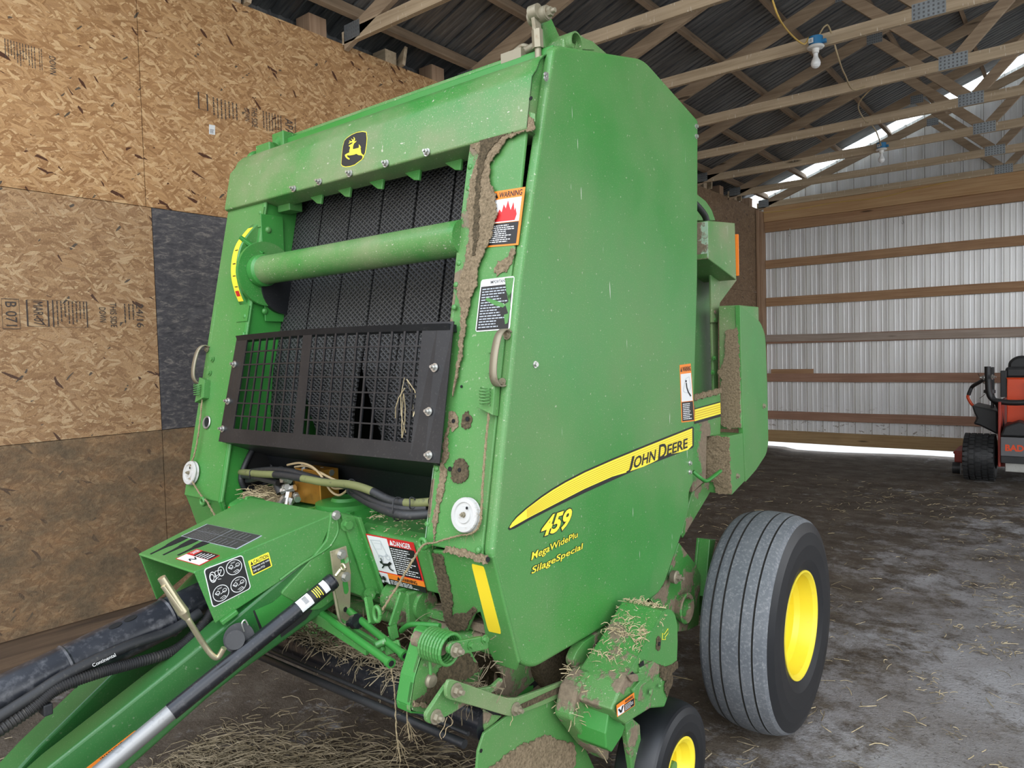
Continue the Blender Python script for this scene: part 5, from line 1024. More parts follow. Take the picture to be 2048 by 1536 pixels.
hose([(-2.1817,1.5,1.2382), (-2.0941,1.49,1.2499), (-1.9981,1.47,1.2382), (-1.8935,1.45,1.2254), (-1.7933,1.43,1.2249), (-1.6881,1.42,1.2027), (-1.6213,1.42,1.1901)], 0.004, 'wire', 'tan_wire')
hose([(-2.0996,1.52,1.2312), (-2.0118,1.5,1.2241), (-1.921,1.46,1.1967), (-1.8441,1.45,1.2041), (-1.7651,1.43,1.2118), (-1.6656,1.42,1.1974)], 0.0035, 'wire', 'tan_wire')
for px, py, yy in ((504, 949, 1.46), (703, 973, 1.415), (796, 1015, 1.41), (825, 1005, 1.41)):
    pass
for q, r_ in (((-2.3921,1.46,1.1997), 0.016), ((-1.7677,1.415,1.2219), 0.022), ((-1.5492,1.405,1.1787), 0.034), ((-1.4953,1.41,1.2012), 0.016)):
    q = Vector(q); MB().tube([q + Vector((0.003 * math.sin(k), 0.7 * r_ * math.cos(k * PI / 8), r_ * math.sin(k * PI / 8))) for k in range(17)], 0.0022, 6).build('cable_tie', 'hose', B)
# rubber grommet where the hoses pass the left wall
gc = [(-2.515, 1.50, 1.13), (-2.515, 1.49, 1.18), (-2.515, 1.54, 1.27), (-2.515, 1.58, 1.29), (-2.515, 1.62, 1.26), (-2.515, 1.62, 1.18), (-2.515, 1.57, 1.12), (-2.515, 1.50, 1.13), (-2.515, 1.49, 1.18)]
MB().tube(smooth_path(gc, 6)[:-6], 0.011, 10, cap=False).build('hose_grommet', 'hose', B)
MB().solid(smooth_path([(-2.514,) + p[1:] for p in gc[:8]], 4)[:-1], (-0.003, 0, 0)).build('hose_opening', 'hole', B)

# ---------------- tongue
TGN = Vector((0.407, -0.073, 0)).normalized()
TX = lambda y, o=0.0: -1.767 + (y - 1.35) * 0.1794 + o      # plane of the right drawbar side
beam_o = [(-1.7989,1.1721,0.9885),(-1.7766,1.2968,1.0572),(-1.7625,1.3751,0.9872),(-1.7601,1.3882,0.8941),(-1.8212,1.048,0.7558),(-1.8369,0.9602,0.7132),(-1.873,0.7589,0.5971),(-1.9011,0.6022,0.5058),(-1.9281,0.4517,0.5789),(-1.9012,0.6021,0.6765),(-1.8387,0.95,0.861)]
def MIRX(pts): return [(2 * XM - p[0], p[1], p[2]) for p in pts]
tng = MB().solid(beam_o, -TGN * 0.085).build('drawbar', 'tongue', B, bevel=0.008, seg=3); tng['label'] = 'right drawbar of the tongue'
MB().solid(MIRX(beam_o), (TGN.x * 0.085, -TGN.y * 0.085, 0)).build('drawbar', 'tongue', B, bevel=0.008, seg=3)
pl = [(-1.764,1.3327,1.157),(-1.7598,1.3563,1.1545),(-1.75,1.4109,1.1341),(-1.7485,1.4191,1.1163),(-1.7355,1.4914,0.8705),(-1.7367,1.4851,0.8554),(-1.7462,1.4321,0.859),(-1.7473,1.4257,0.877),(-1.7536,1.391,0.8986),(-1.7578,1.3671,0.9078),(-1.772,1.288,0.8738),(-1.7779,1.2555,0.8792),(-1.7936,1.1675,0.9508),(-1.778,1.255,1.0221),(-1.767,1.3162,1.0781)]
MB().solid(rounded(pl, 0.012), -TGN * 0.014).build('tongue_plate', 'green', B, bevel=0.003)
MB().solid(rounded(MIRX(pl), 0.012), (TGN.x * 0.014, 0, 0)).build('tongue_plate', 'green', B, bevel=0.003)
P3 = [(-1.7579,1.3555,1.1534),(-1.7485,1.4078,1.1331),(-1.7351,1.4825,0.8748),(-1.7429,1.4388,0.8823)]
MB().solid(P3, TGN * 0.012).solid([(-1.7501,1.399,1.1364),(-1.7476,1.413,1.1339),(-1.7338,1.4899,0.8712),(-1.7355,1.4803,0.8653)], TGN * 0.035).build('mount_plate', 'green', B, bevel=0.003)
bolts([(-1.7418,1.3715,1.1156),(-1.7298,1.4383,0.8865)], TGN, 0.014, 'green', B, False)
bolts([(-1.756,1.3434,1.148)], TGN, 0.010, 'zinc', B, False)
# driveline shield: top, two sides
a, b_, c, d = [Vector(p) for p in ((-1.8401,0.9423,1.0639), (-1.7669,1.3504,1.1517), (-1.7766,1.2965,1.0498), (-1.8314,0.9907,0.912))]
al, bl_, dl, cl = [Vector((2 * XM - p.x, p.y, p.z)) for p in (a, b_, d, c)]
drv = MB().solid([a, b_, bl_, al], (0, 0, -0.006)).solid([a, b_, c, Vector((-1.7989,1.1719,0.9841)), d], -TGN * 0.006).solid([al, dl, cl, bl_], (0.006, 0, 0))
shield = drv.build('driveline_shield', 'green', B, bevel=0.004); shield['label'] = 'green sheet metal shield over the driveline with caution stickers'
def TOPQ(s_, t, h=0.001): return (a * (1 - s_) * (1 - t) + b_ * s_ * (1 - t) + bl_ * s_ * t + al * (1 - s_) * t) + Vector((0, -0.17, 0.98)) * h   # s: front->rear, t: right->left
TN_ = (b_ - a).cross(al - a).normalized(); TN_ = TN_ if TN_.z > 0 else -TN_
for k, (s0, s1, w0) in enumerate(((0.03, 0.42, 0.84), (0.06, 0.44, 0.68), (0.10, 0.46, 0.52))):
    pts = []
    for i in range(17):
        t = i / 16; s_ = s0 + (s1 - s0) * t; wd = 0.025 + 0.11 * math.sin(min(t * 1.02, 1) * PI) ** 2 * t + (0.02 if 0.35 < t < 0.9 else 0)
        pts.append((s_, w0 + wd * 0.5))
    for i in range(16, -1, -1):
        t = i / 16; s_ = s0 + (s1 - s0) * t; wd = 0.025 + 0.11 * math.sin(min(t * 1.02, 1) * PI) ** 2 * t + (0.02 if 0.35 < t < 0.9 else 0)
        pts.append((s_, w0 - wd * 0.5))
    MB().solid([TOPQ(x_, y_, 0.0) for x_, y_ in pts], TN_ * 0.0012).build('vent_slot', 'hole', shield)
def toplabel(c): 
    # corners in pixels already turned to points on the sloping top
    return c
def plane_top(p):   # drop a traced point on the shield top along the sight line from the camera
    o = Vector((0, 0, 1.62)); dd = Vector(p) - o; t = (a - o).dot(TN_) / dd.dot(TN_); return o + dd * t + TN_ * 0.0004
L = Label([plane_top(q) for q in [(-1.8198,1.0555,1.101),(-1.8071,1.1263,1.1243),(-1.8333,0.9805,1.1842),(-1.845,0.9151,1.1642)]], 0.001)
L.rect(0, 0, 1, 1, 'palegrey'); L.rect(0.01, 0.015, 0.99, 0.985, 'label_dark'); L.lines(0.05, 0.55, 0.95, 0.92, 8, 'mower_grey', 0.3, 11); L.line([(0, 0.5), (1, 0.5)], 0.006, 'palegrey'); L.line([(0.5, 0), (0.5, 1)], 0.006, 'palegrey', 2); L.lines(0.05, 0.1, 0.45, 0.45, 5, 'mower_grey', 0.3, 12); L.lines(0.55, 0.1, 0.95, 0.45, 5, 'mower_grey', 0.3, 13)
L.build('instruction_label', shield, 'dark grey instruction sticker with faint print')
L = Label([plane_top(q) for q in [(-1.8375,0.957,1.0768),(-1.828,1.0101,1.0928),(-1.8385,0.9516,1.1223),(-1.8479,0.8992,1.1077)]], 0.001)
L.rect(0, 0, 1, 1, 'red'); L.rect(0.02, 0.03, 0.48, 0.97, 'white'); L.rect(0.50, 0.03, 0.98, 0.70, 'black'); L.lines(0.52, 0.08, 0.95, 0.64, 5, 'white', 0.4, 3); L.text('DANGER', 0.6, 0.76, 0.94, 0.92, 'white', 0.02); L.line([(0.10, 0.45), (0.2, 0.6), (0.3, 0.4), (0.42, 0.55)], 0.05, 'black')
L.build('danger_label', shield, 'small red and white danger sticker on the shield top')
L = Label([(-1.8325,0.9847,0.9562),(-1.8138,1.0892,0.985),(-1.8173,1.0693,1.084),(-1.8359,0.9658,1.0661)], 0.0015)
L.rrect(0, 0, 1, 1, 0.08, 'white'); L.rrect(0.022, 0.022, 0.978, 0.978, 0.07, 'black')
for cx, cy in ((0.72, 0.76), (0.72, 0.27), (0.26, 0.27)):
    L.circle(cx, cy, 0.205, 0.205, 'white', 0.018); L.line([(cx - 0.14, cy + 0.04), (cx - 0.06, cy + 0.09), (cx - 0.02, cy + 0.03), (cx - 0.07, cy - 0.03), (cx - 0.14, cy + 0.04), (cx - 0.03, cy + 0.0)], 0.014, 'white'); L.circle(cx + 0.10, cy + 0.03, 0.055, 0.05, 'white', 0.014); L.line([(cx - 0.02, cy - 0.02), (cx + 0.12, cy + 0.02)], 0.012, 'white')
    L.line([(cx - 0.05, cy - 0.12), (cx + 0.06, cy - 0.09), (cx + 0.10, cy - 0.13), (cx - 0.02, cy - 0.15)], 0.012, 'white'); L.lines(cx - 0.06, cy + 0.11, cx + 0.06, cy + 0.15, 2, 'white', 0.4, 2)
L.circle(0.16, 0.74, 0.085, 0.14, 'white', 0.014); L.circle(0.14, 0.74, 0.05, 0.09, 'white', 0.012); L.circle(0.38, 0.80, 0.08, 0.13, 'white', 0.014); L.line([(0.12, 0.62), (0.30, 0.70), (0.40, 0.84), (0.24, 0.86), (0.20, 0.72), (0.34, 0.76)], 0.014, 'white'); L.line([(0.26, 0.64), (0.34, 0.62)], 0.012, 'white')
L.build('diagram_label', shield, 'black sticker with white tractor and driveline diagrams')
L = Label([(-1.813,1.0938,1.0186),(-1.8027,1.151,1.0335),(-1.8043,1.1422,1.076),(-1.8147,1.0841,1.0622)], 0.0015)
L.rrect(0, 0, 1, 1, 0.06, 'yellow'); L.rect(0.06, 0.07, 0.94, 0.62, 'black'); L.text('CAUTION', 0.22, 0.68, 0.93, 0.92, 'black', 0.015); L.poly([(0.06, 0.68), (0.19, 0.68), (0.125, 0.92)], 'black')
L.text('Operate only with', 0.10, 0.40, 0.92, 0.56, 'white', 0.01); L.text('540 rpm PTO', 0.10, 0.15, 0.66, 0.32, 'white', 0.01)
L.build('caution_label', shield, 'yellow caution sticker')
# weld ridge and worn dark patch on the drawbar
MB().tube(smooth_path([(-1.7631,1.349,1.1464),(-1.7623,1.3537,1.0998),(-1.7657,1.3344,1.0654),(-1.7702,1.3096,1.0477),(-1.7844,1.2306,1.0197),(-1.7953,1.1697,0.9897)], 5), 0.004, 8).build('sheet_edge', 'green', shield)
MB().beam((-1.8233,1.0019,0.9116), (-1.8155,1.0454,0.9331), 0.016, 0.014, TGN).build('shield_clip', 'green', shield, bevel=0.003)
# driveline: telescoping black tubes
pa, pb_ = Vector((-2.0, 1.45, 1.06)), Vector((-2.0, -0.3, 0.60))
pa = Vector((-2,1.1329,0.9511)); pm1 = Vector((-2,0.9568,0.9106)); pm2 = Vector((-2,0.6814,0.8595)); pb_ = Vector((-2,0.4638,0.83))
dv = MB().cyl(pa, pb_, 0.046, k=36); drive = dv.build('driveline_tube', 'scuffed', B); drive['label'] = 'long black telescoping driveline tube'
MB().cyl(pm1, pm2, 0.054, k=36).lathe([(0, 0.0545), (0.005, 0.058), (0.01, 0.0545)], pm2, pm1 - pm2, 36, [0] * 2).lathe([(0, 0.0545), (0.005, 0.058), (0.01, 0.0545)], pm1 + (pm2 - pm1).normalized() * 0.02, pm1 - pm2, 36, [0] * 2).build('driveline_sleeve', 'scuffed', drive)
for px, py in ((219, 1257), (247, 1243)):
    o = Vector((0, 0, 1.62)); q = Vector((-2,0.8079,0.9292)) 
dsl = (pm1 - pm2).normalized()
for k, t in ((0, 0.46), (1, 0.60)):
    q = pm2.lerp(pm1, t) ; nn = Vector((0.30, -0.25, 0.92)); nn = (nn - dsl * nn.dot(dsl)).normalized(); sd = dsl.cross(nn)
    MB().solid([q + nn * 0.0538 + dsl * (0.017 * math.cos(i * PI / 8)) + sd * (0.009 * math.sin(i * PI / 8)) for i in range(16)], nn * 0.0018).build('sleeve_slot', 'hole', drive)
def along(pix): return pix
hz = hose([(-1.93,1.0002,0.919), (-1.93,0.9145,0.8941), (-1.93,0.81,0.8911), (-1.93,0.7134,0.8797), (-1.93,0.6457,0.8659), (-1.93,0.5813,0.8435), (-1.93,0.4632,0.8057)], 0.0135, 'hose')
cp = smooth_path([(-1.92,1.0393,0.9236), (-1.92,0.993,0.8808), (-1.92,0.9207,0.8421), (-1.92,0.8158,0.844), (-1.92,0.7313,0.8503), (-1.92,0.6412,0.847), (-1.92,0.5769,0.8183), (-1.92,0.4592,0.7768)], 64)
rr_ = [0.0125 + (0.0022 if (i // 2) % 2 else 0) for i in range(len(cp))]
MB().tube(cp, rr_, 12).build('corrugated_loom', 'corr', B)
L = Label([(-1.914,0.7137,0.8722),(-1.914,0.7682,0.8807),(-1.914,0.7651,0.8896),(-1.914,0.7107,0.8809)], 0.001); L.text('Continental', 0, 0, 1, 1, 'white', 0.01); L.build('hose_lettering', hz, 'white print on the hose')
MB().box(-1.945, -1.905, 0.60, 0.62, 0.795, 0.822).build('hose_clamp', 'hose', B, bevel=0.003)
# parking jack lying along the drawbar
j0, j1, j2 = Vector((-1.7022,1.2867,0.9751)), Vector((-1.7827,0.8376,0.7458)), Vector((-1.8205,0.6269,0.6309))
jk = MB().cyl(j0, j1, 0.0225, k=36).lathe([(0, 0.0225), (0.004, 0.0245), (0.02, 0.0245), (0.024, 0.0225)], j0 + (j1 - j0).normalized() * 0.002, (j1 - j0), 36, [0] * 3)
jack = jk.build('jack_tube', 'gloss', B); jack['label'] = 'glossy black jack tube with a silver rod'
MB().cyl(j1, j2, 0.0205, k=36).build('jack_rod', 'silver', jack)
jd = (j0 - j1).normalized()
def wrap(t0_, t1, a0, a1, m, h, name=None):
    L_ = (j0 - j1).length; n_ = 10; up = Vector((0.62, -0.55, 0.55)); up = (up - jd * up.dot(jd)).normalized(); sd = jd.cross(up); V = []; F_ = []
    for i in range(n_ + 1):
        t = a0 + (a1 - a0) * i / n_; d_ = up * math.cos(t) + sd * math.sin(t)
        V += [j0 - jd * t0_ + d_ * (0.0225 + h), j0 - jd * t1 + d_ * (0.0225 + h)]
        if i < n_: F_.append((2 * i, 2 * i + 1, 2 * i + 3, 2 * i + 2))
    lab.add(V, F_, m, True)
lab = MB(); wrap(0.028, 0.125, -0.75, 1.05, 0, 0.0006); wrap(0.045, 0.085, -0.75, 1.05, 1, 0.001)
for k in range(4): wrap(0.052 + 0.006 * k, 0.0545 + 0.006 * k, -0.5, 0.9 - 0.2 * (k % 2), 2, 0.0014)
for k in range(9): wrap(0.095, 0.108, -0.5 + 0.11 * k, -0.5 + 0.11 * k + 0.05, 1, 0.0012)
lab.build('barcode_label', ['white', 'black', 'yellow'], jack)['label'] = 'white barcode label with a black and yellow band'
# eye bolt, slotted bracket, crank
q0 = Vector((-1.6923,1.285,0.989)); q1_ = Vector((-1.6894,1.3014,1.0044)); b = MB().cyl(q0, q1_, 0.005)
b.tube(arc(q1_ + jd * 0.010, XP, ZU, 0.009, 0, 2 * PI, 18), 0.0045, 8, cap=False); b.build('jack_pin', 'brassy', jack)
sb = [(-1.7305,1.2984,1.0517),(-1.7212,1.3505,1.0581),(-1.719,1.3626,0.9734),(-1.7209,1.3524,0.8046),(-1.7214,1.3494,0.7752),(-1.7241,1.3342,0.7749),(-1.7249,1.3297,0.8173),(-1.7284,1.3103,0.9355)]
slot1 = [(-1.7246,1.3286,1.0252),(-1.7222,1.3419,1.0223),(-1.7218,1.344,0.9903),(-1.7228,1.3387,0.9822),(-1.7242,1.3309,0.9996)]
mbp = MB().solid(sb, -TGN * 0.006).build('slotted_bracket', 'brassy', B, bevel=0.0015)
for q in ([(-1.7245,1.3287,1.0298),(-1.7224,1.3404,1.0274),(-1.7216,1.3449,0.9965),(-1.7221,1.3422,0.9876),(-1.7238,1.3325,0.9992)], [(-1.7238,1.3325,0.9552),(-1.7208,1.3493,0.9529),(-1.7202,1.3525,0.9221),(-1.7214,1.3459,0.9126),(-1.7229,1.3376,0.9162)]): MB().solid(rounded(q, 0.008), TGN * 0.0006).build('bracket_slot', 'fresh', mbp)
MB().solid([Vector(p) for p in [Vector((-1.7225,1.3397,0.868)) + Vector((0, 0.007 * math.cos(i * PI / 8), 0.008 * math.sin(i * PI / 8))) for i in range(16)]], TGN * 0.0006).build('bracket_hole', 'hole', mbp)
bolts([(-1.7233,1.333,1.0368),(-1.7214,1.3437,0.966)], TGN, 0.0105, 'zinc', mbp, False)
b = MB().cyl((-1.7621,1.3774,1.0022), (-1.722,1.3461,1.0162), 0.01).build('bracket_standoff', 'green', mbp)
MB().tube(smooth_path([(-1.7076,1.2847,0.9569), (-1.7062,1.2924,0.9136), (-1.7046,1.3013,0.8593), (-1.7018,1.3056,0.8422), (-1.693,1.3093,0.8355), (-1.6815,1.3167,0.8401)], 5), 0.0048, 10).build('crank_rod', 'brassy', B)
q0 = Vector((-1.6815,1.3168,0.8415)); q1_ = Vector((-1.6405,1.319,0.8571)); MB().cyl(q0, q0.lerp(q1_, 0.7), 0.010, 0.014, 20).cyl(q0.lerp(q1_, 0.6), q1_, 0.022, 0.022, 10).build('crank_knob', 'gloss', B)
# crank handle sticking up from the jack
MB().tube(smooth_path([(-1.7263,0.9537,0.8824), (-1.7384,0.943,0.8596), (-1.741,0.9286,0.8693), (-1.7448,0.9071,0.9081), (-1.7404,0.8751,0.9706), (-1.7416,0.8687,0.985)], 5), 0.0075, 12).build('jack_crank', 'brassy', B)
MB().tube([(-1.7416,0.8687,0.9838), (-1.7431,0.8601,1.0012), (-1.7458,0.8453,1.0314), (-1.7511,0.8154,1.0982)], [0.009, 0.014, 0.0125, 0.0095], 14).tube([(-1.7364,0.852,1.0075), (-1.7432,0.8143,1.079)], 0.006, 10).build('crank_grip', 'brassy', B)
MB().cyl((-1.8207,1.0508,0.8547), (-1.7931,1.0348,0.8663), 0.04, k=32).cyl((-1.795,1.0241,0.8639), (-1.7581,1.003,0.8795), 0.025, k=24).build('jack_mount', 'plastic', B, bevel=0.003)
MB().tube(smooth_path([(-1.7721,1.0381,0.8879), (-1.7729,1.0337,0.9111), (-1.7714,1.042,0.9184), (-1.7701,1.0494,0.9026)], 5), 0.0025, 8).build('split_pin', 'zinc', B)
MB().solid([(-1.8124,1.0915,0.9198),(-1.8024,1.1472,0.9296),(-1.7868,1.234,0.9815),(-1.7883,1.2258,0.9317),(-1.7961,1.1822,0.8914),(-1.8093,1.1083,0.8539)], TGN * 0.0006).build('worn_label', 'fresh', tng)
MB().solid([(-1.8124,1.0915,0.9198),(-1.8116,1.0957,0.9215),(-1.8082,1.1145,0.8651),(-1.8093,1.1085,0.8582)], TGN * 0.0012).solid([(-1.7991,1.1654,0.842),(-1.7895,1.2188,0.8713),(-1.782,1.2609,0.887),(-1.7815,1.2635,0.8743),(-1.785,1.2442,0.8555),(-1.7938,1.1947,0.8337),(-1.7987,1.1675,0.8225)], TGN * 0.0012).build('worn_label_edge', 'black', tng)['label'] = 'black remains of a worn sticker'
L = Label([(-1.8863,0.6847,0.6334),(-1.8658,0.7991,0.6868),(-1.8682,0.7857,0.6945),(-1.8878,0.6767,0.643)], 0.001); L.rect(0, 0, 1, 1, 'orange'); L.text('WARNING', 0.25, 0.15, 0.7, 0.85, 'black', 0.01); L.build('warning_label', tng, 'orange warning sticker on the drawbar edge')

# ---------------------------------------------------------------- pickup at the bottom front
pk = empty('pickup', (-2.0, 1.9, 0.35), parent=B); pk['label'] = 'wide hay pickup with black wind guard bar and dusty side plates'
MB().cyl((-2.80, 1.30, 0.642), (-1.216, 1.30, 0.638), 0.0115, k=14).cyl((-2.80, 1.315, 0.662), (-1.216, 1.315, 0.658), 0.006, k=10).build('guard_bar', 'plastic', pk)
b = MB().cyl((-2.75, 1.405, 0.645), (-1.225, 1.405, 0.642), 0.048, k=32); b.build('guard_roller', 'gloss', pk)
MB().cyl((-2.75, 1.52, 0.80), (-1.30, 1.52, 0.80), 0.028, k=20).box(-2.7, -1.3, 1.50, 1.56, 0.835, 0.86).build('front_crossbar', 'dirty', pk)
au = MB().cyl((-2.7, 1.86, 0.66), (-1.3, 1.86, 0.66), 0.12, k=32)
for k in range(40):
    t = k * 0.55; x = -2.65 + 1.3 * k / 39
    au.beam((x, 1.86, 0.66), (x + 0.02, 1.86 - 0.20 * math.cos(t), 0.66 + 0.20 * math.sin(t)), 0.008, 0.03)
au.build('feed_rotor', 'dirt_dark', pk)
MB().box(-2.75, -1.28, 1.95, 2.05, 0.40, 1.08).build('feed_back_plate', 'filthy', pk)
dr = MB().cyl((-2.85, 2.02, 0.44), (-1.24, 2.02, 0.44), 0.13, k=28)
for k in range(24):
    x = -2.80 + 1.5 * k / 23
    for a_ in range(4):
        t = a_ * PI / 2 + 0.5; dr.tube([(x, 2.02 + 0.13 * math.cos(t), 0.44 + 0.13 * math.sin(t)), (x, 2.02 + 0.20 * math.cos(t), 0.44 + 0.20 * math.sin(t))], 0.003, 5)
dr.build('tine_drum', 'dirty', pk)

def cr2(x): return x
D1 = MB().solid([(-1.34,1.5742,0.7125),(-1.34,1.7015,0.6665),(-1.34,2.0454,0.6322),(-1.34,2.1744,0.625),(-1.34,2.2051,0.543),(-1.34,2.0241,0.49),(-1.34,1.9657,0.5374),(-1.34,1.8863,0.5303),(-1.34,1.6612,0.5792),(-1.34,1.5761,0.6241),(-1.34,1.5493,0.6456),(-1.34,1.6173,0.6562)], (-0.01, 0, 0)).build('frame_side_sheet', 'filthy', B, bevel=0.002)
MB().solid([(-1.339,1.8858,0.6204),(-1.339,1.8891,0.6192),(-1.339,1.8922,0.5406),(-1.339,1.8887,0.541)], (0.001, 0, 0)).build('sheet_seam', 'hole', D1)
MB().solid(rounded([(-1.338,1.8249,0.6045),(-1.338,1.848,0.596),(-1.338,1.851,0.5807),(-1.338,1.745,0.5735),(-1.338,1.7261,0.579),(-1.338,1.7235,0.5896)], 0.01), (0.001, 0, 0)).build('sheet_slot', 'hole', D1)
MB().solid([(-1.337,1.8235,0.6052),(-1.337,1.8489,0.5979),(-1.337,1.8497,0.5834),(-1.337,1.8225,0.5817),(-1.337,1.8082,0.593)], (0.002, 0, 0)).solid([(-1.337,1.7472,0.5847),(-1.337,1.7252,0.59),(-1.337,1.6696,0.5824),(-1.337,1.6997,0.5743),(-1.337,1.7467,0.5731)], (0.002, 0, 0)).build('slot_block', 'fresh', D1)
Cp = MB().solid(rounded([(-1.3,1.2648,0.9167),(-1.3,1.2812,0.9216),(-1.3,1.3003,0.9173),(-1.3,1.318,0.9065),(-1.3,1.3747,0.8677),(-1.3,1.4309,0.8084),(-1.3,1.4591,0.7538),(-1.3,1.461,0.7395),(-1.3,1.4132,0.7437),(-1.3,1.3366,0.7561),(-1.3,1.26,0.7108),(-1.3,1.1953,0.7392),(-1.3,1.1952,0.7548),(-1.3,1.2135,0.8189)], 0.012), (-0.012, 0, 0)).build('pickup_side_plate', 'dirty', pk, bevel=0.002)
MB().solid([(-1.3,1.2648,0.9167),(-1.3,1.2812,0.9216),(-1.3,1.2869,0.9185),(-1.3,1.2712,0.9115),(-1.3,1.2187,0.8169),(-1.3,1.2008,0.7525),(-1.3,1.1952,0.7548),(-1.3,1.2135,0.8189)], (-0.05, 0, 0)).solid([(-1.3,1.1952,0.7548),(-1.3,1.2008,0.7525),(-1.3,1.2058,0.7411),(-1.3,1.26,0.7108),(-1.3,1.2621,0.7051),(-1.3,1.1992,0.7346)], (-0.05, 0, 0)).build('plate_flange', 'fresh', Cp, bevel=0.002)
crust([(-1.299,1.3478,0.8211),(-1.299,1.415,0.8108),(-1.299,1.4435,0.7735),(-1.299,1.4576,0.7461),(-1.299,1.4122,0.746),(-1.299,1.3356,0.7567),(-1.299,1.2662,0.7229),(-1.299,1.241,0.7458),(-1.299,1.2034,0.7548),(-1.299,1.2121,0.7637),(-1.299,1.255,0.7655),(-1.299,1.2644,0.7809),(-1.299,1.2918,0.8025),(-1.299,1.3151,0.8132)], XP, 'dirt_dark', Cp, 41, 0.003)
crust([(-1.299,1.2059,0.7647),(-1.299,1.2368,0.7459),(-1.299,1.2621,0.7278),(-1.299,1.2574,0.7233),(-1.299,1.224,0.7464),(-1.299,1.2012,0.7526)], XP, 'dirt', Cp, 42, 0.006)
MB().solid(rounded([(-1.235,1.1886,0.7552),(-1.235,1.2632,0.8018),(-1.235,1.2789,0.8036),(-1.235,1.379,0.7443),(-1.235,1.4381,0.728),(-1.235,1.4776,0.7366),(-1.235,1.4825,0.7245),(-1.235,1.458,0.7102),(-1.235,1.3302,0.7216),(-1.235,1.2798,0.7203),(-1.235,1.206,0.7242),(-1.235,1.1919,0.7342)], 0.008), (-0.012, 0, 0)).build('pivot_plate', 'dirty', pk, bevel=0.002)
slotted = [Vector(p) for p in [(-1.2,1.2241,0.8172),(-1.2,1.2342,0.8321),(-1.2,1.2472,0.8289),(-1.2,1.34,0.7707),(-1.2,1.4063,0.7286),(-1.2,1.4563,0.6988),(-1.2,1.4982,0.6821),(-1.2,1.5931,0.6654),(-1.2,1.7679,0.6371),(-1.2,1.77,0.5941),(-1.2,1.6206,0.6135),(-1.2,1.4962,0.6352),(-1.2,1.4645,0.6451),(-1.2,1.434,0.6629),(-1.2,1.3287,0.7276),(-1.2,1.2322,0.7853),(-1.2,1.224,0.7961)]]
arm = MB().solid(rounded(slotted, 0.01), (-0.010, 0, 0)).build('slotted_arm', 'hood', pk, bevel=0.002)
MB().solid(rounded([(-1.199,1.5096,0.6607),(-1.199,1.7001,0.6373),(-1.199,1.7222,0.6287),(-1.199,1.725,0.6195),(-1.199,1.7055,0.6179),(-1.199,1.5226,0.6435),(-1.199,1.5092,0.6506)], 0.006), (0.0012, 0, 0)).build('arm_slot', 'dirt_dark', arm)
MB().solid(rounded([(-1.205,1.2407,0.9066),(-1.205,1.252,0.918),(-1.205,1.3703,0.8935),(-1.205,1.3867,0.8822),(-1.205,1.3919,0.8546),(-1.205,1.3544,0.8611),(-1.205,1.2591,0.8813),(-1.205,1.2422,0.8939)], 0.01), (-0.012, 0, 0)).build('spring_arm', 'dirty', pk, bevel=0.002)
for q in ((-1.204,1.2639,0.8952), (-1.199,1.2557,0.7991), (-1.199,1.4862,0.6577), (-1.234,1.2184,0.7384)): MB().bolt(q, XP, 0.0125).build('bolt', 'rusty', pk)
MB().lathe([(0, 0.018), (0.006, 0.019), (0.012, 0.015), (0.014, 0)], (-1.3,1.2672,0.793), XP, 24, [0]).build('pivot_boss', 'rusty', pk)
for q in ((-1.204,1.3206,0.8878), (-1.204,1.3735,0.8859)): MB().bolt(q, XP, 0.008, stud=False).build('bolt', 'dirty', pk)
sc_c = Vector((-1.255,1.2619,0.8936)); NT_ = 8 * 20
hx = [sc_c + Vector((0.040 - 0.080 * i / NT_, 0.038 * math.cos(i * PI / 10), 0.038 * math.sin(i * PI / 10))) for i in range(NT_ + 1)]
tail = [hx[0], hx[0] + Vector((0.004, -0.022, -0.02)), Vector((-1.285,1.2556,0.8698)), Vector((-1.285,1.2562,0.8162))]
MB().tube(hx, 0.0046, 8).build('tension_spring', 'green', pk)
MB().tube([hx[-1] + Vector((0.0, -0.076, 0.0)), Vector((-1.283,1.2536,0.871)), Vector((-1.283,1.2543,0.8174))], 0.0046, 8).build('spring_tail', 'green', pk)
MB().cyl(sc_c + Vector((-0.085, 0, 0)), sc_c + Vector((0.012, 0, 0)), 0.02, k=20).build('spring_pin', 'dirty', pk)
gsh = MB().solid([(-1.21,1.3698,0.6382),(-1.21,1.4044,0.6394),(-1.21,1.4664,0.6431),(-1.21,1.5087,0.627),(-1.21,1.7794,0.5839),(-1.21,1.8027,0.6588),(-1.21,1.946,0.663),(-1.21,1.9389,0.489),(-1.21,1.783,0.5102),(-1.21,1.8204,0.421),(-1.21,1.9006,0.2812),(-1.21,1.9257,0.164),(-1.21,1.3478,0.4639),(-1.21,1.3362,0.5536),(-1.21,1.3441,0.6013),(-1.21,1.357,0.6213)], (-0.008, 0, 0)); gsh = gsh.build('pickup_end_shield', 'green', pk, bevel=0.002)
crust([(-1.209,1.3693,0.538),(-1.209,1.4192,0.5405),(-1.209,1.4714,0.5431),(-1.209,1.5257,0.5389),(-1.209,1.5936,0.5225),(-1.209,1.6292,0.5211),(-1.209,1.6528,0.5034),(-1.209,1.7012,0.4707),(-1.209,1.7649,0.4346),(-1.209,1.7838,0.3993),(-1.209,1.7754,0.3649),(-1.209,1.7342,0.3317),(-1.209,1.6936,0.2885),(-1.209,1.3562,0.4631),(-1.209,1.3491,0.5218)], XP, 'dirt', gsh, 43, 0.006)
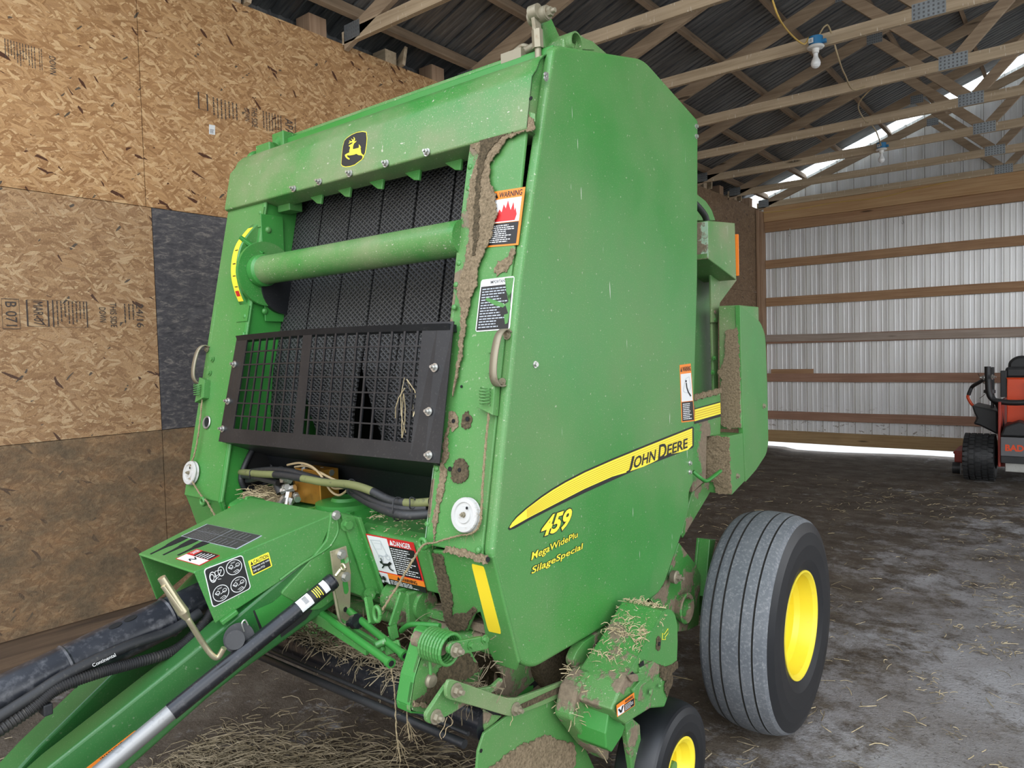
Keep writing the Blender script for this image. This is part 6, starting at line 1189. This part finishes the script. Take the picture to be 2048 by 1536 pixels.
MB().solid([(-1.222,1.3832,0.681),(-1.222,1.386,0.6896),(-1.222,1.4197,0.6624),(-1.222,1.4551,0.6443),(-1.222,1.4186,0.6362),(-1.222,1.403,0.6231),(-1.222,1.3882,0.6232),(-1.222,1.3817,0.6455)], (-0.006, 0, 0)).build('end_tab', 'dirty', pk)
MB().cyl((-1.209,1.3535,0.5989), Vector((-1.209,1.3535,0.5989)) + XP * 0.001, 0.005, k=12).build('bolt_hole', 'hole', gsh)
Pp = MB().solid(rounded([(-1.2,1.8324,0.7244),(-1.2,1.9772,0.7265),(-1.2,1.9682,0.704),(-1.2,1.9345,0.6564),(-1.2,1.879,0.6263),(-1.2,1.819,0.6112),(-1.2,1.8085,0.6239),(-1.2,1.7749,0.6742),(-1.2,1.7743,0.6923),(-1.2,1.7977,0.712)], 0.008), (-0.03, 0, 0)).build('deflector_plate', 'dirty', pk, bevel=0.002)
# chain case with the arrow
R_o = [(-1.02,2.0133,0.8043),(-1.02,2.0443,0.8012),(-1.02,2.071,0.7894),(-1.02,2.0951,0.764),(-1.02,2.1087,0.7282),(-1.02,2.1084,0.6734),(-1.02,2.1062,0.6148),(-1.02,2.068,0.5907),(-1.02,2.0648,0.5541),(-1.02,2.0381,0.5229),(-1.02,2.0101,0.4988),(-1.02,1.9171,0.5331),(-1.02,1.8211,0.5437),(-1.02,1.7682,0.5471),(-1.02,1.7326,0.5754),(-1.02,1.6904,0.6227),(-1.02,1.7509,0.6726),(-1.02,1.781,0.6874),(-1.02,1.8757,0.7282)]
cc = MB().solid(R_o, (-0.15, 0, 0)).build('chain_case', 'dirty', pk, bevel=0.006)
MB().solid([(-1.018,2.0093,0.8059),(-1.018,2.0403,0.8028),(-1.018,2.0669,0.791),(-1.018,2.091,0.7657),(-1.018,2.1046,0.73),(-1.018,2.1043,0.6752),(-1.018,2.0974,0.6184),(-1.018,2.0287,0.6202),(-1.018,1.9683,0.6523),(-1.018,1.871,0.703),(-1.018,1.7702,0.6863),(-1.018,1.8722,0.7338)], (-0.001, 0, 0)).build('case_cover', 'green', cc, bevel=0.001)
cl = MB()
for pts in ([(-1.012,1.8432,0.6875),(-1.012,1.9239,0.6798),(-1.012,1.9651,0.6511),(-1.012,1.9642,0.6272),(-1.012,1.8568,0.6282),(-1.012,1.8327,0.6144),(-1.012,1.8242,0.5986),(-1.012,1.809,0.6085),(-1.012,1.7952,0.6407),(-1.012,1.8417,0.6495)], [(-1.01,1.7635,0.6947),(-1.01,1.8389,0.6742),(-1.01,1.9028,0.6583),(-1.01,1.9101,0.6398),(-1.01,1.8537,0.6454),(-1.01,1.7925,0.6649)]): cl.solid(pts, (-0.008, 0, 0))
cl.build('case_latch', 'dirty', cc, bevel=0.002)
MB().solid([(-1.017,1.8452,0.697),(-1.017,1.8705,0.6996),(-1.017,1.8722,0.6795),(-1.017,1.8522,0.681)], (0.002, 0, 0)).solid([(-1.017,1.7721,0.6841),(-1.017,1.8062,0.6884),(-1.017,1.8133,0.6819),(-1.017,1.7828,0.6762)], (0.002, 0, 0)).build('case_gap', 'hole', cc)
MB().lathe([(0, 0.010), (0.004, 0.009), (0.006, 0)], (-1.011,1.9022,0.5932), XP, 16, [0]).lathe([(0, 0.007), (0.004, 0.006), (0.006, 0)], (-1.011,1.9607,0.5884), XP, 16, [0]).build('case_bolt', 'dirty', cc)
q = Vector((-1.017,1.9672,0.7175)); crust([q + Vector((0, 0.016 * math.cos(i * PI / 5), 0.022 * math.sin(i * PI / 5))) for i in range(10)], XP, 'dirt_dark', cc, 44, 0.002); MB().cyl(q, q + XP * 0.006, 0.006, k=10).build('case_stud', 'hole', cc)
MB().tube([Vector(p) for p in [(-1.016,1.9932,0.7211),(-1.016,1.9957,0.7406),(-1.016,2.0066,0.7329),(-1.016,2.0339,0.7427),(-1.016,2.0333,0.7283),(-1.016,2.0124,0.7229),(-1.016,2.0148,0.7139),(-1.016,1.9932,0.7211)]], 0.0011, 4).build('arrow_decal', 'yellow', cc)
crust([(-1.017,1.9748,0.6463),(-1.017,2.0358,0.62),(-1.017,2.0953,0.6173),(-1.017,2.0944,0.5944),(-1.017,2.0572,0.5913),(-1.017,2.056,0.5583),(-1.017,2.0188,0.5314),(-1.017,1.9983,0.5723),(-1.017,2.0162,0.5818),(-1.017,1.9734,0.6102)], XP, 'dirt_dark', cc, 45, 0.003)
Q_o = [(-1.13,1.748,0.6787),(-1.13,1.7127,0.667),(-1.13,1.6817,0.6525),(-1.13,1.6526,0.5912),(-1.13,1.652,0.5764),(-1.13,1.6834,0.5366),(-1.13,1.7595,0.443),(-1.13,1.8304,0.3785),(-1.13,1.8525,0.362),(-1.13,1.8631,0.4321),(-1.13,1.8743,0.5166),(-1.13,1.94,0.5764),(-1.13,1.9099,0.6247),(-1.13,1.8346,0.6685)]
qs = MB().solid(Q_o, (-0.06, 0, 0)).build('lower_case', 'dirty', pk, bevel=0.008)
MB().solid([(-1.05,1.7273,0.5987),(-1.05,1.7691,0.5566),(-1.05,1.8162,0.5115),(-1.05,1.7963,0.4911),(-1.05,1.7366,0.4704),(-1.05,1.7077,0.4949),(-1.05,1.7051,0.539)], (-0.10, 0, 0)).build('wheel_bracket', 'fresh', pk, bevel=0.004)
MB().solid([(-1.06,1.8339,0.5106),(-1.06,1.8769,0.508),(-1.06,1.9237,0.468),(-1.06,1.9354,0.3407),(-1.06,1.8705,0.3474),(-1.06,1.8434,0.4631)], (-0.02, 0, 0)).build('wheel_arm', 'dirty', pk, bevel=0.004)
MB().cyl((-1.14, 2.07, 0.275), (-1.02, 2.07, 0.275), 0.02).build('wheel_spindle', 'dirty', pk)
L = Label([(-1.012,1.7053,0.5987),(-1.012,1.8045,0.5913),(-1.012,1.8022,0.6303),(-1.012,1.7031,0.6333)], 0.001); L.rect(0, 0, 1, 1, 'orange'); L.rect(0.03, 0.05, 0.38, 0.70, 'white'); L.rect(0.40, 0.05, 0.97, 0.62, 'black'); L.lines(0.43, 0.1, 0.94, 0.58, 4, 'white', 0.4, 4); L.text('WARNING', 0.45, 0.7, 0.92, 0.92, 'black', 0.02); L.line([(0.08, 0.6), (0.2, 0.2), (0.32, 0.65)], 0.08, 'black'); L.build('warning_label', cc, 'small orange warning sticker')
hx = [Vector((-1.2,2.0138,0.7184)) + Vector((0.02 - 0.05 * i / 100, 0.02 * math.cos(i * PI / 9), 0.02 * math.sin(i * PI / 9))) for i in range(101)]
MB().tube(hx, 0.003, 6).tube([hx[0], hx[0] + Vector((0, 0.0, -0.05)), hx[0] + Vector((0, 0.01, -0.07)), hx[0] + Vector((0, 0.02, -0.05))], 0.003, 6).build('tension_spring', 'green', pk)

# twine arms and linkage between the drawbar and the chin
tw = [((-1.7933,1.3,0.8563), (-1.3932,1.22,0.8309)), ((-1.7506,1.36,0.8623), (-1.3943,1.27,0.8328))]
for p, q in tw:
    p, q = Vector(p), Vector(q); d = (q - p).normalized(); b = MB().cyl(p, q, 0.0105, k=16).cyl(q - d * 0.012, q + d * 0.004, 0.0135, k=20).cyl(q + d * 0.003, q + d * 0.0045, 0.008, k=16, m=1); b.build('twine_arm', ['fresh', 'hole'], B)
MB().beam((-1.8938,1.3,0.8513), (-1.5311,1.26,0.8182), 0.012, 0.03, (0, 1, 0)).beam((-1.898,1.34,0.8545), (-1.5256,1.3,0.8198), 0.012, 0.012, (0, 1, 0)).build('linkage_bar', 'green', B, bevel=0.002)
MB().beam((-1.5125,1.38,0.9478), (-1.5186,1.34,0.8623), 0.008, 0.026, (1, 0, 0)).beam((-1.5185,1.34,0.8651), (-1.51,1.34,0.827), 0.008, 0.03, (1, 0, 0)).beam((-1.5098,1.34,0.8314), (-1.5315,1.3,0.8255), 0.010, 0.012, (0, 1, 0)).build('linkage_lever', 'green', B, bevel=0.002)
MB().beam((-1.514,1.28,0.8405), (-1.499,1.28,0.8134), 0.03, 0.010, (1, 0, 0)).cyl((-1.5049,1.27,0.8335), (-1.4863,1.29,0.845), 0.010, k=14).build('linkage_clevis', 'green', B, bevel=0.002)
MB().tube(smooth_path([(-1.5484,1.4,0.8219), (-1.5138,1.4,0.8471), (-1.4686,1.41,0.8552), (-1.409,1.42,0.8607)], 5), 0.008, 10).build('linkage_rod', 'fresh', B)
MB().beam((-1.4938,1.29,0.8167), (-1.4326,1.29,0.8451), 0.006, 0.03, (0, 1, 0)).build('linkage_tab', 'green', B, bevel=0.002)
q = Vector((-1.6007,1.5,0.8664)); MB().cyl(q - XP * 0.10, q + XP * 0.06, 0.045, k=24).box(q.x - 0.02, q.x - 0.005, q.y - 0.06, q.y + 0.05, q.z - 0.05, q.z + 0.05).box(q.x + 0.03, q.x + 0.045, q.y - 0.06, q.y + 0.05, q.z - 0.05, q.z + 0.05).build('drive_coupling', 'dirty', B, bevel=0.003)
b = MB(); qq = Vector((-1.51,1.28,0.9166)); b.tube([qq + Vector((0.012 * math.cos(k * PI / 9), 0, 0.020 * math.sin(k * PI / 9))) for k in range(19)], 0.006, 8, cap=False); b.beam((-1.5695,1.3,0.9452), (-1.5301,1.28,0.8872), 0.010, 0.022, (1, 0, 0)); b.build('twine_eye', 'green', B)
for a_, b_, sd in (((-1.3935,1.22,0.8256), (-1.323,1.18,0.6136), 5), ((-1.3946,1.27,0.826), (-1.3314,1.22,0.6478), 6)):
    a_, b_ = Vector(a_), Vector(b_); twine([a_, a_.lerp(b_, 0.3) + Vector((0.005, 0, 0)), a_.lerp(b_, 0.7) - Vector((0.004, 0, 0)), b_], 0.0017, 'twine', sd)
    R = random.Random(sd); fr_ = MB()
    for k in range(9):
        t = a_.lerp(b_, 0.78); e = b_ + Vector((R.uniform(-0.03, 0.03), R.uniform(-0.02, 0.02), R.uniform(-0.03, 0.03))); fr_.tube([t, t.lerp(e, 0.5) + Vector((R.uniform(-0.01, 0.01), 0, 0)), e], 0.0006, 4, cap=False)
    fr_.build('frayed_twine_end', 'twine', B)
for pts, sd in (([(-1.19,1.4602,0.6517),(-1.19,1.4623,0.6407),(-1.19,1.4541,0.6358),(-1.19,1.4513,0.6287)], 1), ([(-1.25,1.2795,0.7096),(-1.25,1.2945,0.6906),(-1.25,1.2895,0.6816),(-1.25,1.2715,0.6814),(-1.25,1.2666,0.6679),(-1.25,1.2575,0.6625)], 2), ([(-1.25,1.2749,0.7083),(-1.25,1.2679,0.6987),(-1.25,1.2629,0.6882),(-1.25,1.2472,0.6765),(-1.25,1.2529,0.6614)], 3)):
    MB().tube(smooth_path(pts, 5), 0.0009, 5).build('twine_scrap', 'wire', B)

# ---------------------------------------------------------------- loose hay and straw
def strands(specs, name, mt, parent=None, width=0.0016, base=None):
    b = base or MB(); R = random.Random(len(specs))
    for p, d, L_, bend in specs:
        p = Vector(p); d = Vector(d).normalized(); s_ = d.cross(Vector((R.uniform(-.3, .3), R.uniform(-.3, .3), 1))).normalized(); up = s_.cross(d).normalized()
        w_ = width * R.uniform(0.6, 1.6); P_ = []
        for k in range(4):
            t = k / 3; c = p + d * L_ * t + s_ * bend * L_ * math.sin(t * PI) + up * abs(bend) * 0.5 * L_ * math.sin(t * PI)
            P_ += [c - s_ * w_, c + s_ * w_, c + up * w_ * 1.3]
        b.add(P_, [(3 * k + a, 3 * k + 3 + a, 3 * k + 3 + (a + 1) % 3, 3 * k + (a + 1) % 3) for k in range(3) for a in range(3)], R.choice((0, 1) if name == 'straw' else (0, 0, 1)), False)
    return b.build(name, ['hay', 'straw_dark'] if mt is None else mt, parent)
R = random.Random(11)
def edge_top(a, b_): a, b_ = Vector(a), Vector(b_); n_ = Vector((1, 0, 0)).cross(b_ - a).normalized(); n_ = n_ if n_.z > 0 else -n_; return [p + n_ * 0.001 for p in (a, b_, b_ + Vector((-0.10, 0, 0)), a + Vector((-0.10, 0, 0)))]
def fz(x, y): return 0.010 * math.sin(x * 2.3 + y) + 0.008 * math.sin(y * 3.1 - x * 1.7) - 0.016 + (0.03 if x < -3.6 else 0)
mound = MB(); n1, n2 = 40, 14; V = []
for i in range(n1 + 1):
    for j in range(n2 + 1):
        t = i / n1; u = (j / n2 - 0.5) * 1.1; x = -3.05 + 2.1 * t - u * 0.5 + 0.2; y = 1.18 + 1.0 * t + u * 1.0 + 0.06 * math.sin(t * 7)
        V.append((x, y, fz(x, y) - 0.012 + 0.055 * math.exp(-(u / 0.2) ** 2) * (0.6 + 0.5 * math.sin(t * 9 + 1) ** 2) * min(1, 6 * t, 6 * (1 - t)) + R.uniform(-0.002, 0.004)))
mound.add(V, [(i * (n2 + 1) + j, (i + 1) * (n2 + 1) + j, (i + 1) * (n2 + 1) + j + 1, i * (n2 + 1) + j + 1) for i in range(n1) for j in range(n2)], 2, True)
sp_ = []
for k in range(7500):      # windrow of hay lying under the tongue
    t = R.random(); u = R.gauss(0, 0.22)
    x = -3.05 + 2.1 * t - u * 0.5 + 0.2; y = 1.18 + 1.0 * t + u * 1.0 + 0.06 * math.sin(t * 7)
    h = 0.055 * math.exp(-(u / 0.2) ** 2) * (0.6 + 0.6 * math.sin(t * 9 + 1) ** 2)
    a_ = R.gauss(0.1, 0.7) ; sp_.append(((x, y, fz(x, y) + R.random() * h + 0.003), (math.cos(a_), math.sin(a_), R.gauss(0, 0.16)), R.uniform(0.03, 0.17), R.gauss(0, 0.13)))
for k in range(500):
    x, y = R.uniform(-3.9, -0.4), R.uniform(0.7, 2.75); a_ = R.uniform(0, PI)
    sp_.append(((x, y, fz(x, y) + 0.003), (math.cos(a_), math.sin(a_), R.uniform(0, 0.08)), R.uniform(0.015, 0.09), R.gauss(0, 0.12)))
tag(strands(sp_, 'hay', ['hay', 'straw_dark', 'dirt_dark'], base=mound), 'windrow of loose grey brown hay on the dirt below the tongue', 'hay', kind='stuff')
sp_ = []
for k in range(3800):
    x = R.uniform(-3.9, 3.2); y = R.uniform(2.8, 9.3)
    if R.random() > 0.35 + 0.65 * (math.sin(x * 1.9 + 1) * math.sin(y * 1.3) > 0.1): continue
    if x < -0.8 and y < 3.0: continue
    a_ = R.uniform(0, PI); sp_.append(((x, y, fz(x, y) + 0.003), (math.cos(a_), math.sin(a_), R.uniform(0, 0.08)), R.uniform(0.015, 0.09) * (1.6 if R.random() < 0.05 else 1), R.gauss(0, 0.12)))
for k in range(150):
    c = (R.uniform(-0.6, 1.2), R.uniform(2.9, 7.5)); 
    for j in range(14): a_ = R.uniform(0, PI); x = c[0] + R.gauss(0, 0.05); y = c[1] + R.gauss(0, 0.05); sp_.append(((x, y, fz(x, y) + 0.004), (math.cos(a_), math.sin(a_), R.uniform(0, 0.2)), R.uniform(0.008, 0.045), R.gauss(0, 0.2)))
tag(strands(sp_, 'straw', ['straw', 'straw_dark'], width=0.0013), 'straw stalks scattered thinly across the dirt floor', 'straw', kind='stuff')
sp_ = []
for k in range(2600):      # hay caught on the roller and crossbar
    x = -2.6 + 1.35 * R.random() ** 0.8; r_ = R.random()
    if r_ < 0.6: y, z = 1.405 + R.uniform(-0.03, 0.05), 0.688 + R.uniform(-0.008, 0.02) * (1 + (x > -1.8))
    else: y, z = R.uniform(1.48, 1.75), R.uniform(0.74, 0.86)
    if R.random() < 0.25: d = (R.gauss(0, 0.3), R.uniform(-0.6, 0.0), R.uniform(-1, -0.2))
    else: d = (R.gauss(0, 1), R.gauss(0, 0.5), R.gauss(0, 0.2))
    sp_.append(((x, y, z), d, R.uniform(0.015, 0.085), R.gauss(0, 0.2)))
h_ = strands(sp_, 'hay_on_pickup', None, pk, 0.0011); h_['kind'] = 'stuff'
sp_ = []
for k in range(1500):
    x, y, z = R.uniform(-2.5, -1.45), R.uniform(1.6, 1.9), R.uniform(0.72, 0.92)
    sp_.append(((x, y, z), (R.gauss(0, 1), R.gauss(0, 0.5), R.gauss(0, 0.5)), R.uniform(0.02, 0.10), R.gauss(0, 0.2)))
h_ = strands(sp_, 'hay_in_feeder', 'straw_dark', pk, 0.0014); h_['kind'] = 'stuff'
crust(edge_top((-1.06,2.1027,0.7659), (-1.06,1.9571,0.703)), (0, -0.5, 0.8), 'dirt', cc, 51, 0.006)
sp_ = []
def on_quad(q, n_, L0, L1, lift=0.006):
    q = [Vector(p) for p in q]
    nn = (q[1] - q[0]).cross(q[3] - q[0]).normalized(); nn = nn if nn.z > 0 else -nn
    for k in range(n_):
        s_, t = R.random(), R.random(); p = q[0] * (1 - s_) * (1 - t) + q[1] * s_ * (1 - t) + q[2] * s_ * t + q[3] * (1 - s_) * t
        d = Vector((R.gauss(0, 1), R.gauss(0, 1), R.gauss(0, 1))); d -= nn * d.dot(nn) * 0.8
        sp_.append((p + nn * R.uniform(0.001, lift), d, R.uniform(L0, L1), R.gauss(0, 0.2)))
def edge_quad(a, b_, dx=-0.13): a, b_ = Vector(a), Vector(b_); return [a, b_, b_ + Vector((dx, 0, 0)), a + Vector((dx, 0, 0))]
on_quad(edge_quad((-1.03,2.0538,0.7949), (-1.03,1.9081,0.7299)), 900, 0.006, 0.032, 0.02)
on_quad(edge_quad((-1.03,1.9081,0.7299), (-1.03,1.7906,0.6785)), 220, 0.008, 0.035, 0.012)
on_quad(edge_quad((-1.14,1.9447,0.6032), (-1.14,1.7293,0.6607), -0.06), 260, 0.01, 0.05, 0.012)
on_quad(edge_quad((-1.14,1.7292,0.6577), (-1.14,1.6681,0.5789), -0.03), 60, 0.01, 0.07, 0.006)
on_quad(edge_quad((-1.14,1.6858,0.5671), (-1.14,1.7885,0.4241), -0.04), 90, 0.02, 0.08, 0.012)
h_ = strands(sp_, 'straw_on_cover', 'straw', pk, 0.0011); h_['kind'] = 'stuff'
sp_ = []
on_quad([(-1.72, 1.44, 1.09), (-1.46, 1.44, 1.09), (-1.46, 1.62, 1.115), (-1.72, 1.62, 1.115)], 130, 0.004, 0.018, 0.002)
on_quad([(-2.48, 1.46, 1.11), (-2.25, 1.46, 1.11), (-2.25, 1.56, 1.12), (-2.48, 1.56, 1.12)], 160, 0.02, 0.07, 0.02)
on_quad([(-1.78, 1.47, 1.11), (-1.68, 1.47, 1.11), (-1.68, 1.60, 1.12), (-1.78, 1.60, 1.12)], 60, 0.01, 0.03, 0.01)
h_ = strands(sp_, 'straw_on_deck', 'straw', B, 0.0009); h_['kind'] = 'stuff'
sp_ = [(Vector(GP(0.88, 0.2)) + Vector((0, -0.004, 0)), (0.02, 0, 1), 0.16, 0.1), (Vector(GP(0.87, 0.16)) + Vector((0, -0.004, 0)), (0.12, -0.02, 1), 0.13, -0.12), (Vector(GP(0.84, 0.3)) + Vector((0, -0.004, 0)), (0.5, 0, 1), 0.10, 0.1), (Vector(GP(0.90, 0.32)) + Vector((0, -0.004, 0)), (-0.2, 0, 1), 0.11, 0.2)]
h_ = strands(sp_ * 2, 'straw_wisp', 'straw', guard, 0.0012); h_['kind'] = 'stuff'

# ---------------------------------------------------------------- zero turn mower by the back wall
W_ = empty('riding_mower', (-0.35, 10.3, 0), 'orange and black zero turn mower parked at the right edge', 'mower')
def atv_tyre(x0, x1, y, z, r, name='rear_tyre'):
    b = MB(); w2 = x1 - x0; xm = (x0 + x1) / 2
    b.lathe([(-w2 * .5, r * .5), (-w2 * .5, r * .84), (-w2 * .42, r * .93), (0, r * .965), (w2 * .42, r * .93), (w2 * .5, r * .84), (w2 * .5, r * .5)], (xm, y, z), XP, 56, [0])
    for i in range(30):
        t = 2 * PI * i / 30
        for k in range(5):
            tt = t + (0.10 if k % 2 else 0); xk = xm + w2 * (-0.40 + 0.2 * k); c_, s_ = math.cos(tt), math.sin(tt)
            b.obox((xk, y + r * 0.965 * c_, z + r * 0.965 * s_), (w2 * 0.075, 0, 0), (0, -s_ * r * 0.07, c_ * r * 0.07), (0, c_ * r * 0.035, s_ * r * 0.035))
    return b.build(name, 'mower_black', W_)
yT = 9.90
atv_tyre(-1.085, -0.775, yT, 0.272, 0.272); atv_tyre(0.075, 0.385, yT, 0.272, 0.272)
for x in (-0.93, 0.23): MB().lathe([(-0.05, 0), (-0.05, 0.13), (0.06, 0.135), (0.06, 0.0)], (x, yT, 0.272), XP, 32, [0]).build('wheel_hub', 'mower_black', W_)
for x in (-0.80, 0.10): MB().lathe([(-0.05, 0.0), (-0.05, 0.12), (0, 0.15), (0.05, 0.12), (0.05, 0)], (x, 11.1, 0.15), XP, 32, [0]).build('caster_wheel', 'mower_black', W_)
MB().box(-1.22, 0.55, 10.15, 10.95, 0.14, 0.27).box(-1.24, -1.06, 10.2, 10.8, 0.24, 0.28).build('mower_deck', 'mower_red', W_, bevel=0.02)
MB().lathe([(-0.04, 0.0), (-0.04, 0.07), (0.04, 0.07), (0.04, 0)], (-1.19, 10.12, 0.09), XP, 24, [0]).build('deck_roller', 'mower_black', W_)
MB().cyl((-1.08, 10.08, 0.105), (-1.02, 10.08, 0.105), 0.012).build('deck_bolt', 'zinc', W_)
MB().box(-0.74, -0.715, 9.66, 10.9, 0.20, 0.93).box(0.02, 0.045, 9.66, 10.9, 0.20, 0.6).box(-0.74, 0.04, 9.9, 10.9, 0.17, 0.26).build('main_frame', 'mower_red', W_, bevel=0.006)
bp = MB().box(-0.71, 0.02, 9.60, 9.64, 0.335, 0.545).build('rear_plate', 'mower_grey', W_, bevel=0.004)
MB().box(-0.71, 0.02, 9.60, 9.63, 0.255, 0.333).build('rear_bumper', 'mower_black', W_, bevel=0.006)
L = Label([(-0.665, 9.599, 0.395), (-0.30, 9.599, 0.395), (-0.30, 9.599, 0.462), (-0.665, 9.599, 0.462)], 0.001); L.text('BAD BOY', 0, 0, 1, 1, 'mower_orange', 0.04); L.build('brand_lettering', bp, 'orange red lettering, cut off by the picture edge')
en = MB().box(-0.68, -0.44, 9.72, 9.9, 0.14, 0.26).cyl((-0.42, 9.72, 0.20), (-0.42, 9.9, 0.20), 0.05, k=16).lathe([(0, 0), (0, 0.04), (0.05, 0.04), (0.05, 0)], (-0.5, 9.70, 0.22), (0, 1, 0), 16, [0]); en.build('engine_block', 'zinc', W_, bevel=0.008)
MB().box(-0.70, 0.0, 9.72, 10.25, 0.50, 0.66).lathe([(0, 0.0), (0, 0.16), (0.12, 0.14), (0.14, 0)], (-0.35, 9.95, 0.62), ZU, 28, [0]).solid([(-0.72, 9.62, 0.55), (-0.40, 9.62, 0.55), (-0.45, 9.62, 0.68), (-0.55, 9.62, 0.72), (-0.68, 9.62, 0.66)], (0, 0.3, 0)).build('engine_shroud', 'mower_black', W_, bevel=0.02)
MB().box(-0.695, 0.0, 10.20, 10.24, 0.64, 1.17).box(-0.70, 0.0, 10.18, 10.22, 1.165, 1.18).build('tank_panel', 'mower_orange', W_, bevel=0.01)
MB().beam((-0.50, 10.17, 0.68), (-0.50, 10.17, 1.10), 0.03, 0.015, (1, 0, 0)).cyl((-0.50, 10.16, 1.10), (-0.50, 10.14, 1.10), 0.02).build('panel_strap', 'mower_black', W_)
fd = [(-1.026,10,0.8588),(-0.9911,10,0.8537),(-0.7707,10,0.8011),(-0.7654,10,0.522),(-0.9413,10,0.6194),(-1.0109,10,0.6402),(-0.9761,10,0.7125),(-1.001,10,0.7707)]
MB().solid(fd, (0, 0.55, 0)).build('fender', 'mower_black', W_, bevel=0.02)
MB().lathe([(0, 0.0), (0, 0.06), (0.035, 0.06), (0.045, 0.03), (0.045, 0)], (-0.86, 10.15, 1.0), ZU, 28, [0]).build('fuel_cap', 'mower_black', W_)
MB().box(-0.72, -0.03, 10.30, 10.42, 1.17, 1.30).solid(rounded([(-0.70, 10.40, 1.22), (0.0, 10.40, 1.22), (0.02, 10.40, 1.36), (-0.08, 10.40, 1.43), (-0.62, 10.40, 1.43), (-0.70, 10.40, 1.36)], 0.06), (0, 0.12, 0)).box(-0.68, -0.02, 10.45, 10.95, 1.02, 1.14).build('seat', 'mower_black', W_, bevel=0.03)
MB().box(-0.86, -0.83, 10.28, 10.36, 0.72, 1.30).box(-0.76, -0.70, 10.22, 10.28, 0.95, 1.26).build('seat_frame', 'mower_black', W_, bevel=0.006)
rp = [(-0.8494,9.78,1.3245), (-0.8444,9.78,1.1706), (-0.8346,9.78,1.0281), (-0.806,9.78,0.9601), (-0.7383,9.76,0.9288), (-0.5069,9.74,0.9239), (0.0, 9.72, 1.0), (0.12, 9.76, 1.03), (0.14, 9.78, 1.33)]
MB().tube(smooth_path(rp, 5), 0.032, 4).build('roll_bar', 'mower_black', W_)
MB().tube([(-0.8077,9.8,0.9987), (-0.7392,9.9,0.8215), (-0.7174,10,0.536)], 0.03, 4).build('roll_bar_brace', 'mower_black', W_)
for q, d in (((-0.8791,9.74,1.2009), (-1, -0.3, 0)), ((-0.8031,9.74,1.2065), (1, -0.3, 0))): MB().bolt(q, d, 0.02).build('roll_bar_pin', 'zinc', W_)
MB().tube(smooth_path([(-0.9156,10.2,1.1632), (-0.9802,10.3,1.1163), (-1.0568,10.4,1.062), (-1.0828,10.4,1.0065), (-1.0984,10.4,0.957)], 5), 0.022, 12).build('lever_grip', 'mower_black', W_)
MB().tube(smooth_path([(-1.0984,10.4,0.9632), (-1.1036,10.4,0.92), (-1.0515,10.4,0.8287), (-0.9847,10.35,0.834), (-0.9444,10.3,0.8145)], 5), 0.017, 12).build('control_lever', 'mower_orange', W_)
MB().tube(smooth_path([(-1.0, 10.4, 1.22), (-0.95, 10.38, 1.12), (-0.90, 10.36, 1.06), (-0.92, 10.36, 0.98), (-0.98, 10.36, 0.92)], 5), 0.003, 6).build('control_wire', 'mower_black', W_)
